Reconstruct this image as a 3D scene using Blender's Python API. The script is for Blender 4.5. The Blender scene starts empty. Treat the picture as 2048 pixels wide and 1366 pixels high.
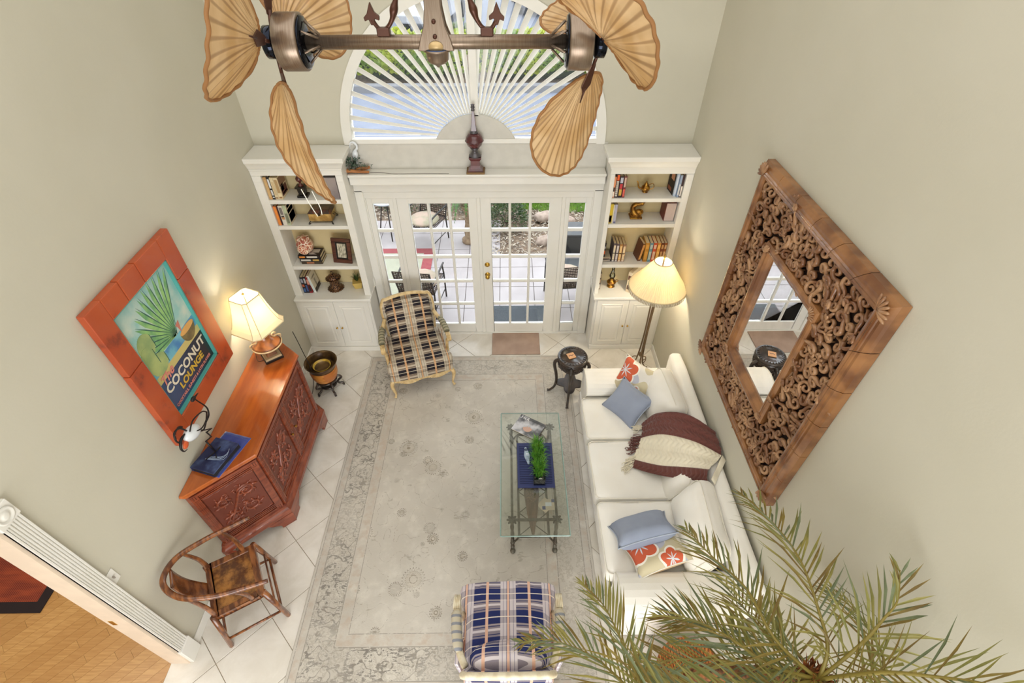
import bpy, bmesh, math, random
from mathutils import Vector, Matrix, noise
random.seed(7)
SC = bpy.context.scene
COL = SC.collection
R = math.radians
PI = math.pi

# ---------------------------------------------------------------- camera
cam_d = bpy.data.cameras.new('camera')
cam_d.lens = 1008.86 * 36.0 / 2048.0
cam_d.sensor_width = 36.0
cam_d.clip_start = 0.05
cam_d.clip_end = 200
cam = bpy.data.objects.new('camera', cam_d)
COL.objects.link(cam)
_f = Vector((0.00841003, 0.72812042, -0.68539764)); _r = Vector((0.99993586, -0.01132358, 0.00024009)); _u = Vector((0.00758634, 0.68535569, 0.72816895))
cam.matrix_world = Matrix(((_r.x, _u.x, -_f.x, 0.30525), (_r.y, _u.y, -_f.y, -5.20387), (_r.z, _u.z, -_f.z, 4.70717), (0, 0, 0, 1)))
SC.camera = cam

# ---------------------------------------------------------------- view, world, lights
SC.view_settings.view_transform = 'Standard'
SC.view_settings.look = 'None'
SC.view_settings.gamma = 1.0
SC.view_settings.exposure = 0.5
SC.view_settings.use_curve_mapping = False
w = bpy.data.worlds.new('overcast_sky')
SC.world = w
w.use_nodes = True
wn = w.node_tree
bg = wn.nodes['Background']
bg.inputs[0].default_value = (0.93, 0.97, 1.0, 1)
bg.inputs[1].default_value = 3.0


def area(name, loc, target, sx, sy, power, col):
    l = bpy.data.lights.new(name, 'AREA')
    l.shape = 'RECTANGLE'; l.size = sx; l.size_y = sy
    l.energy = power; l.color = col
    o = bpy.data.objects.new(name, l); COL.objects.link(o)
    o.location = loc
    o.rotation_euler = (Vector(target) - Vector(loc)).to_track_quat('-Z', 'Y').to_euler()
    return o


area('ceiling_fill', (0.0, -3.9, 6.0), (0.0, -3.9, 0), 4.2, 5.6, 76, (0.95, 0.975, 1.0))  # added soft fill under the unseen ceiling, not a fixture
area('loft_fill', (0.4, -7.6, 5.2), (0.0, -1.5, 1.0), 3.6, 1.2, 10, (0.95, 0.975, 1.0))  # added weak fill from the loft side
area('back_fill', (0.0, -7.8, 1.5), (0.0, -1.0, 1.0), 3.8, 2.4, 150, (0.95, 0.975, 1.0))  # added low fill to lift the lower walls, not a window
area('window_daylight', (0.3, 3.4, 6.4), (0.0, -2.2, 1.0), 3.0, 2.2, 230, (0.90, 0.95, 1.0))
area('next_room_fill', (-3.7, -4.0, 2.7), (-3.7, -4.0, 0), 1.6, 1.6, 26, (1.0, 0.97, 0.92))  # added fill so the enclosed next room is not dark


# ---------------------------------------------------------------- material tools
LS = [1.0]


def lin(c):
    if isinstance(c, str):
        c = c.lstrip('#'); c = tuple(int(c[i:i + 2], 16) for i in (0, 2, 4))
    out = []
    for v in c[:3]:
        v = v / 255.0
        out.append(v / 12.92 if v <= 0.04045 else ((v + 0.055) / 1.055) ** 2.4)
    return (out[0] * LS[0], out[1] * LS[0], out[2] * LS[0], 1.0)


class X:
    """a scalar in a shader tree, with arithmetic"""
    def __init__(s, t, v): s.t = t; s.v = v
    def _m(s, op, *o):
        n = s.t.nodes.new('ShaderNodeMath'); n.operation = op
        for i, q in enumerate((s,) + o):
            q = q.v if isinstance(q, X) else q
            if isinstance(q, (int, float)): n.inputs[i].default_value = q
            else: s.t.links.new(q, n.inputs[i])
        return X(s.t, n.outputs[0])
    def __add__(s, o): return s._m('ADD', o)
    __radd__ = __add__
    def __sub__(s, o): return s._m('SUBTRACT', o)
    def __rsub__(s, o): return (s * -1.0) + o
    def __mul__(s, o): return s._m('MULTIPLY', o)
    __rmul__ = __mul__
    def __truediv__(s, o): return s._m('DIVIDE', o)
    def gt(s, o): return s._m('GREATER_THAN', o)
    def lt(s, o): return s._m('LESS_THAN', o)
    def mx(s, o): return s._m('MAXIMUM', o)
    def mn(s, o): return s._m('MINIMUM', o)
    def ab(s): return s._m('ABSOLUTE')
    def fr(s): return s._m('FRACT')
    def fl(s): return s._m('FLOOR')
    def sin(s): return s._m('SINE')
    def sqrt(s): return s._m('SQRT')
    def at2(s, o): return s._m('ARCTAN2', o)
    def pw(s, o): return s._m('POWER', o)
    def band(s, a, b): return s.gt(a) * s.lt(b)
    def sm(s, a, b):
        n = s.t.nodes.new('ShaderNodeMapRange'); n.interpolation_type = 'SMOOTHSTEP'
        s.t.links.new(s.v, n.inputs[0]); n.inputs[1].default_value = a; n.inputs[2].default_value = b
        return X(s.t, n.outputs[0])


class T:
    def __init__(s, t): s.t = t; s._o = None
    def objsock(s):
        if s._o is None:
            s._o = s.t.nodes.new('ShaderNodeTexCoord').outputs['Object']
        return s._o
    def xyz(s, vec=None):
        n = s.t.nodes.new('ShaderNodeSeparateXYZ'); s.t.links.new(vec or s.objsock(), n.inputs[0])
        return [X(s.t, n.outputs[i]) for i in range(3)]
    def vec(s, x, y, z):
        n = s.t.nodes.new('ShaderNodeCombineXYZ')
        for i, q in enumerate((x, y, z)):
            if isinstance(q, X): s.t.links.new(q.v, n.inputs[i])
            else: n.inputs[i].default_value = q
        return n.outputs[0]
    def scale(s, sx, sy, sz, rot=(0, 0, 0)):
        n = s.t.nodes.new('ShaderNodeMapping'); s.t.links.new(s.objsock(), n.inputs[0])
        n.inputs['Scale'].default_value = (sx, sy, sz); n.inputs['Rotation'].default_value = rot
        return n.outputs[0]
    def noise(s, sc, vec=None, det=3, rough=0.5, dist=0.0):
        n = s.t.nodes.new('ShaderNodeTexNoise'); s.t.links.new(vec or s.objsock(), n.inputs['Vector'])
        n.inputs['Scale'].default_value = sc; n.inputs['Detail'].default_value = det
        n.inputs['Roughness'].default_value = rough; n.inputs['Distortion'].default_value = dist
        return X(s.t, n.outputs[0])
    def voro(s, sc, vec=None, feat='F1', rnd=1.0, out='Distance'):
        n = s.t.nodes.new('ShaderNodeTexVoronoi'); s.t.links.new(vec or s.objsock(), n.inputs['Vector'])
        n.feature = feat; n.inputs['Scale'].default_value = sc
        n.inputs['Randomness'].default_value = rnd
        o = n.outputs[out]
        return X(s.t, o) if out == 'Distance' else o
    def wave(s, sc, vec=None, dist=3.0, det=2):
        n = s.t.nodes.new('ShaderNodeTexWave'); s.t.links.new(vec or s.objsock(), n.inputs['Vector'])
        n.inputs['Scale'].default_value = sc; n.inputs['Distortion'].default_value = dist; n.inputs['Detail'].default_value = det
        return X(s.t, n.outputs['Fac'])
    def rnd(s):
        return X(s.t, s.t.nodes.new('ShaderNodeObjectInfo').outputs['Random'])
    def mix(s, f, a, b, mode='MIX'):
        n = s.t.nodes.new('ShaderNodeMix'); n.data_type = 'RGBA'; n.blend_type = mode
        if isinstance(f, X): s.t.links.new(f.v, n.inputs[0])
        else: n.inputs[0].default_value = f
        for i, c in ((6, a), (7, b)):
            if isinstance(c, (tuple, str)): n.inputs[i].default_value = lin(c)
            else: s.t.links.new(c, n.inputs[i])
        return n.outputs[2]
    def ramp(s, f, stops):
        n = s.t.nodes.new('ShaderNodeValToRGB'); s.t.links.new(f.v, n.inputs[0])
        e = n.color_ramp.elements
        while len(e) < len(stops): e.new(0.5)
        for el, (p, c) in zip(e, stops): el.position = p; el.color = lin(c)
        return n.outputs[0]


MATS = {}


def M(name, base, rough=0.5, metal=0.0, bump=None, bstr=0.2, spec=0.5, coat=0.0, emit=None, estr=0.0, sheen=0.0, bdist=0.01, trans=0.0, sss=0.0):
    """base: colour or function(T)->colour; bump: function(T)->X"""
    if name in MATS: return MATS[name]
    m = bpy.data.materials.new(name); m.use_nodes = True
    nt = m.node_tree; p = nt.nodes['Principled BSDF']; t = T(nt)
    if callable(base): nt.links.new(base(t), p.inputs['Base Color'])
    else:
        c1 = tuple(int(v) for v in (base if not isinstance(base, str) else [int(base.lstrip('#')[i:i + 2], 16) for i in (0, 2, 4)]))
        c2 = tuple(max(0, v * 0.97) for v in c1)
        nt.links.new(t.mix(t.noise(9.0).sm(0.35, 0.65), c1, c2), p.inputs['Base Color'])
    if isinstance(rough, X) or callable(rough): nt.links.new(rough(t).v, p.inputs['Roughness'])
    else: p.inputs['Roughness'].default_value = rough
    p.inputs['Metallic'].default_value = metal
    p.inputs['Specular IOR Level'].default_value = spec
    p.inputs['Coat Weight'].default_value = coat
    p.inputs['Sheen Weight'].default_value = sheen
    if trans: p.inputs['Transmission Weight'].default_value = trans
    if emit is not None:
        p.inputs['Emission Color'].default_value = lin(emit); p.inputs['Emission Strength'].default_value = estr
    if bump:
        b = nt.nodes.new('ShaderNodeBump'); b.inputs['Strength'].default_value = bstr; b.inputs['Distance'].default_value = bdist
        nt.links.new(bump(t).v, b.inputs['Height']); nt.links.new(b.outputs[0], p.inputs['Normal'])
    MATS[name] = m
    return m


def glass_mat(name, tint=(1, 1, 1, 1), ior=1.45, rough=0.0, extra=0.0):
    m = bpy.data.materials.new(name); m.use_nodes = True
    nt = m.node_tree; nt.nodes.clear()
    out = nt.nodes.new('ShaderNodeOutputMaterial'); mix = nt.nodes.new('ShaderNodeMixShader')
    tr = nt.nodes.new('ShaderNodeBsdfTransparent'); gl = nt.nodes.new('ShaderNodeBsdfGlossy')
    fr = nt.nodes.new('ShaderNodeFresnel'); fr.inputs[0].default_value = ior
    tr.inputs[0].default_value = tint; gl.inputs['Roughness'].default_value = rough
    if extra:
        a = nt.nodes.new('ShaderNodeMath'); a.operation = 'ADD'; a.inputs[1].default_value = extra
        nt.links.new(fr.outputs[0], a.inputs[0]); nt.links.new(a.outputs[0], mix.inputs[0])
    else: nt.links.new(fr.outputs[0], mix.inputs[0])
    nt.links.new(tr.outputs[0], mix.inputs[1]); nt.links.new(gl.outputs[0], mix.inputs[2])
    nt.links.new(mix.outputs[0], out.inputs[0])
    MATS[name] = m
    return m


def leaf_mat(name, fn, rough=0.5, tr=0.35):
    m = bpy.data.materials.new(name); m.use_nodes = True
    nt = m.node_tree; p = nt.nodes['Principled BSDF']; t = T(nt)
    c = fn(t)
    nt.links.new(c, p.inputs['Base Color']); p.inputs['Roughness'].default_value = rough
    tl = nt.nodes.new('ShaderNodeBsdfTranslucent'); nt.links.new(c, tl.inputs[0])
    mx = nt.nodes.new('ShaderNodeMixShader'); mx.inputs[0].default_value = tr
    nt.links.new(p.outputs[0], mx.inputs[1]); nt.links.new(tl.outputs[0], mx.inputs[2])
    nt.links.new(mx.outputs[0], nt.nodes['Material Output'].inputs[0])
    MATS[name] = m
    return m


# ---------------------------------------------------------------- mesh tools
class MB:
    def __init__(s): s.bm = bmesh.new(); s.mi = 0
    def face(s, vs):
        try:
            f = s.bm.faces.new(vs); f.material_index = s.mi
            return f
        except ValueError: return None
    def poly(s, pts): return s.face([s.bm.verts.new(p) for p in pts])
    def box(s, x0, x1, y0, y1, z0, z1, mat=None):
        P = [(x0, y0, z0), (x1, y0, z0), (x1, y1, z0), (x0, y1, z0), (x0, y0, z1), (x1, y0, z1), (x1, y1, z1), (x0, y1, z1)]
        if mat is not None: P = [mat @ Vector(p) for p in P]
        v = [s.bm.verts.new(p) for p in P]
        for q in ((0, 3, 2, 1), (4, 5, 6, 7), (0, 1, 5, 4), (1, 2, 6, 5), (2, 3, 7, 6), (3, 0, 4, 7)): s.face([v[i] for i in q])
        return s
    def cbox(s, c, size, mat=None):
        a, b, d = size[0] / 2, size[1] / 2, size[2] / 2
        m = Matrix.Translation(c)
        if mat is not None: m = m @ mat
        return s.box(-a, a, -b, b, -d, d, m)
    def prism(s, pts, h0, h1, mat=None, top=None):
        """polygon pts (x,y) swept along z from h0 to h1; top: optional second outline"""
        top = top or pts
        A = [Vector((p[0], p[1], h0)) for p in pts]; B = [Vector((p[0], p[1], h1)) for p in top]
        if mat is not None: A = [mat @ p for p in A]; B = [mat @ p for p in B]
        a = [s.bm.verts.new(p) for p in A]; b = [s.bm.verts.new(p) for p in B]
        n = len(a)
        for i in range(n): s.face([a[i], a[(i + 1) % n], b[(i + 1) % n], b[i]])
        s.face(a[::-1]); s.face(b)
        return s
    def rings(s, rings, closed=True, cap=True):
        vs = [[s.bm.verts.new(p) for p in r] for r in rings]
        n = len(vs[0])
        for a, b in zip(vs, vs[1:]):
            for i in range(n if closed else n - 1):
                s.face([a[i], a[(i + 1) % n], b[(i + 1) % n], b[i]])
        if cap and closed: s.face(vs[0][::-1]); s.face(vs[-1])
        return s
    def tube(s, pts, rad, n=8, cap=True, flat=None, up=None, loop=False):
        """pts polyline, rad number or list; flat: (wide, thick) factors"""
        pts = [Vector(p) for p in pts]
        k = len(pts)
        if not isinstance(rad, (list, tuple)): rad = [rad] * k
        fx, fy = flat or (1, 1)
        ref = Vector(up) if up else None
        rr = []; prev = None
        for i, p in enumerate(pts):
            if loop: d = pts[(i + 1) % k] - pts[(i - 1) % k]
            else: d = pts[min(i + 1, k - 1)] - pts[max(i - 1, 0)]
            if d.length < 1e-9: d = Vector((0, 0, 1))
            d.normalize()
            if ref is not None: a = ref.cross(d)
            elif prev is not None: a = prev - d * prev.dot(d)
            else: a = (Vector((0, 0, 1)) if abs(d.z) < 0.9 else Vector((1, 0, 0))).cross(d)
            if a.length < 1e-6: a = d.orthogonal()
            a.normalize(); prev = a; b = d.cross(a)
            rr.append([p + a * (math.cos(2 * PI * j / n) * rad[i] * fx) + b * (math.sin(2 * PI * j / n) * rad[i] * fy) for j in range(n)])
        if loop:
            rr.append(rr[0]); s.rings(rr, cap=False)
        else: s.rings(rr, cap=cap)
        return s
    def lathe(s, prof, n=24, mat=None, cap=True, sx=1, sy=1):
        rr = []
        for r, z in prof:
            ring = [Vector((r * sx * math.cos(2 * PI * j / n), r * sy * math.sin(2 * PI * j / n), z)) for j in range(n)]
            if mat is not None: ring = [mat @ p for p in ring]
            rr.append(ring)
        return s.rings(rr, cap=cap)
    def sphere(s, c, r, n=12, m=8, mat=None):
        c = Vector(c); r = r if isinstance(r, (tuple, list)) else (r, r, r)
        rr = []
        for i in range(m + 1):
            th = PI * (0.02 + 0.96 * i / m)
            ring = [Vector((r[0] * math.sin(th) * math.cos(2 * PI * j / n), r[1] * math.sin(th) * math.sin(2 * PI * j / n), -r[2] * math.cos(th))) for j in range(n)]
            rr.append([c + (mat @ p if mat is not None else p) for p in ring])
        return s.rings(rr)
    def grid(s, fn, nu, nv, cu=False, cv=False):
        vs = [[s.bm.verts.new(fn(i / nu, j / nv)) for j in range(nv if cv else nv + 1)] for i in range(nu if cu else nu + 1)]
        for i in range(nu):
            for j in range(nv):
                a, b = vs[i], vs[(i + 1) % len(vs)]
                s.face([a[j], b[j], b[(j + 1) % len(b)], a[(j + 1) % len(a)]])
        return s
    def build(s, name, mat, parent=None, bevel=0.0, smooth=False, sub=0, seg=1, solid=0.0, world=False, props=None, recalc=True):
        bm = s.bm
        bmesh.ops.remove_doubles(bm, verts=bm.verts, dist=1e-5)
        if recalc: bmesh.ops.recalc_face_normals(bm, faces=bm.faces)
        me = bpy.data.meshes.new(name)
        if world and parent is not None:
            bmesh.ops.transform(bm, matrix=wmat(parent).inverted(), verts=bm.verts)
        bm.to_mesh(me); bm.free()
        for mm in (mat if isinstance(mat, (list, tuple)) else [mat]): me.materials.append(mm)
        if smooth:
            for f in me.polygons: f.use_smooth = True
        o = bpy.data.objects.new(name, me); COL.objects.link(o)
        if parent is not None: o.parent = parent
        if solid:
            md = o.modifiers.new('solid', 'SOLIDIFY'); md.thickness = solid; md.offset = 0
        if bevel:
            md = o.modifiers.new('bevel', 'BEVEL'); md.width = bevel; md.segments = seg; md.limit_method = 'ANGLE'; md.angle_limit = R(40)
            if smooth is False and seg > 1:
                pass
        if sub:
            md = o.modifiers.new('sub', 'SUBSURF'); md.levels = sub; md.render_levels = sub
        if props:
            for k2, v2 in props.items(): o[k2] = v2
        return o


def wmat(o):
    m = Matrix.LocRotScale(o.location, o.rotation_euler, o.scale)
    while o.parent is not None:
        o = o.parent
        m = Matrix.LocRotScale(o.location, o.rotation_euler, o.scale) @ m
    return m


def thing(name, label, cat, loc=(0, 0, 0), rz=0.0, group=None, rot=None):
    o = bpy.data.objects.new(name, None); COL.objects.link(o)
    o.empty_display_size = 0.05
    o.location = loc; o.rotation_euler = rot or (0, 0, rz)
    o['label'] = label; o['category'] = cat
    if group: o['group'] = group
    return o


def tag(o, label, cat, group=None, kind=None):
    o['label'] = label; o['category'] = cat
    if group: o['group'] = group
    if kind: o['kind'] = kind
    return o


def struct(o, kind='structure'):
    o['kind'] = kind
    return o


def copytree(o, parent=None):
    c = o.copy(); COL.objects.link(c)
    if parent is not None: c.parent = parent
    for ch in list(o.children): copytree(ch, c)
    return c


def lerp(a, b, t): return a + (b - a) * t


def spline(pts, k=6, closed=False):
    """catmull-rom through pts"""
    P = [Vector(p) for p in pts]; n = len(P); out = []
    rng = range(n) if closed else range(n - 1)
    for i in rng:
        if closed: p0, p1, p2, p3 = P[(i - 1) % n], P[i], P[(i + 1) % n], P[(i + 2) % n]
        else: p0, p1, p2, p3 = P[max(i - 1, 0)], P[i], P[i + 1], P[min(i + 2, n - 1)]
        for j in range(k):
            t = j / k
            out.append(0.5 * ((2 * p1) + (p2 - p0) * t + (2 * p0 - 5 * p1 + 4 * p2 - p3) * t * t + (3 * p1 - p0 - 3 * p2 + p3) * t ** 3))
    if not closed: out.append(P[-1].copy())
    return out


def text(body, size, mat, parent, matrix, name='lettering', extr=0.0006, align='CENTER', xs=1.0, shear=0.0, bold=0.0):
    cu = bpy.data.curves.new(name, 'FONT'); cu.body = body; cu.size = size; cu.extrude = extr; cu.align_x = align; cu.align_y = 'CENTER'
    cu.shear = shear; cu.offset = bold; cu.resolution_u = 3
    o = bpy.data.objects.new(name, cu); COL.objects.link(o)
    dg = bpy.context.evaluated_depsgraph_get()
    me = bpy.data.meshes.new_from_object(o.evaluated_get(dg))
    bpy.data.objects.remove(o); bpy.data.curves.remove(cu)
    me.transform(Matrix.Scale(xs, 4, (1, 0, 0)))
    me.transform(matrix)
    me.materials.clear(); me.materials.append(mat)
    o = bpy.data.objects.new(name, me); COL.objects.link(o); o.parent = parent
    return o


# ---------------------------------------------------------------- shared materials
def wallcol(t):
    n = t.noise(1.3, det=4)
    return t.mix(n.sm(0.3, 0.7), (201, 196, 179), (197, 192, 174))
m_wall = M('wall_paint', wallcol, rough=0.75, bump=lambda t: t.noise(60, det=2), bstr=0.05)
m_trim = M('trim_paint', lambda t: t.mix(t.noise(3).sm(.3, .7), (232, 229, 222), (228, 225, 216)), rough=0.42)
m_shelfback = M('shelf_back_paint', lambda t: t.mix(t.noise(3).sm(.3, .7), (216, 198, 152), (211, 193, 148)), rough=0.6)
m_ceil = M('ceiling_paint', (238, 234, 224), rough=0.8)
m_brass = M('brass', (205, 165, 80), rough=0.25, metal=1.0)
m_glass = glass_mat('window_glass', (0.97, 0.985, 1.0, 1), 1.35)
m_black = M('black_lacquer', (24, 20, 18), rough=0.3, bump=lambda t: t.noise(80), bstr=0.05)
m_gold = M('aged_gold', lambda t: t.mix(t.noise(25).sm(.4, .6), (196, 146, 62), (132, 88, 36)), rough=0.32, metal=0.85)
# ================================================================ structure
LX, RX = -2.295, 2.233
FZ = 6.1
BY = -8.0


def tilecol(t):
    n = t.noise(3.5, det=5, rough=0.6, dist=0.6); r = t.rnd()
    c = t.mix(n.sm(.3, .72), (230, 224, 214), (208, 200, 186))
    return t.mix(r * 0.35, c, (238, 233, 226))
m_tile = M('travertine_tile', tilecol, rough=0.28, bump=lambda t: t.noise(25, det=4), bstr=0.04)
m_grout = M('tile_grout', (176, 160, 138), rough=0.85)


def poly_clip(poly, a, b, c):
    """keep a*x+b*y<=c"""
    out = []
    for i in range(len(poly)):
        p, q = poly[i], poly[(i + 1) % len(poly)]
        dp, dq = a * p[0] + b * p[1] - c, a * q[0] + b * q[1] - c
        if dp <= 0: out.append(p)
        if (dp < 0 < dq) or (dq < 0 < dp):
            t = dp / (dp - dq); out.append((lerp(p[0], q[0], t), lerp(p[1], q[1], t)))
    return out

floor = struct(MB().box(LX - .16, RX + .1, BY, .14, -.05, -.006).build('floor', m_grout))
D = 0.683
for i in range(-7, 14):
    for j in range(-14, 8):
        if (i + j) % 2: continue
        cx, cy = -1.74 + D / 2 * i, -1.6 + D / 2 * j - D / 2
        g = D / 2 - 0.0035
        pl = [(cx, cy - g), (cx + g, cy), (cx, cy + g), (cx - g, cy)]
        for (a, b, c) in ((-1, 0, -(LX - (.149 if cy < -3.6 else 0))), (1, 0, RX), (0, 1, 0.0), (0, -1, 5.3)):
            if len(pl) > 2: pl = poly_clip(pl, a, b, c)
        if len(pl) < 3: continue
        # hidden entirely under the rug
        if all(-1.40 < p[0] < 1.0 and -4.0 < p[1] < -.58 for p in pl): continue
        MB().prism(pl, -.006, 0.0).build('tile', m_tile, floor, bevel=0.0015)

# strip of tile in the doorway
# ---- far wall (y 0..0.14) with doorway and arch opening
AX, AZ, AR = -.018, 2.675, 1.262
wf = MB()
wf.box(LX - .1, -1.27, 0.0, .14, 0, 2.64); wf.box(1.27, RX + .1, 0.0, .14, 0, 2.64)
wf.box(-1.27, 1.27, 0.0, .14, 2.12, 2.675 - .035)
N = 40
arc = [(AX + (AR) * math.cos(PI * k / N), AZ + (AR) * math.sin(PI * k / N)) for k in range(N + 1)]
m_xz = Matrix(((1, 0, 0, 0), (0, 0, 1, 0), (0, 1, 0, 0), (0, 0, 0, 1)))  # (x,y,h)->(x,h,y)
for k in range(N):
    (x0, z0), (x1, z1) = arc[k], arc[k + 1]
    wf.prism([(x0, z0), (x0, FZ), (x1, FZ), (x1, z1)], 0.0, .14, m_xz)
wf.box(LX - .1, AX - AR, 0, .14, 2.64, FZ); wf.box(AX + AR, RX + .1, 0, .14, 2.64, FZ)
struct(wf.build('wall_far', m_wall))
struct(MB().box(RX, RX + .12, BY, .14, 0, FZ).build('wall_right', m_wall))
# left wall with cased opening from y=-3.966 towards the camera
wl = MB(); wl.box(LX - .15, LX, -3.966, .14, 0, FZ).box(LX - .15, LX, BY, -3.966, 2.24, FZ).box(LX - .15, LX, BY, -6.3, 0, 2.24)
struct(wl.build('wall_left', m_wall))
struct(MB().box(LX - .15, RX + .12, BY, .14, FZ, FZ + .1).build('ceiling', m_ceil))
struct(MB().box(LX - .15, RX + .12, BY - .1, BY, 0, FZ).build('wall_back', m_wall))
# baseboards
bb = lambda x0, x1, y0, y1: MB().box(x0, x1, y0, y1, 0, .095)
struct(bb(LX, LX + .014, -3.84, -.36).build('baseboard_left', m_trim, bevel=.004))
struct(bb(RX - .014, RX, -5.2, -.38).build('baseboard_right', m_trim, bevel=.004))

# cased opening in the left wall
cas = MB()
for k in range(6):
    yy = -3.966 + .014 + k * .0165
    cas.box(LX, LX + .022, yy, yy + .0085, .23, 2.23)
cas.box(LX, LX + .014, -3.966, -3.86, .23, 2.23).box(LX, LX + .024, -3.966, -3.956, .23, 2.23).box(LX, LX + .024, -3.870, -3.86, .23, 2.23)
trim = struct(cas.build('trim_1', m_trim))
MB().box(LX, LX + .034, -3.975, -3.848, 0, .235).build('plinth_block', m_trim, trim, bevel=.004)
rb = MB().box(LX, LX + .028, -3.975, -3.848, 2.23, 2.36)
ro = rb.build('corner_block', m_trim, trim, bevel=.004)
mrot = Matrix.Translation((LX + .028, -3.911, 2.295)) @ Matrix.Rotation(PI / 2, 4, 'Y')
MB().lathe([(.05, 0), (.05, .006), (.042, .009), (.036, .002), (.026, .002), (.02, .009), (.012, .011), (.002, .012)], 24, mrot).build('rosette', m_trim, trim, smooth=True)
hd = MB()
for k in range(5): hd.box(LX, LX + .022, -6.3, -3.975, 2.25 + k * .02, 2.26 + k * .02)
hd.box(LX, LX + .014, -6.3, -3.975, 2.24, 2.35)
hd.build('head_casing', m_trim, trim)
MB().box(LX - .15, LX + .002, -3.985, -3.966, 0, 2.24).build('jamb', M('jamb_paint', (232, 212, 190), rough=.5), trim)
MB().box(LX - .12, LX - .09, -3.988, -3.984, .92, .99).build('strike_plate', m_brass, trim)

# wood floor of the next room: planks
def plankcol(t):
    x, y, z = t.xyz(); r = t.rnd()
    g = t.noise(6, vec=t.vec(x * 1.0, y * 14.0, z + r * 40.0), det=4)
    c = t.mix(g.sm(.3, .7), (204, 158, 98), (184, 136, 78))
    return t.mix(r * .55, c, (168, 118, 62))
m_plank = M('maple_plank', plankcol, rough=.32)
m_plankgap = M('plank_gap', (120, 84, 48), rough=.8)
WX0 = -5.2
nf = struct(MB().box(WX0, LX - .0, -6.3, -2.6, -.05, -.008).build('floor_next_room', m_plankgap))
# planks run at an angle as in the photograph (towards +x +y)
random.seed(3)
PWD = .083; pa = R(47); pc_, ps_ = math.cos(pa), math.sin(pa)
for r_ in range(-62, 20):
    u = -7.5 - random.uniform(0, .8)
    while u < -3.0:
        L = random.choice((.5, .7, .9, 1.1)); v0 = r_ * PWD
        q_ = [(a * pc_ - b * ps_, a * ps_ + b * pc_) for a, b in ((u, v0), (u + L - .0015, v0), (u + L - .0015, v0 + PWD - .0015), (u, v0 + PWD - .0015))]
        u += L
        for (a, b, c) in ((-1, 0, -WX0), (1, 0, LX - .005 if max(p[1] for p in q_) < -3.99 else LX - .15), (0, 1, -2.75), (0, -1, 5.2)):
            if len(q_) > 2: q_ = poly_clip(q_, a, b, c)
        if len(q_) > 2: MB().prism(q_, -.008, 0).build('plank', m_plank, nf)
struct(MB().box(WX0 - .1, WX0, -6.3, -2.6, 0, 2.8).build('wall_next_room', m_wall))
struct(MB().box(WX0 - .1, LX - .15, -2.6, -2.5, 0, 2.8).build('wall_next_room_far', m_wall))
struct(MB().box(WX0 - .1, LX - .15, -6.4, -6.3, 0, 2.8).build('wall_next_room_near', m_wall))
struct(MB().box(WX0 - .1, LX - .15, -6.4, -2.5, 2.8, 2.9).build('ceiling_next_room', m_ceil))
# runner rug in next room
def run_c(t):
    x, y, z = t.xyz(); st = (x * 58.0).fr().gt(.45)
    nn = t.noise(7, vec=t.vec(x * .5, y * 2, z))
    return t.mix(st * .5, t.mix(nn.sm(.35, .65), (96, 22, 22), (140, 54, 32)), (170, 88, 46))
m_run = M('red_striped_rug', run_c, rough=.95)
m_runb = M('rug_dark_border', (34, 22, 24), rough=.95)
rr = thing('runner_rug', 'dark red and orange striped rug with black border on the wood floor beyond the doorway', 'rug', (-4.2, -3.0, 0))
MB().box(-.9, .36, -.5, .9, 0.001, .010).build('field', m_run, rr)
bo = MB().box(-.98, .44, -.59, -.5, .001, .012).box(.36, .44, -.5, .9, .001, .012)
bo.build('border', m_runb, rr)

# ================================================================ doors
DZ = 1.9578; PN = .3283; MU = .0383
ZB = DZ - 5 * PN - 4 * MU


def glazed(name, x0, x1, g0, g1, cols, y0=-.02, y1=.025, top=2.03, bot=.02):
    """a leaf from x0..x1 with glass g0..g1 in cols x 5"""
    b = MB()
    b.box(x0, g0, y0, y1, bot, top).box(g1, x1, y0, y1, bot, top).box(g0, g1, y0, y1, DZ, top).box(g0, g1, y0, y1, bot, ZB)
    o = struct(b.build(name, m_trim, bevel=.003))
    pw = (g1 - g0 - (cols - 1) * MU * .8) / cols
    for c in range(1, cols):
        xx = g0 + c * pw + (c - 1) * MU * .8
        MB().prism([(xx, y0 + .006), (xx + .008, y0 - .002), (xx + MU * .8 - .008, y0 - .002), (xx + MU * .8, y0 + .006), (xx + MU * .8, y1 - .004), (xx, y1 - .004)], ZB, DZ).build('muntin', m_trim, o)
    for r in range(1, 5):
        zz = DZ - r * PN - (r - 1) * MU
        MB().box(g0, g1, y0 + .001, y1 - .005, zz - MU, zz).build('muntin', m_trim, o, bevel=.006)
    for c in range(cols):
        for r in range(5):
            xx = g0 + c * (pw + MU * .8); zz = DZ - r * (PN + MU)
            MB().box(xx + .001, xx + pw - .001, .002, .006, zz - PN + .001, zz - .001).build('pane', m_glass, o)
    return o

d1 = glazed('door_1', -.925, -.018, -.797, -.128, 3)
d2 = glazed('door_2', -.005, .925, .1216, .791, 3)
glazed('window_1', -1.262, -.965, -1.2, -1.014, 1)
glazed('window_2', .965, 1.262, 1.016, 1.198, 1)
MB().box(-.035, .008, -.034, -.018, .02, 2.03).build('astragal', m_trim, d1, bevel=.005)
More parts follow.
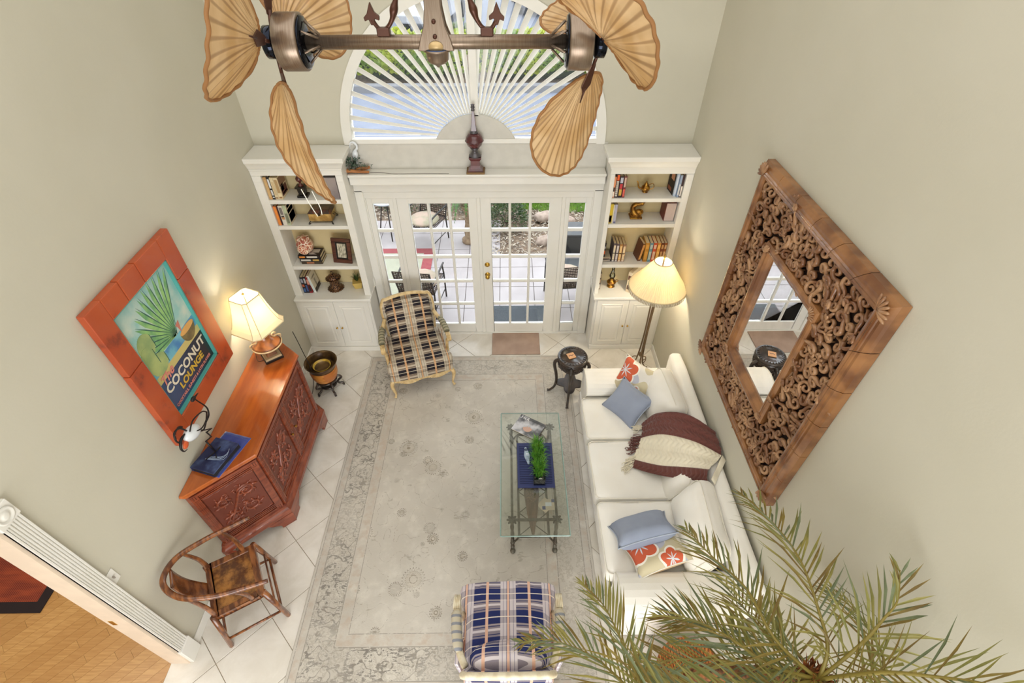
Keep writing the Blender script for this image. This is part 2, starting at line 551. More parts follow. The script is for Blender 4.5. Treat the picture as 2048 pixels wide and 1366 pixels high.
# handle set on right leaf
hs = MB()
my = Matrix.Translation((.06, -.02, 1.134)) @ Matrix.Rotation(PI / 2, 4, 'X')
hs.lathe([(.032, 0), (.032, .008), (.026, .014), (.014, .018), (.012, .03), (.004, .031)], 20, my)
hs.build('deadbolt', m_brass, d2, smooth=True)
hs = MB(); my = Matrix.Translation((.06, -.02, .985)) @ Matrix.Rotation(PI / 2, 4, 'X')
hs.lathe([(.033, 0), (.033, .006), (.014, .012), (.011, .035), (.02, .042), (.029, .055), (.027, .068), (.012, .074), (.002, .075)], 20, my)
hs.build('door_knob', m_brass, d2, smooth=True)
# outer door frame, mullions, head
fr = MB()
fr.box(-.965, -.925, -.03, .06, 0, 2.045).box(.925, .965, -.03, .06, 0, 2.045).box(-1.275, -1.262, -.03, .06, 0, 2.045).box(1.262, 1.275, -.03, .06, 0, 2.045)
fr.box(-1.275, 1.275, -.032, .06, 2.03, 2.12)
tf = struct(fr.build('trim_2', m_trim, bevel=.003))
MB().box(-1.275, 1.275, -.045, .1, 0, .02).build('threshold', m_trim, tf)
MB().box(-1.365, -1.272, -.05, .0, 0, 2.13).build('side_casing', m_trim, tf, bevel=.006)
MB().box(1.272, 1.372, -.05, .0, 0, 2.13).build('side_casing', m_trim, tf, bevel=.006)
MB().box(-1.365, 1.372, -.05, .0, 2.11, 2.25).build('head_casing', m_trim, tf, bevel=.006)
MB().box(-.79 + .9, .38, .026, .034, .02, .025).build('kick_strip', m_brass, tf)
# ledge over the doors
lg = MB(); lg.box(-1.36, 1.36, -.16, .0, 2.33, 2.358).box(-1.355, 1.355, -.145, 0, 2.24, 2.33)
struct(lg.build('trim_3', m_trim, bevel=.006, seg=2))
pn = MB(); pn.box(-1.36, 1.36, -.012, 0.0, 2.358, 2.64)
m_pnl = M('trim_paint_shade', (206, 202, 192), rough=.5)  # trim paint darkened: backlit shade put into ledge panel and hub
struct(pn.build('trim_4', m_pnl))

# ================================================================ arched window with radiating shutter
fm = MB()
# casing ring
N = 48
for k in range(N):
    a0, a1 = PI * k / N, PI * (k + 1) / N
    P = lambda r, a: (AX + r * math.cos(a), AZ + r * math.sin(a))
    fm.prism([P(AR - .012, a0), P(AR + .078, a0), P(AR + .078, a1), P(AR - .012, a1)], -.022, .03, m_xz)
fm.box(AX - AR - .078, AX - AR + .01, -.022, .03, 2.62, AZ).box(AX + AR - .01, AX + AR + .078, -.022, .03, 2.62, AZ)
fm.box(AX - AR, AX + AR, -.02, .05, 2.632, AZ)
win = struct(fm.build('window_3', m_trim, smooth=False))
# reveal
rv = MB()
for k in range(N):
    a0, a1 = PI * k / N, PI * (k + 1) / N
    rv.prism([P(AR, a0), P(AR + .01, a0), P(AR + .01, a1), P(AR, a1)], .02, .16, m_xz)
rv.build('reveal', m_trim, win)
MB().box(AX + .012 - .035, AX + .012 + .04, -.02, .012, 2.9, AZ + AR).build('mullion', m_trim, win, bevel=.004)
# hub board, an arc segment
HR, HZ = .457, 2.463
hb = []
a_s = math.asin((AZ - HZ) / HR)
for k in range(25):
    a = a_s + (PI - 2 * a_s) * k / 24
    hb.append((AX + .01 + HR * math.cos(a), HZ + HR * math.sin(a)))
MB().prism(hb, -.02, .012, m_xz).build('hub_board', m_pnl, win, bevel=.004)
# slats
ns = 16
for side in (0, 1):
    for k in range(ns):
        a = R(1.2 + (k + .5) * (87.0 / ns))
        ca = math.cos(a); sa = math.sin(a)
        # inner radius where the ray leaves the hub arc (origin AX,AZ)
        dz = AZ - HZ
        b_ = dz * sa; r0 = -b_ + math.sqrt(max(0, b_ * b_ + HR * HR - dz * dz))
        r1 = AR - .006
        w0, w1 = .013, .037 * (1 if k else .9)
        if side: ca = -ca
        dx = Vector((ca, 0, sa)); per = Vector((-sa * (1 if not side else -1), 0, abs(ca)))
        tilt = R(38)
        wd = per * math.cos(tilt) + Vector((0, 1, 0)) * math.sin(tilt) * (-1)
        nrm = dx.cross(wd).normalized() * .0035
        O = Vector((AX, .030, AZ)); b = MB()
        ring = lambda r, ww: [O + dx * r - wd * ww - nrm, O + dx * r + wd * ww - nrm, O + dx * r + wd * ww + nrm, O + dx * r - wd * ww + nrm]
        b.rings([ring(r0 - .005, w0), ring(r1, w1)])
        b.build('slat', m_trim, win)
gp = [(AX + AR * math.cos(PI * k / 32), AZ + AR * math.sin(PI * k / 32)) for k in range(33)]
MB().prism(gp, .095, .1, m_xz).build('pane', m_glass, win)
dk = M('window_bar_bronze', (70, 62, 54), rough=.4)
MB().box(AX - .02, AX + .02, .085, .11, AZ, AZ + AR).build('mullion', dk, win)
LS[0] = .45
# ================================================================ outside the doors
random.seed(11)
EZ = -.03
m_pav = M('patio_paver', lambda t: t.mix((t.noise(2.5, det=5).sm(.3, .7)) * .7 + t.rnd() * .3, (204, 195, 194), (182, 171, 170)), rough=.55)
m_pgap = M('paver_joint', (110, 100, 94), rough=.9)
ext = struct(MB().box(-4.5, -.02, .14, 3.1, EZ - .1, EZ - .008).box(-.02, 4.2, .14, 1.93, EZ - .1, EZ - .008).build('patio', m_pgap))
for i in range(-8, 8):
    for j in range(-1, 6):
        x0 = .19 + .522 * i; y0 = .03 + .522 * j
        x1, y1 = x0 + .522, y0 + .522
        ya = max(y0, .14); yb = min(y1, 3.1 if x0 < -.1 else 1.93)
        if yb - ya < .05 or x0 < -4.2: continue
        MB().box(x0 + .004, x1 - .004, ya + .003, yb - .004, EZ - .01, EZ).build('paver', m_pav, ext, bevel=.003)


def soilcol(t):
    a = t.noise(14, det=6, rough=.7)
    return t.mix(a.sm(.35, .65), (120, 96, 76), (168, 146, 122))
m_soil = M('garden_soil', soilcol, rough=.95, bump=lambda t: t.noise(30, det=5), bstr=.6)
gs = MB()
gs.grid(lambda u, v: Vector((-6 + 12 * u, 1.85 + 5.2 * v, -.055 + .05 * noise.noise(Vector((u * 9, v * 7, 0))) + .012 * v)), 40, 30)
struct(gs.build('garden_bed', m_soil, smooth=True))
m_ch = [M('chip_pale', (214, 200, 178), rough=.9), M('chip_brown', (150, 120, 92), rough=.9), M('chip_dark', (88, 66, 50), rough=.9), M('chip_grey', (190, 176, 160), rough=.9)]
ch = MB()
for k in range(9000):
    x = random.uniform(-3.6, 3.2); y = random.uniform(1.95, 5.0)
    if x < -.02 and y < 3.12: continue
    if y > 4.2 and random.random() < .5: continue
    a = random.uniform(0, PI); L = random.uniform(.012, .045); W = random.uniform(.004, .013)
    z = -.03 + random.uniform(0, .03)
    mt = Matrix.Translation((x, y, z)) @ Matrix.Rotation(a, 4, 'Z') @ Matrix.Rotation(random.uniform(-.4, .4), 4, 'X') @ Matrix.Rotation(random.uniform(-.3, .3), 4, 'Y')
    ch.mi = random.choice((0, 0, 1, 2, 3, 3))
    ch.poly([mt @ Vector(p) for p in ((-L, -W, 0), (L, -W * .6, 0), (L * .8, W, .002), (-L * .9, W * .8, 0))])
o = ch.build('wood_mulch', m_ch, recalc=False)
tag(o, 'pale wood chip mulch spread over the garden bed beyond the patio', 'mulch', kind='stuff')
m_rock = M('garden_rock_stone', lambda t: t.mix(t.noise(9, det=4).sm(.3, .7), (206, 184, 166), (160, 136, 120)), rough=.9)


def rock(loc, r, label):
    b = bmesh.new(); bmesh.ops.create_icosphere(b, subdivisions=3, radius=1)
    for v in b.verts:
        n = 1 + .25 * noise.noise(v.co * 1.6 + Vector(loc)); v.co = Vector((v.co.x * r[0] * n, v.co.y * r[1] * n, v.co.z * r[2] * n))
    mb = MB(); mb.bm.free(); mb.bm = b
    o = mb.build('garden_rock', m_rock, smooth=True); o.location = loc
    tag(o, label, 'rock')
rock((.97, 2.32, -.0), (.16, .13, .1), 'pinkish garden rock on the mulch seen through the right door, nearest the patio')
rock((1.0, 3.15, 0), (.2, .15, .09), 'flat pink garden rock farther out, just before the strip of bright grass')
rock((1.45, 2.62, 0), (.14, .1, .08), 'small garden rock behind the black storage box')
rock((1.42, 3.0, 0), (.13, .1, .08), 'garden rock seen through the top pane of the right sidelight')
m_grass = leaf_mat('grass_blade', lambda t: t.mix(t.noise(5).sm(.3, .7), (128, 190, 60), (176, 220, 84)), rough=.6)
gb = MB()
for k in range(5000):
    x = random.uniform(.55, 2.6); y = random.uniform(3.35, 3.75) if x > .9 else random.uniform(3.45, 3.75)
    h = random.uniform(.03, .08); a = random.uniform(0, PI); c, s_ = math.cos(a) * .004, math.sin(a) * .004
    gb.poly([(x - c, y - s_, -.03), (x + c, y + s_, -.03), (x + random.uniform(-.03, .03), y + random.uniform(-.03, .03), h)])
o = gb.build('grass', m_grass, recalc=False); tag(o, 'strip of bright green grass beyond the mulch', 'grass', kind='stuff')

# low dark edging rail with pale cap
er = thing('garden_edging', 'long dark edging beam with a pale cap crossing the garden behind the mulch', 'edging', (1.2, 3.72, -.03))
MB().box(-1.6, 2.4, -.045, .045, 0, .12).build('beam', M('edging_dark', (34, 38, 48), rough=.6), er)
MB().box(-1.6, 2.4, -.03, .06, .12, .145).build('cap', M('edging_cap', (226, 228, 232), rough=.6), er)

# shrubs
m_leafd = leaf_mat('shrub_leaf', lambda t: t.mix(t.noise(6).sm(.3, .7), (58, 86, 44), (104, 128, 70)))
m_leafp = leaf_mat('pale_leaf', lambda t: t.mix(t.noise(6).sm(.3, .7), (112, 134, 84), (150, 164, 110)))
m_twig = M('twig_bark', (92, 78, 62), rough=.9)


def leaf_quad(b, p, d, up, L, W):
    d = d.normalized(); s_ = d.cross(up)
    if s_.length < 1e-3: s_ = d.orthogonal()
    s_.normalize()
    b.poly([p, p + d * L * .5 + s_ * W, p + d * L, p + d * L * .5 - s_ * W])


def shrub(loc, r, n, L, label, mat, name='garden_shrub', cat='shrub', group=None, twigs=9):
    t = thing(name, label, cat, loc, group=group)
    b = MB(); tw = MB()
    tips = []
    for k in range(twigs):
        a = random.uniform(0, 2 * PI); e = random.uniform(.3, 1.2)
        d = Vector((math.cos(a) * math.cos(e) * r[0], math.sin(a) * math.cos(e) * r[1], math.sin(e) * r[2]))
        pts = [Vector((0, 0, 0)), d * .5 + Vector((0, 0, .05)), d * .95]
        tw.tube(spline(pts, 3), [.009, .008, .007, .006, .005, .004, .003], n=5); tips.append(pts)
    for k in range(n):
        v = Vector((random.gauss(0, 1), random.gauss(0, 1), random.gauss(0, 1))).normalized()
        v.z = abs(v.z); q = random.uniform(.45, 1) ** .6
        p = Vector((v.x * r[0] * q, v.y * r[1] * q, v.z * r[2] * q * (1 + .2 * noise.noise(v * 3)) + .03))
        d = v + Vector((random.uniform(-.8, .8), random.uniform(-.8, .8), random.uniform(-.5, .8)))
        leaf_quad(b, p, d, Vector((random.uniform(-1, 1), random.uniform(-1, 1), 1)), L * random.uniform(.6, 1.2), L * .22)
    tw.build('stem', m_twig, t, smooth=True)
    b.build('foliage', mat, t, recalc=False)
    return t
shrub((.3, 2.95, -.03), (.42, .38, .45), 1500, .06, 'grey green shrub seen through the top left panes of the right door', m_leafd)
shrub((-1.55, 3.75, -.03), (.7, .4, .6), 1800, .07, 'bushy green shrub behind the patio chair with the cushion', m_leafd)
shrub((-.35, 3.55, -.03), (.35, .3, .5), 900, .06, 'dark green shrub behind the hanging fern pedestal', m_leafd)

# outdoor rug with red border
t = thing('outdoor_rug', 'pale green outdoor rug with a wide red border lying on the patio', 'rug', (-1.9, .9, EZ))
MB().box(-1.0, .81, -.55, 1.1, 0.001, .008).build('field', M('outdoor_rug_green', (196, 196, 172), rough=.95), t)
MB().box(-1.0, .97, 1.1, 1.245, .001, .009).box(.81, .97, -.7, 1.1, .001, .009).box(-1.0, .81, -.7, -.55, .001, .009).build('border', M('outdoor_rug_red', (178, 82, 88), rough=.95), t)
t = thing('outdoor_mat', 'dark speckled doormat outside the right glass door', 'mat', (.48, .40, EZ))
MB().box(-.385, .37, -.19, .19, .001, .014).build('pile', M('outdoor_mat_blue', lambda t: t.mix(t.noise(160).gt(.52), (52, 62, 70), (96, 106, 112)), rough=.95), t, bevel=.004)

# woven patio chairs
m_ir = M('dark_iron', (58, 54, 52), rough=.5, metal=.4)
m_wov = M('woven_resin', lambda t: t.mix(t.noise(30).sm(.3, .7), (92, 66, 48), (62, 44, 34)), rough=.7)
m_pc = M('patio_cushion', lambda t: t.mix(t.noise(5, det=3).sm(.4, .6), (206, 180, 160), (176, 168, 140)), rough=.9)


def patio_chair(loc, rz, label):
    t = thing('patio_chair', label, 'chair', loc, rz, 'woven patio chairs outside')
    for sx in (-1, 1):
        MB().tube([(sx * .27, -.26, 0), (sx * .27, -.25, .44), (sx * .27, -.2, .62)], .012, 6).build('leg', m_ir, t, smooth=True)
        MB().tube([(sx * .25, .28, 0), (sx * .25, .24, .44), (sx * .25, .3, .62), (sx * .25, .36, .84)], .012, 6).build('leg', m_ir, t, smooth=True)
        MB().tube(spline([(sx * .27, -.27, .6), (sx * .28, -.1, .635), (sx * .27, .15, .63), (sx * .25, .3, .62)], 4), .015, 6).build('armrest', m_ir, t, smooth=True)
        MB().tube([(sx * .27, -.25, .16), (sx * .25, .27, .16)], .008, 6).build('stretcher', m_ir, t, smooth=True)
    b = MB().tube([(-.27, -.25, .42), (.27, -.25, .42), (.25, .25, .42), (-.25, .25, .42)], .012, 6, loop=True)
    b.build('seat_frame', m_ir, t)
    wv = MB()
    for k in range(15):
        f = k / 14
        x = -.24 + .48 * f
        wv.tube([(x, .25, .43), (x, .3, .6), (x, .365, .84)], .006, 4, flat=(1.8, .5))
        wv.tube([(x, -.25, .425), (x, .25, .425)], .006, 4, flat=(1.8, .5))
    for k in range(13):
        f = k / 12; z = .44 + .4 * f; y = .25 + .115 * f
        wv.tube([(-.25, y, z), (.25, y, z)], .006, 4, flat=(.5, 1.8))
        wv.tube([(-.26, -.25 + .5 * f, .427), (.26, -.25 + .5 * f, .427)], .006, 4, flat=(1.8, .5))
    wv.build('woven_panel', m_wov, t)
    MB().sphere((0, -.02, .465), (.25, .25, .055), 16, 8).build('cushion', m_pc, t, smooth=True)
    return t
patio_chair((-1.06, 2.35, EZ), R(-25), 'woven patio chair with pink cushion at the back of the patio')
patio_chair((1.16, .72, EZ), R(185), 'woven patio chair with its back to the right sidelight')
patio_chair((-.92, .62, EZ), R(172), 'woven patio chair just outside the left door, behind the plaid armchair')

# fern on a pedestal
ped = thing('pedestal_fern', 'trailing green fern on a tall stone pedestal at the patio edge', 'plant', (-.34, 2.38, EZ))
m_st = M('cast_stone', lambda t: t.mix(t.noise(20).sm(.3, .7), (196, 168, 134), (150, 120, 92)), rough=.9)
MB().lathe([(.13, 0), (.13, .05), (.1, .07), (.075, .1), (.085, .2), (.06, .35), (.06, .5), (.09, .62), (.12, .66), (.12, .7)], 20).build('pedestal', m_st, ped, smooth=True)
MB().lathe([(.09, .7), (.14, .82), (.15, .9), (.13, .9), (.12, .85), (.01, .84)], 20).build('pot', m_st, ped, smooth=True)
m_fern = leaf_mat('fern_leaf', lambda t: t.mix(t.noise(8).sm(.3, .7), (58, 122, 48), (110, 168, 70)))
fb = MB()
for k in range(34):
    a = random.uniform(0, 2 * PI); L = random.uniform(.25, .5)
    d = Vector((math.cos(a), math.sin(a), 0)); pts = [Vector((0, 0, .88)) + d * (L * f) * (1 - .25 * f) + Vector((0, 0, .28 * f - .75 * L * 2 * f * f)) for f in (0, .2, .4, .6, .8, 1)]
    pts = spline(pts, 3); s_ = d.cross(Vector((0, 0, 1)))
    for i in range(1, len(pts)):
        wd = .06 * math.sin(PI * min(1, i / len(pts) * .9 + .1))
        for q in (-1, 1):
            fb.poly([pts[i - 1], pts[i], pts[i] + s_ * q * wd + Vector((0, 0, -.02))])
fb.build('frond', m_fern, ped, recalc=False, props={'kind': 'stuff'})

# small round table at the far left of the patio, plant stand beside it
pt = thing('patio_side_table', 'small round patio table with a pale top and thin dark legs at far left', 'table', (-1.72, 2.62, EZ))
MB().lathe([(.27, .68), (.28, .7), (.26, .71), (.01, .712)], 24).build('table_top', M('table_pale', (214, 218, 226), rough=.3), pt, smooth=True)
for k in range(3):
    a = R(40 + 120 * k)
    MB().tube([(.08 * math.cos(a), .08 * math.sin(a), .69), (.24 * math.cos(a), .24 * math.sin(a), 0)], .011, 6).build('leg', m_ir, pt, smooth=True)
us = thing('patio_urn_stand', 'dark carved plant stand on the patio left of the round table', 'stand', (-2.12, 2.66, EZ))
MB().lathe([(.14, 0), (.15, .03), (.09, .08), (.05, .2), (.07, .4), (.05, .6), (.1, .75), (.14, .8), (.13, .82), (.01, .82)], 16).build('stand', M('dark_terracotta', (96, 70, 58), rough=.8), us, smooth=True)

# black storage box and dark mat by the right sidelight
bx = thing('storage_box', 'black storage box at the patio edge seen through the right sidelight', 'box', (1.5, 2.1, EZ))
MB().box(-.26, .3, -.19, .22, 0, .36).build('body', M('black_plastic', (26, 28, 32), rough=.5), bx, bevel=.02)
MB().box(-.27, .31, -.2, .23, .36, .40).build('lid', M('black_plastic_lid', (40, 43, 48), rough=.45), bx, bevel=.01)
t = thing('patio_mat', 'dark grey mat on the patio in front of the black storage box', 'mat', (1.5, 1.66, EZ))
MB().box(-.3, .3, -.16, .16, .001, .012).build('pile', M('mat_slate', (78, 84, 88), rough=.95), t, bevel=.003)

# pavement, kerb wall and hedge seen through the arch
m_pave = M('driveway_concrete', lambda t: t.mix(t.noise(1.2, det=5).sm(.3, .7), (150, 157, 176), (130, 138, 158)), rough=.8)
struct(MB().box(-9, 9, 4.6, 10.5, -.12, -.04).build('driveway', m_pave))
kw = MB().box(-9, 9, 10.3, 10.55, -.1, .16)
struct(kw.build('kerb', M('kerb_stone', (150, 150, 154), rough=.9), bevel=.02))
m_hedge = leaf_mat('hedge_leaf', lambda t: t.mix(t.noise(1.2, det=2).sm(.35, .65), (222, 232, 70), (140, 176, 70)))
for k in range(4):
    t = thing('hedge', ('leftmost', 'second from the left', 'third from the left', 'rightmost')[k] + ' of the yellow green hedge bushes across the driveway', 'hedge', (-6.9 + 4.1 * k, 12.0, -.05), group=None)
    b = MB(); core = MB()
    core.sphere((0, 0, .42), (1.85, .8, .5), 18, 8)
    for q in range(3200):
        u = random.uniform(-1.9, 1.9); a = random.uniform(-.1, PI + .1)
        rr_ = 1 + .16 * noise.noise(Vector((u * 1.5 + k * 9, a * 2, 1)))
        p = Vector((u, -math.cos(a) * 1.0 * rr_, .4 + math.sin(a) * .72 * rr_))
        d = Vector((random.uniform(-1, 1), random.uniform(-1, 1), random.uniform(-.2, 1)))
        leaf_quad(b, p, d, Vector((random.uniform(-1, 1), 1, .3)), .17, .05)
    core.build('core', M('hedge_core', (60, 84, 40), rough=.95), t, smooth=True)
    b.build('foliage', m_hedge, t, recalc=False)
struct(MB().box(-14, 14, 10.5, 15.5, -.12, -.05).build('planting_strip', m_soil))
struct(MB().box(-16, 16, 15.5, 34, -.12, -.04).build('road', M('asphalt', (120, 128, 146), rough=.85)))


def car(loc, rz, body, label):
    t = thing('parked_car', label, 'car', loc, rz)
    side = [(-2.2, .35), (-2.25, .65), (-2.1, .85), (-1.2, .95), (-.6, 1.38), (.7, 1.42), (1.35, 1.0), (2.1, .88), (2.25, .6), (2.2, .35)]
    m = Matrix(((1, 0, 0, 0), (0, 0, 1, 0), (0, 1, 0, 0), (0, 0, 0, 1)))
    mb = M('car_paint_' + body[0], body[1], rough=.25, coat=.6)
    MB().prism(side, -.85, .85, m).build('body', mb, t, bevel=.06, seg=3)
    gm = M('car_glass', (40, 60, 70), rough=.08)
    MB().prism([(-1.22, .96), (-.63, 1.39), (-.6, 1.375), (-1.12, .95)], -.74, .74, m).build('windscreen', gm, t)
    MB().prism([(.72, 1.42), (1.34, 1.02), (1.3, 1.0), (.7, 1.4)], -.74, .74, m).build('rear_window', gm, t)
    for s_ in (-1, 1):
        MB().prism([(-1.05, .98), (-.58, 1.31), (.62, 1.34), (1.15, 1.0)], s_ * .853, s_ * .86, m).build('side_window', gm, t)
        for x in (-1.4, 1.35):
            mt = Matrix.Translation((x, s_ * .78, .33)) @ Matrix.Rotation(PI / 2, 4, 'X')
            MB().lathe([(.33, -.1), (.33, .1), (.2, .11), (.02, .11)], 18, mt).build('wheel', M('tyre', (30, 30, 32), rough=.8), t, smooth=True)
    return t
car((-2.6, 19.3, -.04), R(80), ('white', (232, 232, 236)), 'white car parked across the road, left of the arch centre')
car((1.6, 22.5, -.04), R(95), ('grey', (96, 104, 124)), 'dark grey car parked across the road, right of the arch centre')
car((5.2, 20.5, -.04), R(95), ('blue', (70, 84, 120)), 'dark blue car parked farther right across the road')
tk = thing('palm_tree', 'slim palm trunk standing beside the road beyond the hedge', 'tree', (-.75, 16.2, -.05))
MB().tube([(0, 0, 0), (.05, .1, 1.5), (.0, .2, 3.2)], [.16, .12, .11], 10).build('trunk', M('palm_trunk', (110, 116, 88), rough=.95), tk, smooth=True)
shrub((-1.4, 15.0, -.05), (.8, .5, .8), 500, .2, 'loose green bush on the planting strip beside the palm trunk', m_leafp)

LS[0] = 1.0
# ================================================================ soft-goods helpers
def rbox(size, r, puff=0.0, c=(0, 0, 0), n=10, wr=0.0, seed=0, mat=None, pz=0.0):
    """rounded, puffed cushion block"""
    b = bmesh.new(); bmesh.ops.create_cube(b, size=2)
    bmesh.ops.subdivide_edges(b, edges=b.edges, cuts=n, use_grid_fill=True)
    h = Vector(size) / 2
    for v in b.verts:
        u = v.co.copy()
        p = Vector((u.x * h.x, u.y * h.y, u.z * h.z))
        q = Vector([max(-(h[i] - r), min(h[i] - r, p[i])) for i in range(3)])
        d = p - q
        if d.length > 1e-6: p = q + d.normalized() * r
        fz = (1 - u.x ** 2) * (1 - u.y ** 2)
        p.z += (u.z) * puff * fz
        p.y += (1 if u.y > 0 else -1) * abs(u.y) ** 3 * pz * (1 - u.x ** 2) * (1 - u.z ** 2)
        if wr:
            p += u.normalized() * wr * noise.noise(Vector((p.x * 7 + seed, p.y * 7, p.z * 7)))
        v.co = p
    m = Matrix.Translation(c)
    if mat is not None: m = m @ mat
    b.transform(m)
    mb = MB(); mb.bm.free(); mb.bm = b
    return mb


def pillow(w_, h_, t_, pinch=.12, n=16, wr=.006, seed=0):
    b = MB()
    def f(sgn):
        def g(u, v):
            x = u * 2 - 1; y = v * 2 - 1
            px = x * w_ / 2 * (1 - pinch * (1 - y * y) * abs(x) ** 1.0) if False else x * w_ / 2 * (1 - pinch * (1 - y * y) * (x * x))
            py = y * h_ / 2 * (1 - pinch * (1 - x * x) * (y * y))
            k = max(0, (1 - x ** 4) * (1 - y ** 4)) ** .55
            z = sgn * t_ / 2 * k
            z += wr * k * noise.noise(Vector((px * 9 + seed, py * 9, sgn)))
            # crease rays from the corners
            z -= sgn * .012 * k * abs(math.sin(6 * math.atan2(y, x))) * (x * x * y * y)
            return Vector((px, py, z))
        return g
    b.grid(f(1), n, n); b.grid(f(-1), n, n)
    return b


def pillow_edge(w_, h_, pinch=.12):
    P = []
    for k in range(64):
        s = k / 16
        if s < 1: x, y = -1 + 2 * s, -1
        elif s < 2: x, y = 1, -1 + 2 * (s - 1)
        elif s < 3: x, y = 1 - 2 * (s - 2), 1
        else: x, y = -1, 1 - 2 * (s - 3)
        P.append(Vector((x * w_ / 2 * (1 - pinch * (1 - y * y) * x * x), y * h_ / 2 * (1 - pinch * (1 - x * x) * y * y), 0)))
    return P


def rloop(hx, hy, r, z, k=5, warp=None):
    P = []
    for cx, cy, a0 in ((hx - r, hy - r, 0), (-(hx - r), hy - r, 90), (-(hx - r), -(hy - r), 180), (hx - r, -(hy - r), 270)):
        for i in range(k + 1):
            a = R(a0 + 90 * i / k); P.append(Vector((cx + r * math.cos(a), cy + r * math.sin(a), z)))
    return P

weave = lambda sc: (lambda t: t.noise(sc, det=2))
m_sofa = M('cream_linen', lambda t: t.mix(t.noise(2.2, det=3).sm(.35, .65), (246, 242, 234), (240, 235, 225)), rough=.9, bump=weave(220), bstr=.12, sheen=.2)
m_pipe = M('cream_piping', (238, 232, 218), rough=.85)

# ================================================================ rug
RHX, RHY = 1.285, 1.87


def rugcol(t):
    x, y, z = t.xyz()
    ex = x.ab() * -1.0 + RHX; ey = y.ab() * -1.0 + RHY
    e = ex.mn(ey)
    big = t.noise(1.3, det=3); mid = t.noise(6, det=5, rough=.65)
    base = t.mix(big.sm(.35, .65), (198, 191, 180), (186, 179, 168))
    base = t.mix(mid.sm(.45, .75) * .45, base, (222, 216, 204))
    # distressed weft streaks
    strk = t.noise(1.0, vec=t.vec(x * 22.0, y * 75.0, z), det=4, rough=.7)
    mott = t.noise(1.0, vec=t.vec(x * 13.0 + 3.0, y * 13.0, z), det=3, rough=.6)
    wear = t.noise(.9, vec=t.vec(x * 1.3 + 7.0, y * 1.3, z), det=2)
    left = (x * -.12 + .5)
    # main border pattern
    bp = e.band(.095, .33)
    cont = t.noise(1.0, vec=t.vec(x * 9.0, y * 9.0, 5.0), det=1)
    patt = ((mott.gt(.54) * strk.gt(.5)).mx((cont - .5).ab().lt(.022) * strk.gt(.44))) * (wear + left * .5).sm(.5, .95)
    c = t.mix(bp * patt * .72, base, (84, 78, 72))
    c = t.mix(bp * mott.band(.44, .5) * .35, c, (150, 140, 126))
    # warm guard bands
    g = e.band(.345, .43) + e.band(.03, .085)
    c = t.mix(g * mott.sm(.4, .7) * .5, c, (182, 158, 138))
    ln = (e - .09).ab().lt(.004) + (e - .335).ab().lt(.004) + (e - .435).ab().lt(.003) + (e - .025).ab().lt(.003)
    c = t.mix(ln * strk.gt(.42) * .55, c, (110, 102, 92))
    # faded flowers in the field
    fld = e.gt(.44)
    fv = t.vec(x, y, 0.0)
    for sc, r1, petals, amt in ((2.6, .105, 12.0, .5), (4.2, .055, 8.0, .5)):
        n = t.t.nodes.new('ShaderNodeTexVoronoi'); n.inputs['Scale'].default_value = sc; n.inputs['Randomness'].default_value = .72; t.t.links.new(fv, n.inputs[0])
        dd = X(t.t, n.outputs['Distance']) / sc
        sub = t.t.nodes.new('ShaderNodeVectorMath'); sub.operation = 'SUBTRACT'; t.t.links.new(fv, sub.inputs[0])
        t.t.links.new(n.outputs['Position'], sub.inputs[1])
        px, py, pz = t.xyz(sub.outputs[0])
        ang = py.at2(px); pet = (ang * petals).sin().ab() * .35 + .65
        fl = ((dd - pet * r1).ab().lt(.0045)).mx((dd - r1 * .35).ab().lt(.004)).mx(((dd - pet * (r1 * .72)).ab().lt(.003)))
        c = t.mix(fl * fld * strk.sm(.38, .5) * (wear.sm(.3, .6) * .4 + .5), c, (122, 112, 98))
        c = t.mix(dd.lt(r1 * .7) * fld * .18, c, (176, 162, 140))
    vine = t.noise(1.0, vec=t.vec(x * 5.0, y * 5.0, 2.0), det=1)
    c = t.mix((vine - .5).ab().lt(.006) * fld * strk.gt(.5) * .45, c, (136, 126, 110))
    fleck = (mott.gt(.68) * strk.gt(.55)) * fld
    c = t.mix(fleck * .35, c, (150, 132, 112))
    return c
m_rug = M('faded_wool_rug', rugcol, rough=.95, bump=lambda t: t.noise(1.0, vec=t.scale(60, 260, 60), det=3), bstr=.15)
rug = MB().box(-RHX, RHX, -RHY, RHY, .001, .011).build('area_rug', m_rug, bevel=.004)
rug.location = (-.2, -.483 - RHY, 0)
tag(rug, 'large faded cream oriental rug with distressed grey floral border on the tile floor', 'rug')

m_mat = M('door_mat_taupe', lambda t: t.mix(t.noise(4, det=4).sm(.3, .7), (178, 152, 134), (160, 134, 118)), rough=.95, bump=weave(200), bstr=.2)
dm = MB().box(-.32, .32, -.215, .235, .001, .013).build('door_mat', m_mat, bevel=.004)
dm.location = (.415, -.245, 0); tag(dm, 'plain taupe doormat on the floor inside the right glass door', 'mat')

# ================================================================ sofa
sofa = thing('sofa', 'long cream slipcovered three seat sofa along the right wall', 'sofa', (1.68, -2.55, 0), 0)
# local: x from -.55 (front) to +.54 (back), y from -1.30 (near) to +1.32
fr_, bk_ = -.53, .535
b = rbox((.98, 2.5, .27), .03, 0, (-.0, .02, .175), n=8)
b.build('base', m_sofa, sofa, smooth=True)
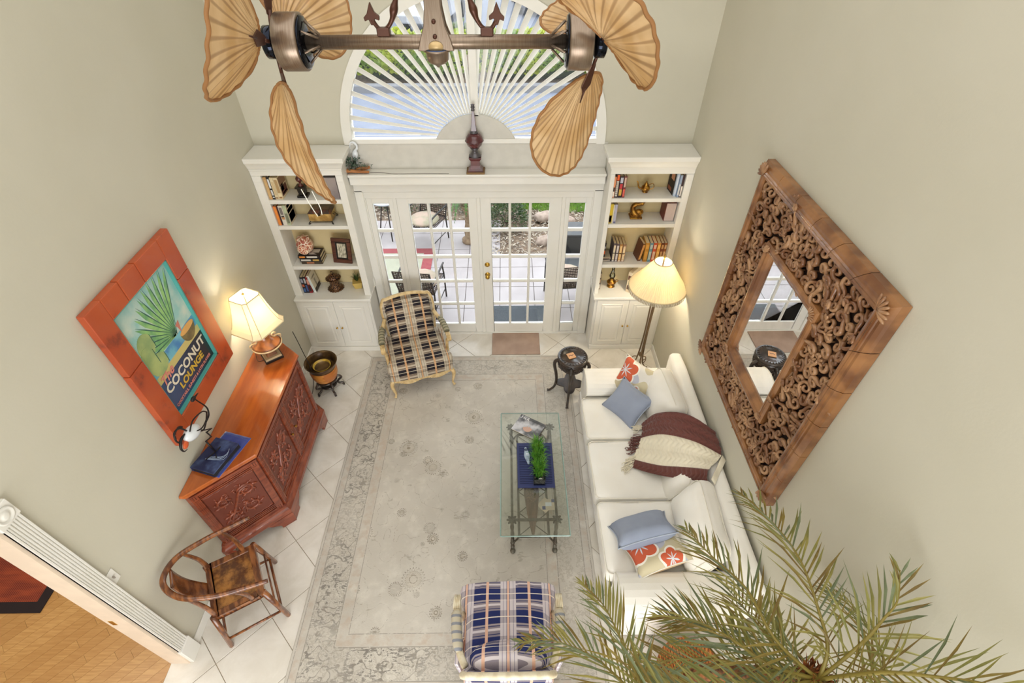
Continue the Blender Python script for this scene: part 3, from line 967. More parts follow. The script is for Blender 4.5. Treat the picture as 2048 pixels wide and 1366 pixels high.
# back rest
bm_ = rbox((.15, 2.52, .52), .055, 0, (.455, .0, .60), n=10, wr=.004)
bm_.build('back_rest', m_sofa, sofa, smooth=True)
for nm, y0, y1 in (('arm', .94, 1.31), ('arm', -1.31, -.965)):
    yc = (y0 + y1) / 2; wy = y1 - y0
    # rolled arm: profile in y-z swept along x
    pr = []
    for k in range(15):
        a = R(-35 + 250 * k / 14)
        pr.append((yc + math.cos(a) * wy / 2 * 1.0, .52 + math.sin(a) * .105))
    pr = [(y1 - .03, .04)] + pr + [(y0 + .03, .04)]
    m_yz = Matrix(((0, 0, 1, 0), (1, 0, 0, 0), (0, 1, 0, 0), (0, 0, 0, 1)))
    ob = MB().prism(pr, fr_ + .01, .50, m_yz).build('arm', m_sofa, sofa, bevel=.012, seg=3)
    ap = MB().tube([Vector((fr_ + .012, p[0], p[1])) for p in pr], .006, 6, cap=True)
    ap.build('piping', m_pipe, ob, smooth=True)
    MB().tube([Vector((.02, p[0] * 1.0, p[1] + .003)) for p in pr[2:-2]], .004, 6).build('seam', m_pipe, ob, smooth=True)
# skirt
MB().box(fr_ - .0, fr_ + .02, -1.27, 1.27, .02, .2).build('skirt', m_sofa, sofa, bevel=.006)
ys = [(.945, .385), (.372, -.285), (-.298, -.965)]
for i, (ya, yb) in enumerate(ys):
    yc = (ya + yb) / 2; L = ya - yb - .006
    o = rbox((.90, L, .165), .05, .022, (-.13, yc, .40), n=12, wr=.006, seed=i * 5).build('seat_cushion', m_sofa, sofa, smooth=True)
    for zz in (.468, .335):
        pl = [p + Vector((-.13, yc, zz)) for p in rloop(.442, L / 2 - .008, .05, 0)]
        MB().tube(pl, .0055, 6, loop=True).build('piping', m_pipe, o, smooth=True)
# back cushions (leaning, plump)
bc = [((.225, .70, .685), R(-72), R(4), .62), ((.235, -.02, .565), R(-66), R(-6), .60), ((.215, -.66, .69), R(-70), R(-3), .68)]
for i, (c, ry, rz, L) in enumerate(bc):
    mt = Matrix.Rotation(rz, 4, 'Z') @ Matrix.Rotation(ry, 4, 'Y')
    o = rbox((.46 if i != 1 else .42, L, .2), .085, .045, c, n=12, wr=.016, seed=31 + i * 7, mat=mt)
    o = o.build('back_cushion', m_sofa, sofa, smooth=True)
    hw = .23 if i != 1 else .21
    for zz in (.062, -.062):
        pl = [Matrix.Translation(c) @ mt @ p for p in rloop(hw - .012, L / 2 - .012, .075, zz)]
        MB().tube(pl, .005, 6, loop=True).build('piping', m_pipe, o, smooth=True)
for x in (-.46, .42):
    for y in (-1.22, 1.22):
        MB().lathe([(.03, 0), (.035, .05)], 10, Matrix.Translation((x, y, 0))).build('foot', m_black, sofa)

# ---------------------------------------------------------------- throw pillows
m_blue = M('slate_blue_linen', lambda t: t.mix(t.noise(3).sm(.3, .7), (152, 160, 178), (140, 148, 166)), rough=.9, bump=weave(260), bstr=.15)
m_bluep = M('slate_piping', (170, 178, 192), rough=.85)
m_beige = M('sand_linen', (214, 186, 148), rough=.9)


def floralcol(t):
    x, y, z = t.xyz()
    bl = t.noise(1.0, vec=t.vec(x * 4.2 + 1.7, y * 4.2, 0.0), det=0)
    bl2 = t.noise(1.0, vec=t.vec(x * 5.0 + 9.0, y * 5.0 + 4.0, 0.0), det=0)
    c = t.mix(bl.gt(.5), (228, 222, 212), (186, 186, 196))
    c = t.mix(bl2.gt(.56), c, (204, 192, 160))
    # large coral blossoms with petal outlines
    for (cx, cy, rr_, ph) in ((-.13, .06, .155, .3), (.07, -.13, .10, 1.1)):
        dx = x - cx; dy = y - cy
        d = (dx * dx + dy * dy).sqrt(); a = dy.at2(dx)
        lob = (a * 2.5 + ph).sin().ab() * .3 + .7
        inside = d.lt(lob * rr_)
        edge = d.band(0.0, 9.0) * (d - lob * rr_).ab().lt(.009)
        star = d.lt(((a * 4.0 + ph).sin().ab() * -.75 + .85) * rr_ * .62)
        c = t.mix(inside, c, (208, 98, 66)); c = t.mix(edge, c, (244, 238, 226)); c = t.mix(star * inside, c, (216, 218, 222))
    return c
m_flor = M('floral_print_linen', floralcol, rough=.9, bump=weave(240), bstr=.12)


def throw_pillow(label, loc, rot, size, front, back, pipe, seed):
    t = thing('throw_pillow', label, 'pillow', loc, rot=rot, group=None)
    b = pillow(size[0], size[1], size[2], seed=seed, pinch=.13)
    for f in b.bm.faces:
        if f.calc_center_median().z < 0: f.material_index = 1
    b.build('cover', [front, back], t, smooth=True, recalc=True)
    MB().tube(pillow_edge(size[0], size[1], .13), .0055, 6, loop=True).build('piping', pipe, t, smooth=True)
    return t


def frame_from(p00, p10, p01):
    """rotation from three measured corners: x axis p00->p10, y axis p00->p01"""
    x = (Vector(p10) - Vector(p00)).normalized(); y = (Vector(p01) - Vector(p00)); z = x.cross(y).normalized(); y = z.cross(x)
    return Matrix((x, y, z)).transposed().to_euler()

throw_pillow('coral and grey floral pillow leaning in the far corner of the sofa', (1.665, -1.56, .685), frame_from((1.50, -1.62, .54), (1.79, -1.93, .55), (1.61, -1.40, .82)), (.44, .42, .13), m_flor, m_beige, m_pipe, 3)
throw_pillow('plain slate blue pillow resting against the floral pillow near the far arm', (1.56, -1.80, .60), frame_from((1.33, -1.80, .50), (1.58, -2.13, .505), (1.55, -1.57, .74)), (.44, .40, .15), m_blue, m_blue, m_bluep, 8)
throw_pillow('plain slate blue pillow lying slanted on the nearest seat cushion', (1.43, -3.20, .63), frame_from((0, 0, 0), (.55, .10, .10), (-.05, .78, -.55)), (.52, .36, .19), m_blue, m_blue, m_bluep, 15)
throw_pillow('coral and grey floral pillow wedged flat by the nearest sofa arm', (1.53, -3.385, .60), frame_from((0, 0, 0), (.55, .14, .12), (-.1, .88, -.25)), (.50, .34, .15), m_flor, m_beige, m_pipe, 21)

# ---------------------------------------------------------------- knitted throw
rows = [[(1.691, -2.048, 0.57), (1.77, -2.10, 0.80), (1.985, -2.238, 0.95), (2.255, -2.447, 0.885)],
        [(1.655, -2.197, 0.525), (1.8, -2.295, 0.72), (1.993, -2.49, 0.88), (2.195, -2.654, 0.885)],
        [(1.519, -2.441, 0.515), (1.713, -2.575, 0.62), (1.9, -2.699, 0.78), (2.05, -2.803, 0.89)],
        [(1.485, -2.521, 0.505), (1.653, -2.631, 0.57), (1.867, -2.755, 0.69), (2.02, -2.895, 0.86)]]
vs_ = [0, .5, .84, 1.0]


def cr(p, t):
    n = len(p) - 1; s_ = min(n - 1e-6, max(0, t)) ; i = int(s_); f = s_ - i
    g = lambda k: Vector(p[max(0, min(n, k))])
    p0, p1, p2, p3 = g(i - 1), g(i), g(i + 1), g(i + 2)
    return 0.5 * ((2 * p1) + (p2 - p0) * f + (2 * p0 - 5 * p1 + 4 * p2 - p3) * f * f + (3 * p1 - p0 - 3 * p2 + p3) * f ** 3)


def throw_pt(u, v):
    rp = [cr(r, u * 3) for r in rows]
    for k in range(3):
        if v <= vs_[k + 1] + 1e-9: break
    f = (v - vs_[k]) / (vs_[k + 1] - vs_[k])
    return cr(rp, k + f)
_tp = throw_pt
def throw_pt(u, v):
    p = _tp(u, v); p.x = min(p.x, 2.195); return p
tw = thing('knitted_throw', 'brown and cream cable knit throw draped over the sofa seat and back', 'blanket', (1.8, -2.5, .5))
m_brn = M('brown_yarn', (104, 58, 50), rough=.95, sheen=.3)
m_crm = M('cream_yarn', (232, 222, 198), rough=.95, sheen=.3)


def knit(v0, v1, nm, mat, cables):
    NU, NV = 150, max(12, int(110 * (v1 - v0)))
    def f(a, b_):
        v = lerp(v0, v1, b_); p = throw_pt(a, v)
        du = throw_pt(min(1, a + .01), v) - throw_pt(max(0, a - .01), v); dv = throw_pt(a, min(1, v + .01)) - throw_pt(a, max(0, v - .01))
        n = du.cross(dv).normalized()
        if n.z < 0: n = -n
        s_ = a * 34; hh = 0
        ww = (b_ * cables) % 1.0
        if ww < .74:
            q = ww / .74; side = abs(q - .5) * 2
            hh = .015 * (1 - side ** 2) ** .5 * (.35 + .65 * abs(math.sin((s_ + (side * 1.6)) * PI * .5)))
        else: hh = .005 * abs(math.sin(s_ * 3.2))
        hh += .012 * noise.noise(Vector((a * 5, v * 4, 3)))
        edge = min(1, min(b_, 1 - b_) * 14)
        return p + n * (.012 + hh * (.3 + .7 * edge))
    return MB().grid(f, NU, NV).build(nm, mat, tw, smooth=True, world=True, recalc=False, solid=.006)
knit(0, .5, 'brown_stripe', m_brn, 3); knit(.5, .84, 'cream_stripe', m_crm, 2); knit(.84, 1.0, 'brown_stripe', m_brn, 1)
# folded cream flap at the back edge
fl = MB(); fl.grid(lambda a, b_: Vector((lerp(2.20, 2.03, b_) + .03 * a, lerp(-2.66, -2.90, b_) - .03 * a, .905 - .035 * a + .01 * math.sin(b_ * 9))), 4, 12)
fl.build('folded_hem', m_crm, tw, smooth=True, world=True, solid=.008)
random.seed(5)
for nm, v0, v1, mat, cnt in (('cream_fringe', .0, .12, m_crm, 10), ('brown_fringe', .42, .62, m_brn, 16), ('cream_fringe', .72, 1.02, m_crm, 18), ('brown_fringe', .66, .7, m_brn, 4)):
    fb = MB()
    for k in range(cnt * 3):
        v = min(1, max(0, random.uniform(v0, v1))); p = throw_pt(0, v); p.z = .512 + random.uniform(0, .02)
        L = random.uniform(.08, .13); a = random.uniform(-.5, .5)
        d = Vector((-math.cos(a), -math.sin(a) * .7 - (.5 if 'cream' in nm and v0 > .5 else 0.05), 0)).normalized()
        pts = spline([p + Vector((.01, 0, .01)), p + d * L * .4 + Vector((0, random.uniform(-.01, .01), .004)), p + d * L * .8 + Vector((random.uniform(-.02, .02), random.uniform(-.02, .02), -.004)), p + d * L + Vector((0, random.uniform(-.015, .015), -.008))], 3)
        fb.tube(pts, .0032, 5)
    fb.build(nm, mat, tw, smooth=True, world=True, props={'kind': 'stuff'})

# ================================================================ glass coffee table
m_ctg = glass_mat('table_glass', (0.95, 0.985, 0.965, 1), 1.5, extra=.08)
m_edge = M('glass_edge', (205, 235, 228), rough=.1, trans=.4)
m_iron = M('verdigris_iron', lambda t: t.mix(t.noise(18, det=3).sm(.35, .65), (112, 108, 98), (78, 66, 54)), rough=.5, metal=.5, bump=weave(60), bstr=.2)
ct = thing('coffee_table', 'rectangular glass coffee table with iron frame and cast flowers, in front of the sofa', 'table', (.535, -2.48, .011))
ZT = .44
MB().box(-.305, .305, -.68, .68, ZT - .013, ZT).build('glass_top', m_ctg, ct)
eg = MB().tube(rloop(.306, .681, .008, ZT - .0065, 2), .0062, 4, loop=True); eg.build('glass_edge', m_edge, ct)
lx, ly = .20, .515
for sx in (-1, 1):
    for sy in (-1, 1):
        pts = [(sx * .202, sy * ly, ZT - .03), (sx * .203, sy * (ly + .01), .3), (sx * .2, sy * (ly + .035), .16), (sx * .198, sy * (ly + .07), .05), (sx * .197, sy * (ly + .10), 0.012)]
        pp = spline(pts, 5); rad = [(.013 + .006 * abs(math.sin(i * .9))) for i in range(len(pp))]
        l = MB().tube(pp, rad, 8).sphere((sx * .197, sy * (ly + .105), .02), (.026, .03, .02), 10, 6).sphere((sx * .199, sy * (ly + .06), .085), (.022, .022, .022), 10, 6).build('leg', m_iron, ct, smooth=True)
        fl = MB()
        for k in range(8):
            a = 2 * PI * k / 8; mt = Matrix.Translation((sx * .202, sy * ly, ZT - .03)) @ Matrix.Rotation(a, 4, 'Z')
            fl.sphere((0, 0, 0), (.024, .012, .006), 8, 5, mt @ Matrix.Translation((.03, 0, .002)) @ Matrix.Rotation(R(15), 4, 'Y'))
        fl.sphere((sx * .202, sy * ly, ZT - .026), (.012, .012, .008), 8, 6)
        fl.build('cast_flower', m_iron, ct, smooth=True)
        MB().tube(spline([(sx * .135, sy * .56, .2), (sx * .15, sy * .575, .17), (sx * .19, sy * (ly + .062), .095)], 4), .009, 6).build('brace', m_iron, ct, smooth=True)
for sx in (-1, 1): MB().box(sx * .202 - .011, sx * .202 + .011, -ly, ly, ZT - .045, ZT - .022).build('side_rail', m_iron, ct, bevel=.003)
for sy in (-1, 1): MB().box(-.202, .202, sy * ly - .011, sy * ly + .011, ZT - .045, ZT - .022).build('end_rail', m_iron, ct, bevel=.003)
for sx in (-1, 1): MB().box(sx * .138 - .011, sx * .138 + .011, -.57, .57, .19, .205).build('shelf_rail', m_iron, ct, bevel=.003)
for sy in (-1, 1): MB().box(-.14, .14, sy * .57 - .011, sy * .57 + .011, .19, .205).build('shelf_rail', m_iron, ct, bevel=.003)
for k in range(5):
    y0, y1 = -.56 + k * .224, -.56 + (k + 1) * .224
    MB().tube([(-.135, y0, .196), (.135, y1, .196)], .0045, 5).build('lattice_bar', m_iron, ct)
    MB().tube([(.135, y0, .196), (-.135, y1, .196)], .0045, 5).build('lattice_bar', m_iron, ct)

ZG = ZT + .011 + .0005
rn = thing('table_runner', 'navy blue slatted placemat laid across the glass coffee table', 'placemat', (.565, -2.443, ZG))
m_navy = M('navy_slats', (38, 48, 100), rough=.55)
MB().box(-.175, -.155, -.252, .252, 0, .007).build('border', m_navy, rn); MB().box(.155, .175, -.252, .252, 0, .007).build('border', m_navy, rn)
MB().box(-.155, .155, -.252, -.222, 0, .007).build('border', m_navy, rn); MB().box(-.155, .155, .222, .252, 0, .007).build('border', m_navy, rn)
MB().box(-.155, .155, -.222, .222, 0, .003).build('backing', M('navy_dark', (24, 28, 62), rough=.8), rn)
for k in range(24):
    y = -.216 + k * .0188
    MB().box(-.155, .155, y - .0065, y + .0065, .002, .007).build('slat', m_navy, rn, bevel=.0015)

# remote control
rc = thing('remote_control', 'pale blue grey curved remote control on the navy placemat', 'remote', (.487, -2.345, ZG + .0075), R(8))
m_rem = M('remote_plastic', (176, 192, 208), rough=.35)
ol = []
for k in range(40):
    a = 2 * PI * k / 40; y = math.sin(a) * .098
    wv_ = .024 + .006 * math.cos(y * 42)
    ol.append((math.copysign(abs(math.cos(a)) ** .55, math.cos(a)) * wv_, y))
MB().prism(ol, 0, .016, top=[(p[0] * .86, p[1] * .96) for p in ol]).build('body', m_rem, rc, bevel=.003, seg=2)
m_btn = M('remote_button', (70, 84, 104), rough=.5)
MB().lathe([(.016, .016), (.016, .018), (.01, .0185), (.01, .0165), (.001, .0165)], 16, Matrix.Translation((0, .062, 0))).build('dial', m_btn, rc, smooth=True)
MB().lathe([(.01, .016), (.008, .019), (.001, .0195)], 12, Matrix.Translation((0, .012, 0))).build('button', M('remote_silver', (230, 235, 240), rough=.3), rc, smooth=True)
for i in range(3):
    for j in range(4):
        MB().lathe([(.0035, .016), (.003, .018), (.0005, .0182)], 8, Matrix.Translation(((i - 1) * .0115, -.018 - j * .015, 0))).build('button', m_btn, rc)

# grass planter
gp_ = thing('grass_planter', 'bright green grass in a narrow clear glass trough on the coffee table', 'planter', (.592, -2.475, ZG + .0075))
m_pg = glass_mat('planter_glass', (0.86, 0.92, 0.92, 1), 1.5, extra=.04)
for (x0, x1, y0, y1) in ((-.056, -.051, -.2, .2), (.051, .056, -.2, .2), (-.051, .051, -.2, -.195), (-.051, .051, .195, .2)):
    MB().box(x0, x1, y0, y1, 0, .1).build('glass_wall', m_pg, gp_)
MB().box(-.051, .051, -.195, .195, 0, .012).build('glass_base', m_pg, gp_)
st_ = MB()
for k in range(60):
    st_.sphere((random.uniform(-.04, .04), random.uniform(-.185, .185), .024 + random.uniform(0, .016)), (.011, .012, .009), 6, 4)
st_.build('pebbles', M('dark_pebble', (96, 88, 80), rough=.5), gp_, smooth=True, props={'kind': 'stuff'})
MB().sphere((.012, -.165, .05), (.02, .016, .014), 10, 6).build('white_stone', M('white_pebble', (226, 222, 214), rough=.5), gp_, smooth=True)
m_gr = leaf_mat('wheat_grass', lambda t: t.mix(t.noise(14).sm(.3, .7), (62, 132, 34), (132, 190, 66)), rough=.5)
for cl in range(3):
    b = MB(); cy = -.085 + cl * .12
    for k in range(230):
        a = random.uniform(0, 2 * PI); p0 = Vector((random.uniform(-.03, .03), cy + random.uniform(-.05, .05), .03))
        L = random.uniform(.1, .2); out = random.uniform(.02, .085); d = Vector((math.cos(a), math.sin(a), 0)); s_ = Vector((-d.y, d.x, 0)) * .0022
        pts = [p0, p0 + d * out * .25 + Vector((0, 0, L * .5)), p0 + d * out * .7 + Vector((0, 0, L * .85)), p0 + d * out * 1.25 + Vector((0, 0, L * (.95 if k % 3 else .7)))]
        ww = (1, 1, .8, .1)
        for i in range(3): b.poly([pts[i] - s_ * ww[i], pts[i] + s_ * ww[i], pts[i + 1] + s_ * ww[i + 1], pts[i + 1] - s_ * ww[i + 1]])
    b.build('grass_tuft', m_gr, gp_, recalc=False, props={'kind': 'stuff'})

# magazine / book
mg = thing('art_book', 'glossy black and white photo book lying askew on the far end of the coffee table', 'book', (.515, -2.0, ZG), R(-31))
def magc(t):
    x, y, z = t.xyz(); n = t.noise(9, det=3)
    c = t.mix(n.sm(.35, .65), (206, 206, 212), (88, 90, 96))
    c = t.mix((x * x + (y + .02) * (y + .02)).sqrt().lt(.05) * n.gt(.46), c, (206, 166, 148))
    return t.mix(y.gt(.075) * .75, c, (60, 62, 66))
MB().box(-.14, .14, -.105, .105, .003, .02).build('pages', M('page_white', (226, 218, 200), rough=.8), mg)
MB().box(-.145, .145, -.11, .11, .02, .0235).build('cover', M('photo_cover', magc, rough=.15, coat=.5), mg)
MB().box(-.145, .145, -.11, .11, 0, .003).build('cover', M('photo_cover_back', (70, 62, 56), rough=.4), mg)
text('HER', .052, M('print_white', (238, 238, 240), rough=.4), mg, Matrix.Translation((-.08, .082, .0236)), 'lettering', .0002)

# things on the lower shelf
ZS = .011 + .206
lt = thing('wooden_leaf_tray', 'long brown pointed leaf shaped tray on the coffee table shelf', 'tray', (.527, -2.78, ZS))
m_wtray = M('driftwood_brown', lambda t: t.mix(t.noise(4, vec=t.scale(14, 2, 4), det=4).sm(.3, .7), (98, 74, 60), (126, 100, 84)), rough=.6)
MB().prism([(-.012, -.26), (.012, -.26), (.05, -.05), (.075, .16), (.07, .24), (-.07, .24), (-.075, .16), (-.05, -.05)], 0, .012).build('tray_body', m_wtray, lt, bevel=.004)
sp = thing('seed_pod', 'round tan woven seed pod resting on the leaf tray under the glass', 'ornament', (.522, -2.68, ZS + .012))
MB().sphere((0, 0, .045), (.055, .06, .045), 18, 12).sphere((0, .062, .045), (.035, .035, .035), 14, 10).build('pod', M('woven_tan', lambda t: t.mix(t.voro(60).sm(.1, .5), (156, 124, 98), (108, 80, 62)), rough=.8, bump=lambda t: t.voro(90), bstr=.6), sp, smooth=True)
m_cc = M('coaster_cream', (222, 204, 180), rough=.6)
co = thing('stone_coaster', 'cream coaster with blue and white squares lying on the coffee table shelf', 'coaster', (.685, -2.745, ZS + .0085), 0)
MB().box(-.062, .062, -.055, .055, 0, .008).build('coaster_body', m_cc, co)
mbq = M('coaster_blue', (62, 76, 128), rough=.5)
MB().box(.03, .061, .022, .054, .008, .0088).build('inlay', mbq, co); MB().box(-.061, -.03, -.054, -.018, .008, .0088).build('inlay', mbq, co)
MB().box(-.03, .03, -.018, .022, .008, .0088).build('inlay', M('coaster_white', (240, 240, 246), rough=.4), co)
co = thing('stone_coaster', 'plain cream coaster turned diagonally beneath the checkered coaster', 'coaster', (.655, -2.745, ZS), R(45))
MB().box(-.058, .058, -.058, .058, 0, .008).build('coaster_body', m_cc, co)

# ================================================================ carved round plant stand used as an end table
cs = thing('carved_stool', 'round black carved wooden stand with cabriole legs at the far end of the sofa', 'stand', (1.048, -1.13, 0))
m_bw = M('black_carved_wood', lambda t: t.mix(t.noise(12, det=3).sm(.35, .65), (40, 32, 28), (64, 50, 42)), rough=.28, coat=.4, bump=lambda t: t.noise(40), bstr=.1)
ZP = .635
MB().lathe([(.13, ZP - .075), (.155, ZP - .07), (.16, ZP - .06), (.145, ZP - .05), (.145, ZP - .04), (.168, ZP - .03), (.174, ZP - .015), (.168, ZP - .002), (.155, ZP), (.118, ZP), (.113, ZP - .006), (.002, ZP - .006)], 40).build('top', m_bw, cs, smooth=True)
car_ = MB()
for k in range(26):
    a = 2 * PI * k / 26
    car_.tube(spline([(.123 * math.cos(a), .123 * math.sin(a), ZP + .001), (.138 * math.cos(a + .1), .138 * math.sin(a + .1), ZP + .004), (.15 * math.cos(a), .15 * math.sin(a), ZP + .001)], 3), .0035, 5)
car_.build('carved_rim', m_bw, cs, smooth=True)
ap = MB()
for k in range(48):
    a0, a1 = 2 * PI * k / 48, 2 * PI * (k + 1) / 48
    dep = lambda a: .055 + .02 * abs(math.cos(2 * (a - R(170))))
    rr0 = .158
    ap.prism([(rr0 * math.cos(a0), rr0 * math.sin(a0)), (rr0 * math.cos(a1), rr0 * math.sin(a1)), ((rr0 - .012) * math.cos(a1), (rr0 - .012) * math.sin(a1)), ((rr0 - .012) * math.cos(a0), (rr0 - .012) * math.sin(a0))], ZP - .072 - dep(a0), ZP - .07)
ap.build('apron', m_bw, cs)
sc_ = MB()
for k in range(16):
    a = 2 * PI * k / 16 + .1; q = lambda da, z, r=.162: (r * math.cos(a + da), r * math.sin(a + da), z)
    sc_.tube(spline([q(-.16, ZP - .12), q(-.05, ZP - .085), q(.08, ZP - .1), q(.04, ZP - .118), q(-.02, ZP - .108)], 4), .0055, 5)
    sc_.tube([q(.14, ZP - .085), q(.18, ZP - .135)], .005, 5)
sc_.build('carved_scrolls', m_bw, cs, smooth=True)
for k in range(4):
    a = R(172 + 88 * k); c, s_ = math.cos(a), math.sin(a)
    prf = [(.145, ZP - .07), (.19, ZP - .10), (.20, ZP - .17), (.175, ZP - .30), (.165, ZP - .42), (.18, ZP - .53), (.225, ZP - .60), (.262, .018)]
    pp = spline([(r * c, r * s_, z) for r, z in prf], 5)
    rad = [lerp(.024, .015, min(1, i / 25)) for i in range(len(pp))]; rad[-1] = .02; rad[-2] = .019
    MB().tube(pp, rad, 8).build('leg', m_bw, cs, smooth=True)
sh = []
for k in range(48):
    a = 2 * PI * k / 48; sh.append(((.1 + .075 * abs(math.cos(2 * (a - R(172)))) ** 1.5) * math.cos(a), (.1 + .075 * abs(math.cos(2 * (a - R(172)))) ** 1.5) * math.sin(a)))
MB().prism(sh, .17, .185).build('lower_shelf', m_bw, cs, bevel=.003)
cb = thing('drink_coaster', 'square tan coaster with a dark lizard motif on the black stand', 'coaster', (1.03, -1.12, ZP - .0055), R(20))
MB().box(-.045, .045, -.045, .045, 0, .007).build('coaster_body', M('tan_coaster', (214, 160, 112), rough=.5), cb, bevel=.002)
MB().tube(spline([(-.028, -.006, .0075), (-.01, .006, .0075), (.01, -.002, .0075), (.03, .008, .0075)], 4), .004, 5, flat=(1, .3)).build('motif', M('motif_dark', (60, 40, 44), rough=.6), cb)

# ================================================================ plaid armchairs
def plaid(dark, mid, light, warm, line):
    def f(t):
        x, y, z = t.xyz(); s_ = y + z
        u = ((x + .165 * 1.63) / .33).fr(); v = (s_ / .185).fr()
        navc = (u.band(.0, .28) + u.band(.345, .63)).mn(1.0)
        thin = u.band(.28, .345)
        drow = (v.band(0, .24) + v.band(.28, .52)).mn(1.0)
        wl = v.band(.24, .28)
        st = v.band(.6, .63) + v.band(.9, .93)
        ls = v.band(.7, .79)
        c = t.mix(drow, mid, dark); c = t.mix(st, c, dark); c = t.mix(ls, c, light)
        lc = t.mix(drow * .55, light, mid); lc = t.mix(u.band(.79, .84), lc, warm)
        lc = t.mix(u.band(.775, .785) + u.band(.845, .855) + u.band(.69, .697) + u.band(.93, .937), lc, dark)
        c = t.mix(navc, lc, c)
        c = t.mix(thin, c, warm); c = t.mix(wl * .85, c, line); c = t.mix(v.band(.55, .565) * .5, c, line)
        return c
    return f
m_pl1 = M('plaid_dim', plaid((30, 22, 30), (150, 132, 114), (196, 184, 164), (206, 160, 116), (224, 212, 190)), rough=.85, bump=weave(200), bstr=.1)  # chair by the doors: dim warm light put into the plaid colours
m_pl2 = M('plaid_lit', plaid((26, 38, 96), (140, 130, 140), (212, 202, 206), (226, 182, 158), (240, 228, 214)), rough=.85, bump=weave(200), bstr=.1)  # same plaid, with brighter light put into its colours
m_pad_dim = M('stripe_dim', lambda t: t.mix((t.xyz()[1] * 22.0).fr().band(.0, .35), (160, 152, 126), (104, 100, 78)), rough=.9)  # pad stripe and frame wood likewise in dim and lit copies
m_pad_lit = M('stripe_lit', lambda t: t.mix((t.xyz()[1] * 18.0).fr().band(.0, .35), (196, 186, 164), (140, 142, 150)), rough=.9)
m_fr1 = M('cream_wood_dim', lambda t: t.mix(t.noise(20).sm(.35, .65), (222, 196, 146), (200, 168, 116)), rough=.45)
m_fr2 = M('cream_wood_lit', lambda t: t.mix(t.noise(20).sm(.35, .65), (234, 224, 198), (216, 200, 168)), rough=.45)


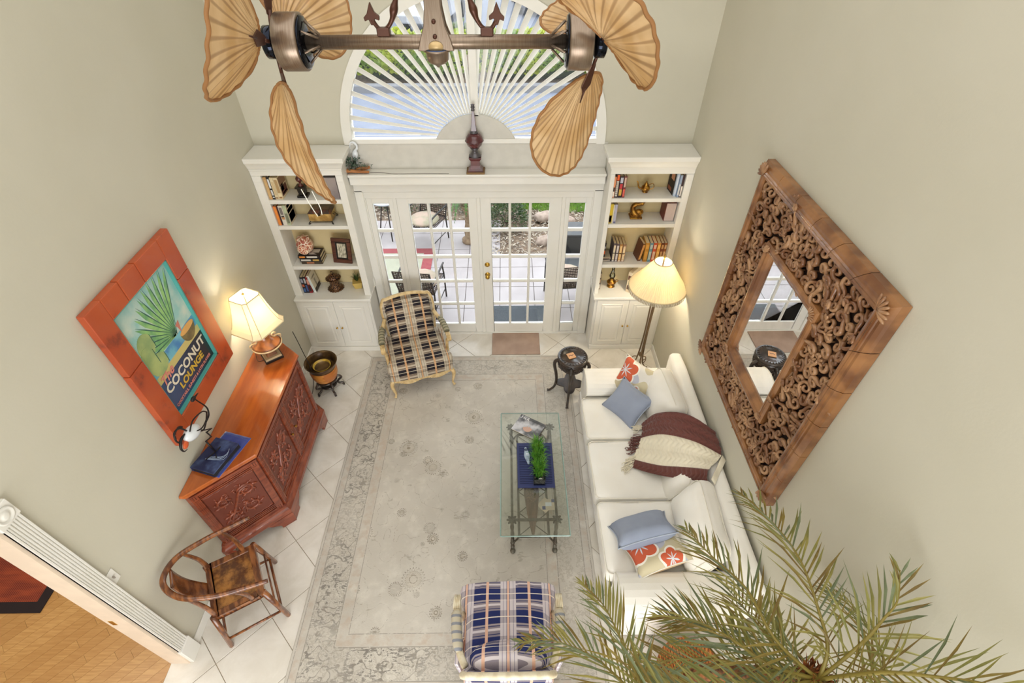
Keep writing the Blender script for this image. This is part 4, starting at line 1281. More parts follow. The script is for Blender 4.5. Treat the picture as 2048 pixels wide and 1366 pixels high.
def armchair(label, loc, rz, fab, pad, wood):
    t = thing('armchair', label, 'armchair', loc, rz, group='plaid french armchairs')
    # seat frame with serpentine apron
    ap = MB()
    N_ = 24; top_ = []; 
    front = [Vector((lerp(-.36, .36, k / N_), -.33 - .03 * math.sin(PI * k / N_), 0)) for k in range(N_ + 1)]
    zb = lambda k: .235 + .022 * math.cos(4 * PI * k / N_) - .012
    for k in range(N_):
        a, b_ = front[k], front[k + 1]
        ap.box(0, 1, 0, 1, 0, 1, Matrix(((b_.x - a.x, 0, 0, a.x), (b_.y - a.y, .03, 0, a.y), (0, 0, .28 - zb(k), zb(k)), (0, 0, 0, 1))))
    ap.build('front_apron', wood, t)
    for sx in (-1, 1): MB().tube([(sx * .36, -.33, .265), (sx * .34, 0, .26), (sx * .30, .3, .27)], .018, 6, flat=(.7, 1.3)).build('side_rail', wood, t, smooth=True)
    b = MB(); m_ = Matrix.Identity(4)
    b.prism([(-.375, -.345), (0, -.375), (.375, -.345), (.33, .3), (-.33, .3)], .275, .365)
    b.build('seat_deck', fab, t, bevel=.012, seg=2)
    # T seat cushion
    c = rbox((.66, .66, .13), .045, .03, (0, -.02, .42), n=12, wr=.004)
    for v in c.bm.verts:
        if v.co.y < -.17: v.co.x *= 1 + .17 * min(1, (-.17 - v.co.y) / .05)
        v.co.y -= .03 * (1 - (v.co.x / .39) ** 2) if v.co.y < -.3 else 0
    c.build('seat_cushion', fab, t, smooth=True)
    # front legs cabriole, back legs raked
    for sx in (-1, 1):
        pp = spline([(sx * .345, -.315, .285), (sx * .372, -.345, .22), (sx * .36, -.34, .12), (sx * .35, -.33, .05), (sx * .365, -.35, .012)], 5)
        MB().tube(pp, [lerp(.03, .013, min(1, i / 14)) for i in range(len(pp) - 2)] + [.017, .02], 8).build('leg', wood, t, smooth=True)
        MB().tube([(sx * .30, .30, .28), (sx * .31, .36, .12), (sx * .31, .40, 0)], [.024, .02, .016], 8).build('leg', wood, t, smooth=True)
    # back panel: crest curve, leaning
    lean = lambda z: .235 + (z - .42) * .30
    prof = []
    for k in range(21):
        f = k / 20; x = lerp(-.30, .30, f)
        prof.append((x, .90 + .055 * math.sin(PI * f) ** .8))
    outl = [(-.265, .40)] + [(-.30, .78)] + prof[1:-1] + [(.30, .78), (.265, .40)]
    ol = spline([(p[0], p[1], 0) for p in outl], 3)
    bk = MB(); fr_pts = [Vector((p.x, lean(p.y), p.y)) for p in ol]
    bk.rings([[p + Vector((0, -.02, 0)) for p in fr_pts], [p + Vector((0, .03, 0)) for p in fr_pts]])
    bk.build('back_panel', fab, t)
    MB().tube([p + Vector((0, .008, 0)) for p in fr_pts], .024, 8, flat=(1, 1.2)).build('back_frame', wood, t, smooth=True)
    bc_ = rbox((.52, .12, .46), .055, 0, (0, 0, 0), n=12, wr=.006, pz=.05)
    for v in bc_.bm.verts:
        if v.co.z > .15: v.co.z += .03 * (1 - (v.co.x / .27) ** 2)
    bc_.bm.transform(Matrix.Translation((0, lean(.70) - .085, .70)) @ Matrix.Rotation(R(-16), 4, 'X'))
    bc_.build('back_cushion', fab, t, smooth=True)
    for sx in (-1, 1):
        # arm: wooden rail, upholstered pad, reeded front scroll, post
        a_ = MB().tube(spline([(sx * .295, .29, .72), (sx * .345, .18, .665), (sx * .375, .02, .645), (sx * .385, -.14, .64), (sx * .382, -.20, .615)], 5), .022, 8, flat=(1.15, .8))
        arm = a_.build('arm', wood, t, smooth=True)
        MB().tube(spline([(sx * .345, .19, .678), (sx * .37, .08, .672), (sx * .382, -.04, .665), (sx * .383, -.085, .655)], 4), [.018, .028] + [.034] * 9 + [.028, .016][:2], 8, flat=(1.1, .9)).build('arm_pad', pad, arm, smooth=True)
        sc = MB()
        for q in range(4): sc.tube([(sx * .385 + (q - 1.5) * .013, -.10, .664), (sx * .385 + (q - 1.5) * .013, -.17, .660), (sx * .385 + (q - 1.5) * .013, -.207, .632)], .0075, 6)
        sc.build('reeding', wood, arm, smooth=True)
        MB().tube(spline([(sx * .38, -.165, .62), (sx * .372, -.10, .54), (sx * .362, -.10, .44), (sx * .355, -.17, .35), (sx * .35, -.2, .27)], 4), .02, 8).build('arm_post', wood, t, smooth=True)
        MB().prism([(-.19, .28), (.22, .28), (.26, .66), (.14, .655), (.02, .4), (-.13, .37)], -.012, .012, Matrix.Translation((sx * .338, 0, 0)) @ Matrix.Rotation(R(sx * -6), 4, 'Z') @ Matrix(((0, 0, 1, 0), (1, 0, 0, 0), (0, 1, 0, 0), (0, 0, 0, 1)))).build('side_panel', fab, t)
    return t
armchair('plaid armchair with dark checks and a tan carved frame in front of the glass doors', (-.81, -.765, .011), R(17), m_pl1, m_pad_dim, m_fr1)
armchair('plaid armchair with navy checks and ivory frame on the near end of the rug', (.293, -3.925, .011), R(180), m_pl2, m_pad_lit, m_fr2)
# ================================================================ built-in bookcases
random.seed(17)


def bookcase(label, x0, x1, ix0, ix1, wall_left):
    """x0..x1 outer, ix0..ix1 opening"""
    t = thing('bookcase', label, 'bookcase', ((x0 + x1) / 2, -.18, 0))
    W = dict(world=True)
    f, bk = -.29, -.004
    b = MB()
    b.box(x0, ix0, f, bk, .88, 2.419).box(ix1, x1, f, bk, .88, 2.419)
    MB().box(x0, x1, f, bk, 2.42, 2.475).build('header', m_trim, t, **W)
    b.build('body', m_trim, t, bevel=.003, **W)
    MB().box(ix0, ix1, bk - .012, bk, .88, 2.42).build('back_panel', m_shelfback, t, **W)
    for z in (2.145, 1.838, 1.305): MB().box(ix0, ix1, f + .002, bk - .012, z - .044, z).build('shelf', m_trim, t, bevel=.003, **W)
    # cornice, mitred profile on front and free side
    c = MB()
    fs = (x1, 1) if wall_left else (x0, -1)
    def ring(d, z):
        if wall_left: return [(x0, f - d, z), (x1 + d, f - d, z), (x1 + d, bk, z), (x0, bk, z)]
        return [(x0 - d, f - d, z), (x1, f - d, z), (x1, bk, z), (x0 - d, bk, z)]
    c.rings([ring(0, 2.47), ring(.008, 2.475), ring(.008, 2.49), ring(.016, 2.50), ring(.03, 2.535), ring(.05, 2.565), ring(.055, 2.57), ring(.055, 2.598), ring(.058, 2.6), ring(.058, 2.616)])
    c.build('cornice', m_trim, t, **W)
    # pilaster caps
    for a_, b_ in ((x0, ix0), (ix1, x1)): MB().box(a_ + .002, b_ - .002, f - .006, f + .002, 2.35, 2.415).build('pilaster_block', m_trim, t, bevel=.003, **W)
    # base cabinet
    cf = -.36; cx0, cx1 = (x0, x1 - .015) if wall_left else (x0 + .012, x1)
    MB().box(cx0, cx1, cf + .012, bk, .0, .84).build('cabinet', m_trim, t, **W)
    MB().box(cx0 - .0, cx1 + .0, cf - .004, cf + .02, 0, .075).build('kickboard', m_trim, t, bevel=.004, **W)
    ct_ = MB()
    if wall_left: ct_.box(x0, x1 + .005, cf - .018, bk, .842, .88)
    else: ct_.box(x0 - .012, x1, cf - .018, bk, .842, .88)
    ct_.build('countertop', m_trim, t, bevel=.01, seg=3, **W)
    MB().box(*( (x1 - .006, x1 + .014) if wall_left else (x0 - .02, x0) ), -.09, -.02, .86, .98).build('end_return', m_trim, t, bevel=.006, **W)
    mid = (cx0 + cx1) / 2
    for a_, b_, ks in ((cx0 + .03, mid - .003, -1), (mid + .003, cx1 - .03, 1)):
        d = MB(); z0, z1 = .085, .832
        d.box(a_, b_, cf, cf + .018, z0, z1)
        o = d.build('door', m_trim, t, bevel=.003, **W)
        ia, ib, iz0, iz1 = a_ + .06, b_ - .06, z0 + .065, z1 - .065
        p = MB()
        rg = lambda e, y: [(ia + e, y, iz0 + e), (ib - e, y, iz0 + e), (ib - e, y, iz1 - e), (ia + e, y, iz1 - e)]
        p.rings([rg(0, cf + .001), rg(.004, cf - .006), rg(.012, cf - .006), rg(.016, cf + .003), rg(.022, cf + .003), rg(.045, cf - .007)], cap=True)
        p.build('raised_panel', m_trim, o, **W)
        kx = (b_ - .03) if ks < 0 else (a_ + .03)
        MB().lathe([(.006, 0), (.005, .01), (.012, .016), (.013, .022), (.008, .028), (.001, .029)], 12, Matrix.Translation((kx, cf, .42)) @ Matrix.Rotation(PI / 2, 4, 'X')).build('knob', m_brass, o, smooth=True, **W)
    return t
bookcase('white built in bookcase left of the glass doors, over a two door cabinet', LX + .002, -1.365, -2.2, -1.44, True)
bookcase('white built in bookcase right of the glass doors, behind the tall lamp', 1.372, RX - .002, 1.42, 2.158, False)

_bm = {}


def bmat(c, rough=.55):
    k = 'book_%02x%02x%02x' % c
    return M(k, c, rough=rough)
m_pages = M('book_pages', lambda t: t.mix(t.noise(1.0, vec=t.scale(4, 4, 300)).sm(.3, .7), (226, 208, 170), (200, 178, 138)), rough=.9)


def book(label, x, y, z, th, h, d, col, bands=(), rz=0, lean=0, flat=False, group=None, cover=None):
    """x,y,z = front bottom left corner of the spine; th thickness (x), h height, d depth"""
    t = thing('book', label, 'book', (x, y, z), group=group, rot=(0, lean, rz))
    if flat:  # lying: spine faces front, length th, thickness h
        m = bmat(col)
        MB().box(0, th, 0, d, 0, .003).box(0, th, 0, d, h - .003, h).box(0, th, -.0, .004, 0, h).build('cover', m, t, bevel=.001)
        MB().box(.003, th - .003, .004, d - .004, .003, h - .003).build('pages', m_pages, t)
        for (a, b_, c) in bands: MB().box(a * th, b_ * th, -.0008, 0, h * .2, h * .8).build('spine_label', bmat(c), t)
        return t
    MB().box(0, .0025, 0, d, 0, h).box(th - .0025, th, 0, d, 0, h).box(0, th, -.002, .003, 0, h).build('cover', bmat(col), t, bevel=.001)
    MB().box(.0025, th - .0025, .003, d - .004, .003, h - .004).build('pages', m_pages, t)
    for (a, b_, c) in bands: MB().box(th * .15, th * .85, -.0032, -.002, a * h, b_ * h).build('spine_label', bmat(c), t)
    if cover:
        for (y0, y1, z0, z1, c) in cover: MB().box(th, th + .0008, d * y0, d * y1, h * z0, h * z1).build('cover_print', bmat(c), t)
    return t
DK = (28, 24, 26); CR = (222, 204, 166); BR = (92, 50, 34)
y = -.262
# left, top shelf
z = 2.1455
book('tan spined book at the far left of the top shelf, left bookcase', -2.198, y, z, .034, .245, .17, (196, 152, 96), [(.1, .9, (206, 170, 118))])
book('black spined book with white blocks, second on the top left shelf', -2.162, y, z, .027, .25, .17, DK, [(.08, .12, (230, 230, 230)), (.18, .42, (206, 206, 206)), (.5, .9, (220, 220, 220))])
book('cream book with faint brown spine lines, third on the top left shelf', -2.133, y, z, .035, .24, .18, CR, [(.2, .8, (206, 182, 140)), (.04, .1, (150, 110, 70))])
book('cream book with brown print on its facing cover, last on the top left shelf', -2.096, y, z, .042, .24, .19, CR, [(.3, .9, (172, 140, 96)), (.05, .12, (150, 110, 70))], cover=[(.05, .95, .55, .95, (150, 112, 84)), (.1, .9, .1, .5, (92, 44, 34)), (.15, .5, .3, .6, (60, 34, 30)), (.2, .8, .16, .22, (206, 176, 138))])
# black pedestal urn, grey panel
t = thing('pedestal_figurine', 'black square pedestal carrying a dark red turned urn, top left shelf', 'figurine', (-1.86, -.19, z))
MB().box(-.055, .055, -.05, .05, 0, .022).prism([(-.035, -.032), (.035, -.032), (.035, .032), (-.035, .032)], .022, .1, top=[(-.042, -.038), (.042, -.038), (.042, .038), (-.042, .038)]).box(-.055, .055, -.05, .05, .1, .118).build('pedestal', m_black, t, bevel=.003)
MB().lathe([(.028, .118), (.03, .126), (.012, .14), (.01, .155), (.03, .175), (.034, .195), (.028, .21), (.014, .222), (.022, .235), (.001, .245)], 18).build('urn', M('oxblood_wood', (86, 34, 26), rough=.3, coat=.5), t, smooth=True)
t = thing('silver_box', 'flat silver grey framed panel standing at the right end of the top left shelf', 'box', (-1.518, -.17, z))
MB().box(-.062, .062, -.09, -.075, 0, .235, None).build('panel', M('brushed_pewter', lambda t: t.mix(t.noise(5).sm(.3, .7), (152, 144, 144), (128, 120, 122)), rough=.45, metal=.3), t, bevel=.003)
MB().box(-.068, .068, -.075, .05, 0, .24).build('body', M('pewter_edge', (84, 78, 76), rough=.5), t, bevel=.003)
# second shelf left
z = 1.8385
book('orange and dark red spined book at the left end of the second left shelf', -2.198, y, z, .034, .225, .17, (206, 108, 44), [(.0, .95, (226, 140, 60))])
book('dark thin book second on the second left shelf', -2.162, y, z, .014, .22, .16, (52, 30, 34))
book('white book with grey and brown picture spine, second left shelf', -2.146, y, z, .044, .23, .17, (222, 214, 200), [(.55, .92, (120, 110, 104)), (.3, .42, (196, 140, 90)), (.42, .5, (70, 60, 56))])
book('pale green book with a red blotched cover, last on the second left shelf', -2.099, y, z, .038, .235, .18, (176, 184, 152), [(.1, .6, (120, 120, 100))], cover=[(.0, 1, .0, 1, (214, 196, 168)), (.1, .95, .1, .5, (166, 34, 46)), (.05, .9, .55, .75, (60, 40, 34)), (.1, .8, .8, .95, (50, 36, 32))])
t = thing('trinket_box', 'brass and tortoiseshell casket box on scrolled feet, second left shelf', 'box', (-1.735, -.155, z))
m_ton = M('mottled_brass', lambda t: t.mix(t.noise(12, det=4).sm(.35, .65), (196, 164, 100), (150, 116, 62)), rough=.4, metal=.4)
m_lid = M('tortoiseshell', lambda t: t.mix(t.noise(14).sm(.4, .6), (44, 20, 16), (90, 40, 24)), rough=.2, coat=.6)
MB().box(-.125, .125, -.085, .085, .03, .12).build('body', m_ton, t, bevel=.004)
MB().prism([(-.13, -.09), (.13, -.09), (.13, .09), (-.13, .09)], .12, .155, top=[(-.1, -.06), (.1, -.06), (.1, .06), (-.1, .06)]).build('lid', m_lid, t, bevel=.003)
MB().box(-.012, .012, -.094, -.086, .1, .13).build('latch', m_black, t)
for sx in (-1, 1):
    for sy in (-1, 1):
        MB().tube([(sx * .11, sy * .08, .035), (sx * .13, sy * .095, .02), (sx * .135, sy * .1, .006), (sx * .12, sy * .09, .005), (sx * .118, sy * .088, .015)], .005, 6).build('foot', m_black, t, smooth=True)
    MB().tube([(sx * .125, -.02, .09), (sx * .145, -.015, .08), (sx * .145, .015, .08), (sx * .125, .02, .09)], .004, 6).build('handle', m_black, t, smooth=True)
# third shelf left: stack with jar, photo frame
z = 1.3055
book('brown spined book at the bottom of the three book stack, third left shelf', -2.105, -.235, z, .245, .034, .17, (66, 52, 36), [(.25, .6, (176, 110, 74))], flat=True)
book('black spined book in the middle of the three book stack, third left shelf', -2.115, -.235, z + .0345, .25, .036, .17, DK, [(.05, .5, (206, 200, 190)), (.6, .88, (206, 166, 84))], flat=True)
t = book('black covered book on top of the stack beneath the red patterned jar', -2.13, -.225, z + .071, .26, .036, .17, (40, 28, 26), [(.05, .3, (214, 134, 52)), (.38, .85, (216, 208, 196))], flat=True)
MB().box(.12, .23, .03, .14, .0361, .0366).build('cover_print', bmat((190, 180, 170)), t)
t = thing('ceramic_jar', 'round red and cream patterned pottery jar sitting on the book stack', 'jar', (-2.045, -.135, z + .1085))
m_jar = M('red_patterned_glaze', lambda t: t.mix(t.voro(22, feat='DISTANCE_TO_EDGE').lt(.07), t.mix(t.noise(9).sm(.4, .6), (172, 84, 62), (206, 146, 116)), (240, 222, 200)), rough=.35, coat=.3)
MB().lathe([(.03, 0), (.055, .008), (.085, .04), (.098, .085), (.09, .13), (.06, .165), (.045, .175), (.05, .185), (.03, .2), (.001, .205)], 28).build('body', m_jar, t, smooth=True)
MB().lathe([(.062, 0), (.066, .006), (.058, .012), (.001, .013)], 24, Matrix.Translation((-.0, -.085, .075)) @ Matrix.Rotation(PI / 2 + .15, 4, 'X')).build('medallion', M('medallion_glaze', lambda t: t.mix(t.voro(40, feat='DISTANCE_TO_EDGE').lt(.1), (196, 96, 66), (240, 226, 200)), rough=.3), t, smooth=True)
for k in range(7):
    a = 2 * PI * k / 7
    MB().sphere((.055 * math.cos(a), .055 * math.sin(a), .178), (.022, .022, .016), 8, 5).build('knob', m_jar, t, smooth=True)
t = thing('photo_frame', 'dark reddish wooden frame with a faded group photograph, third left shelf', 'frame', (-1.625, -.215, z), rot=(R(-14), 0, R(-8)))
m_mah = M('mahogany_frame', lambda t: t.mix(t.noise(3, vec=t.scale(3, 3, 20)).sm(.3, .7), (92, 44, 30), (62, 30, 22)), rough=.3, coat=.3)
fw, fh = .115, .30
for nm, a in (('rail', (-fw, fw, 0, .045)), ('rail', (-fw, fw, fh - .045, fh)), ('stile', (-fw, -fw + .045, .045, fh - .045)), ('stile', (fw - .045, fw, .045, fh - .045))):
    MB().box(a[0], a[1], -.012, .008, a[2], a[3]).build(nm, m_mah, t, bevel=.004)
MB().box(-fw + .04, fw - .04, -.002, .0, .04, fh - .04).build('mat', m_black, t)
MB().box(-.05, .05, -.004, -.002, .066, fh - .066).build('photograph', M('old_photo', lambda t: t.mix(t.noise(30, vec=t.scale(2, 1, .8), det=4).sm(.4, .65), (206, 200, 180), (122, 118, 100)), rough=.3), t)
MB().box(-.02, .02, .008, .012, .01, .24).build('easel_back', m_black, t)
# countertop left
z = .8805
for i, (x, th, h, col, bd) in enumerate([(-2.196, .036, .235, (30, 26, 34), [(.08, .3, (60, 96, 150)), (.4, .55, (190, 90, 50)), (.65, .9, (150, 150, 160))]), (-2.158, .03, .24, (26, 22, 28), [(.1, .5, (70, 90, 140)), (.6, .9, (180, 180, 180))]), (-2.126, .034, .235, (150, 34, 36), [(.1, .5, (30, 26, 30)), (.55, .85, (206, 150, 130))])]):
    book(('first dark blue and orange spined book on the left counter', 'second dark spined book on the left counter', 'red spined book third on the left counter')[i], x, -.235, z, th, h, .18, col, bd)
t = book('white book with a windmill silhouette leaning on the counter books', -2.072, -.235, z, .03, .25, .18, (220, 222, 216), [(.1, .9, (196, 206, 206))], lean=R(-9), cover=[(0, 1, 0, 1, (214, 204, 182)), (0, 1, 0, .22, (44, 30, 30)), (.42, .62, .2, .62, (40, 30, 28)), (.2, .8, .7, .78, (150, 136, 116))])
t = thing('lidded_urn', 'ornate pierced bronze lidded jar with ruffled rims on the left counter', 'jar', (-1.83, -.14, z))
m_brz = M('dark_bronze_filigree', lambda t: t.mix(t.voro(45, feat='DISTANCE_TO_EDGE').lt(.12), (44, 26, 20), (128, 92, 62)), rough=.35, metal=.5, bump=lambda t: t.voro(45, feat='DISTANCE_TO_EDGE'), bstr=.8)


def ruffle(r0, r1, z0, z1, n=18):
    b = MB(); K = n * 4
    b.grid(lambda u, v: Vector(((lerp(r0, r1, v) + (.006 * math.cos(n * 2 * PI * u)) * v) * math.cos(2 * PI * u), (lerp(r0, r1, v) + (.006 * math.cos(n * 2 * PI * u)) * v) * math.sin(2 * PI * u), lerp(z0, z1, v))), K, 2, cu=True)
    return b
MB().lathe([(.07, .006), (.075, .015), (.062, .04), (.058, .09), (.062, .13), (.07, .14), (.06, .15), (.001, .15)], 28).build('body', m_brz, t, smooth=True)
ruffle(.055, .098, .012, .004).build('base_rim', m_brz, t, solid=.004, smooth=True); ruffle(.055, .092, .148, .156).build('upper_rim', m_brz, t, solid=.004, smooth=True)
MB().lathe([(.074, .152), (.07, .175), (.05, .195), (.02, .208), (.006, .214), (.001, .215)], 28).build('lid', m_brz, t, smooth=True)
MB().tube([(.016 * math.cos(a), 0, .232 + .018 * math.sin(a)) for a in [2 * PI * k / 14 for k in range(14)]], .005, 6, loop=True).build('ring_finial', m_brz, t, smooth=True)
t = thing('square_potted_plant', 'spiky green plant in a square tapered yellow pot on the left counter', 'plant', (-1.555, -.12, z), R(12))
MB().prism([(-.04, -.04), (.04, -.04), (.04, .04), (-.04, .04)], 0, .09, top=[(-.058, -.058), (.058, -.058), (.058, .058), (-.058, .058)]).build('pot', M('straw_yellow_pot', (206, 176, 96), rough=.7), t, bevel=.003)
b = MB()
for k in range(46):
    a = random.uniform(0, 2 * PI); L = random.uniform(.06, .13); o_ = random.uniform(.03, .1); d = Vector((math.cos(a), math.sin(a), 0)); s_ = Vector((-d.y, d.x, 0)) * .003
    p = [Vector((0, 0, .088)), d * o_ * .5 + Vector((0, 0, .088 + L * .7)), d * o_ + Vector((0, 0, .088 + L))]
    b.poly([p[0] - s_, p[0] + s_, p[1] + s_, p[1] - s_]); b.poly([p[1] - s_, p[1] + s_, p[2]])
b.build('leaves', leaf_mat('dark_spiky_leaf', lambda t: t.mix(t.noise(20).sm(.3, .7), (40, 60, 30), (96, 120, 60))), t, recalc=False, props={'kind': 'stuff'})

# right, top shelf
z = 2.1455
book('orange and white spined book at the left end of the top right shelf', 1.422, y, z, .022, .23, .17, (226, 150, 104), [(.05, .3, (236, 226, 214)), (.3, .5, (60, 30, 24))])
book('dark book with orange top and white rungs on its spine, top right shelf', 1.446, y, z, .034, .26, .17, (50, 22, 20), [(.74, .97, (232, 92, 28))] + [(.06 + .085 * k, .11 + .085 * k, (232, 226, 212)) for k in range(8)])
book('dark book with a red and gold spine, third on the top right shelf', 1.483, y, z, .04, .235, .17, (46, 24, 28), [(.1, .4, (206, 164, 70)), (.42, .65, (196, 54, 60)), (.7, .95, (190, 190, 200))])
book('dark red book with a pink spine panel, last of the left group, top right shelf', 1.526, y, z, .028, .235, .17, (110, 36, 34), [(.05, .4, (214, 96, 84)), (.5, .95, (196, 168, 150))])


def teapot(label, loc, s_, rz, tall):
    t = thing('brass_teapot', label, 'teapot', loc, rz)
    t.scale = (s_, s_, s_)
    MB().lathe([(.03, 0), (.034, .006), (.02, .014), (.045, .03), (.052, .05), (.044, .075), (.024, .09), (.026, .095), (.018, .11), (.006, .122), (.009, .13), (.001, .14)], 20).build('body', m_gold, t, smooth=True)
    sp_ = spline([(-.045, 0, .04), (-.075, 0, .05), (-.09, 0, .08), (-.1, 0, .12), (-.115, 0, .128)], 4) if tall else spline([(-.04, 0, .04), (-.07, 0, .05), (-.085, 0, .075), (-.095, 0, .08)], 4)
    MB().tube(sp_, [lerp(.011, .005, i / 18) for i in range(len(sp_))], 8).build('spout', m_gold, t, smooth=True)
    MB().tube(spline([(.04, 0, .035), (.08, 0, .05), (.09, 0, .085), (.07, 0, .11), (.028, 0, .09)], 4), .0045, 6).build('handle', m_gold, t, smooth=True)
    return t
teapot('small brass teapot with a long curved spout on the top right shelf', (1.80, -.14, z), .92, R(-8), True)
t = book('dark jacketed book showing a portrait cover on the top right shelf', 2.078, -.245, z, .026, .25, .19, (190, 204, 222), [(.1, .9, (206, 214, 226))], rz=R(6))
MB().box(-.001, 0, .02, .19, .0, .25).build('cover_print', bmat((34, 26, 26)), t); MB().box(-.002, -.001, .05, .13, .15, .22).build('cover_print', bmat((196, 140, 108)), t); MB().box(-.002, -.001, .08, .17, .02, .06).build('cover_print', bmat((150, 84, 56)), t)
book('blue grey spined book next to the right end of the top right shelf', 2.108, y, z, .022, .245, .18, (150, 166, 190), [(.1, .6, (214, 210, 206))])
book('dark and white spined book at the right end of the top right shelf', 2.132, y, z, .022, .25, .18, (60, 40, 40), [(.05, .5, (226, 216, 206))])
# right second shelf
z = 1.8385
book('yellow spined book at the left end of the second right shelf', 1.422, y, z, .036, .23, .17, (214, 184, 50), [(.05, .42, (60, 34, 26)), (.1, .38, (230, 206, 120))])
book('cream thin book second on the second right shelf', 1.46, y, z, .012, .22, .16, (226, 216, 190))
book('lavender grey spined book third on the second right shelf', 1.474, y, z, .028, .225, .17, (176, 174, 192), [(.0, .1, (90, 90, 130))])
t = thing('gold_cornucopia', 'gilded cornucopia horn on a stepped base, second right shelf', 'figurine', (1.755, -.13, z))
MB().box(-.075, .06, -.055, .06, 0, .022).box(-.065, .05, -.045, .05, .022, .04).build('base', m_gold, t, bevel=.004)
hp = spline([(.03, -.01, .06), (-.01, -.03, .055), (-.045, -.01, .085), (-.045, .01, .125), (-.01, .0, .16), (.05, -.03, .185)], 5)
MB().tube(hp, [lerp(.036, .022, i / (len(hp) - 1)) for i in range(len(hp))], 10).build('horn', m_gold, t, smooth=True)
for k in range(6): MB().tube([p + Vector((.018 * math.cos(k + i * .25), .018 * math.sin(k + i * .25), .012)) for i, p in enumerate(hp[8:])], .006, 5).build('ridge', m_gold, t, smooth=True)
MB().sphere((.02, -.02, .075), (.05, .035, .034), 14, 8).build('shell', m_gold, t, smooth=True)
t = thing('slipcase_box', 'pale slipcase with dark red sides at the right end of the second right shelf', 'box', (2.095, -.14, z), 0)
MB().box(-.055, .055, -.085, .09, .003, .22).build('body', M('red_brown_board', (104, 40, 32), rough=.5), t, bevel=.002)
MB().box(-.05, .054, -.088, -.085, .006, .216).build('label', M('pale_label', (196, 178, 170), rough=.7), t)
# right third shelf
z = 1.3055
book('dark flat book at the bottom of the low pile, third right shelf', 1.424, -.22, z, .105, .026, .16, (52, 36, 34), [(.1, .9, (170, 160, 150))], flat=True)
book('cream flat book on top of the low pile, third right shelf', 1.424, -.215, z + .0265, .10, .024, .16, (206, 190, 160), [(.1, .9, (120, 96, 80))], flat=True)
book('black book with an orange picture cover standing on the low pile', 1.426, -.20, z + .051, .03, .19, .15, (38, 24, 24), [(.2, .45, (206, 96, 44)), (.6, .75, (170, 170, 180))])
for i, (x, th, col, c2, lb) in enumerate([(1.535, .032, (90, 76, 80), (214, 200, 170), 'grey spined hardback first of the upright row on the left of the third right shelf'), (1.572, .032, (104, 84, 84), (206, 196, 190), 'dark grey spined hardback second of the upright row, third right shelf'), (1.609, .034, (170, 120, 60), (226, 190, 130), 'tan spined hardback third of the upright row, third right shelf'), (1.648, .034, (156, 112, 84), (224, 200, 160), 'brown and cream spined hardback fourth of the upright row, third right shelf')]):
    book(lb, x, -.225, z, th, .25 - .006 * i, .17, col, [(.12, .9, c2), (.03, .08, (236, 230, 220)), (.45, .5, col)])
book('brown hardback leaning against the row on the right of the third right shelf', 1.845, -.215, z, .034, .235, .16, (104, 62, 40), [(.1, .95, (214, 160, 90))], lean=R(9), rz=R(8))
for i, (x, th, col, c2, lb) in enumerate([(1.905, .046, (176, 128, 48), (200, 152, 70), 'wide mustard spined hardback beside the leaning brown book, third right shelf'), (1.956, .036, (110, 150, 170), (190, 206, 206), 'light blue spined hardback right of the mustard one, third right shelf'), (1.997, .04, (206, 84, 50), (220, 190, 176), 'coral red spined hardback on the third right shelf'), (2.042, .038, (206, 150, 70), (230, 186, 110), 'amber spined hardback right of the coral one, third right shelf'), (2.085, .034, (116, 54, 34), (206, 164, 110), 'dark brown spined hardback second from the right end, third right shelf'), (2.122, .03, (150, 84, 44), (224, 190, 140), 'rust spined hardback at the right end of the third right shelf')]):
    book(lb, x, -.23, z, th, .255, .17, col, [(.12, .55, c2), (.7, .9, c2)])
# right counter
z = .8805
book('dark and white spined book at the left end of the right counter', 1.424, -.2, z, .03, .25, .17, (72, 46, 36), [(.05, .3, (226, 216, 200)), (.4, .6, (180, 150, 120)), (.7, .95, (214, 190, 160))])
t = thing('brass_oil_lamp', 'small brass oil lamp with a clear glass chimney on the right counter', 'lamp', (1.60, -.14, z))
MB().lathe([(.045, 0), (.05, .008), (.03, .02), (.02, .034), (.05, .05), (.058, .07), (.045, .088), (.022, .095), (.026, .11), (.024, .12), (.001, .121)], 22).build('base', m_gold, t, smooth=True)
MB().tube([(.05, 0, .06), (.075, 0, .07), (.08, 0, .09), (.06, 0, .1), (.048, 0, .085)], .004, 6).build('handle', m_gold, t, smooth=True)
MB().lathe([(.02, .12), (.034, .15), (.036, .17), (.022, .21), (.017, .25), (.017, .32)], 20, cap=False).build('glass_chimney', m_pg, t, smooth=True)
t = thing('large_picture_book', 'large cream picture book turned askew behind the tall lamp, right counter', 'book', (1.765, -.245, z), R(-38))
MB().box(0, .05, 0, .24, 0, .003).build('pages', m_pages, t)
MB().box(0, .05, .0, .24, .003, .29).build('cover', bmat((222, 206, 176)), t, bevel=.002)
for (y0, y1, z0, z1) in ((.02, .09, .18, .25), (.02, .22, .03, .12)): MB().box(-.001, 0, y0, y1, z0, z1).build('cover_print', bmat((120, 74, 52)), t)
for (y0, y1, z0, z1) in ((.005, .04, .18, .24), (.008, .045, .04, .1)): MB().box(y0, y1, -.001, 0, z0, z1).build('spine_label', bmat((96, 62, 48)), t)

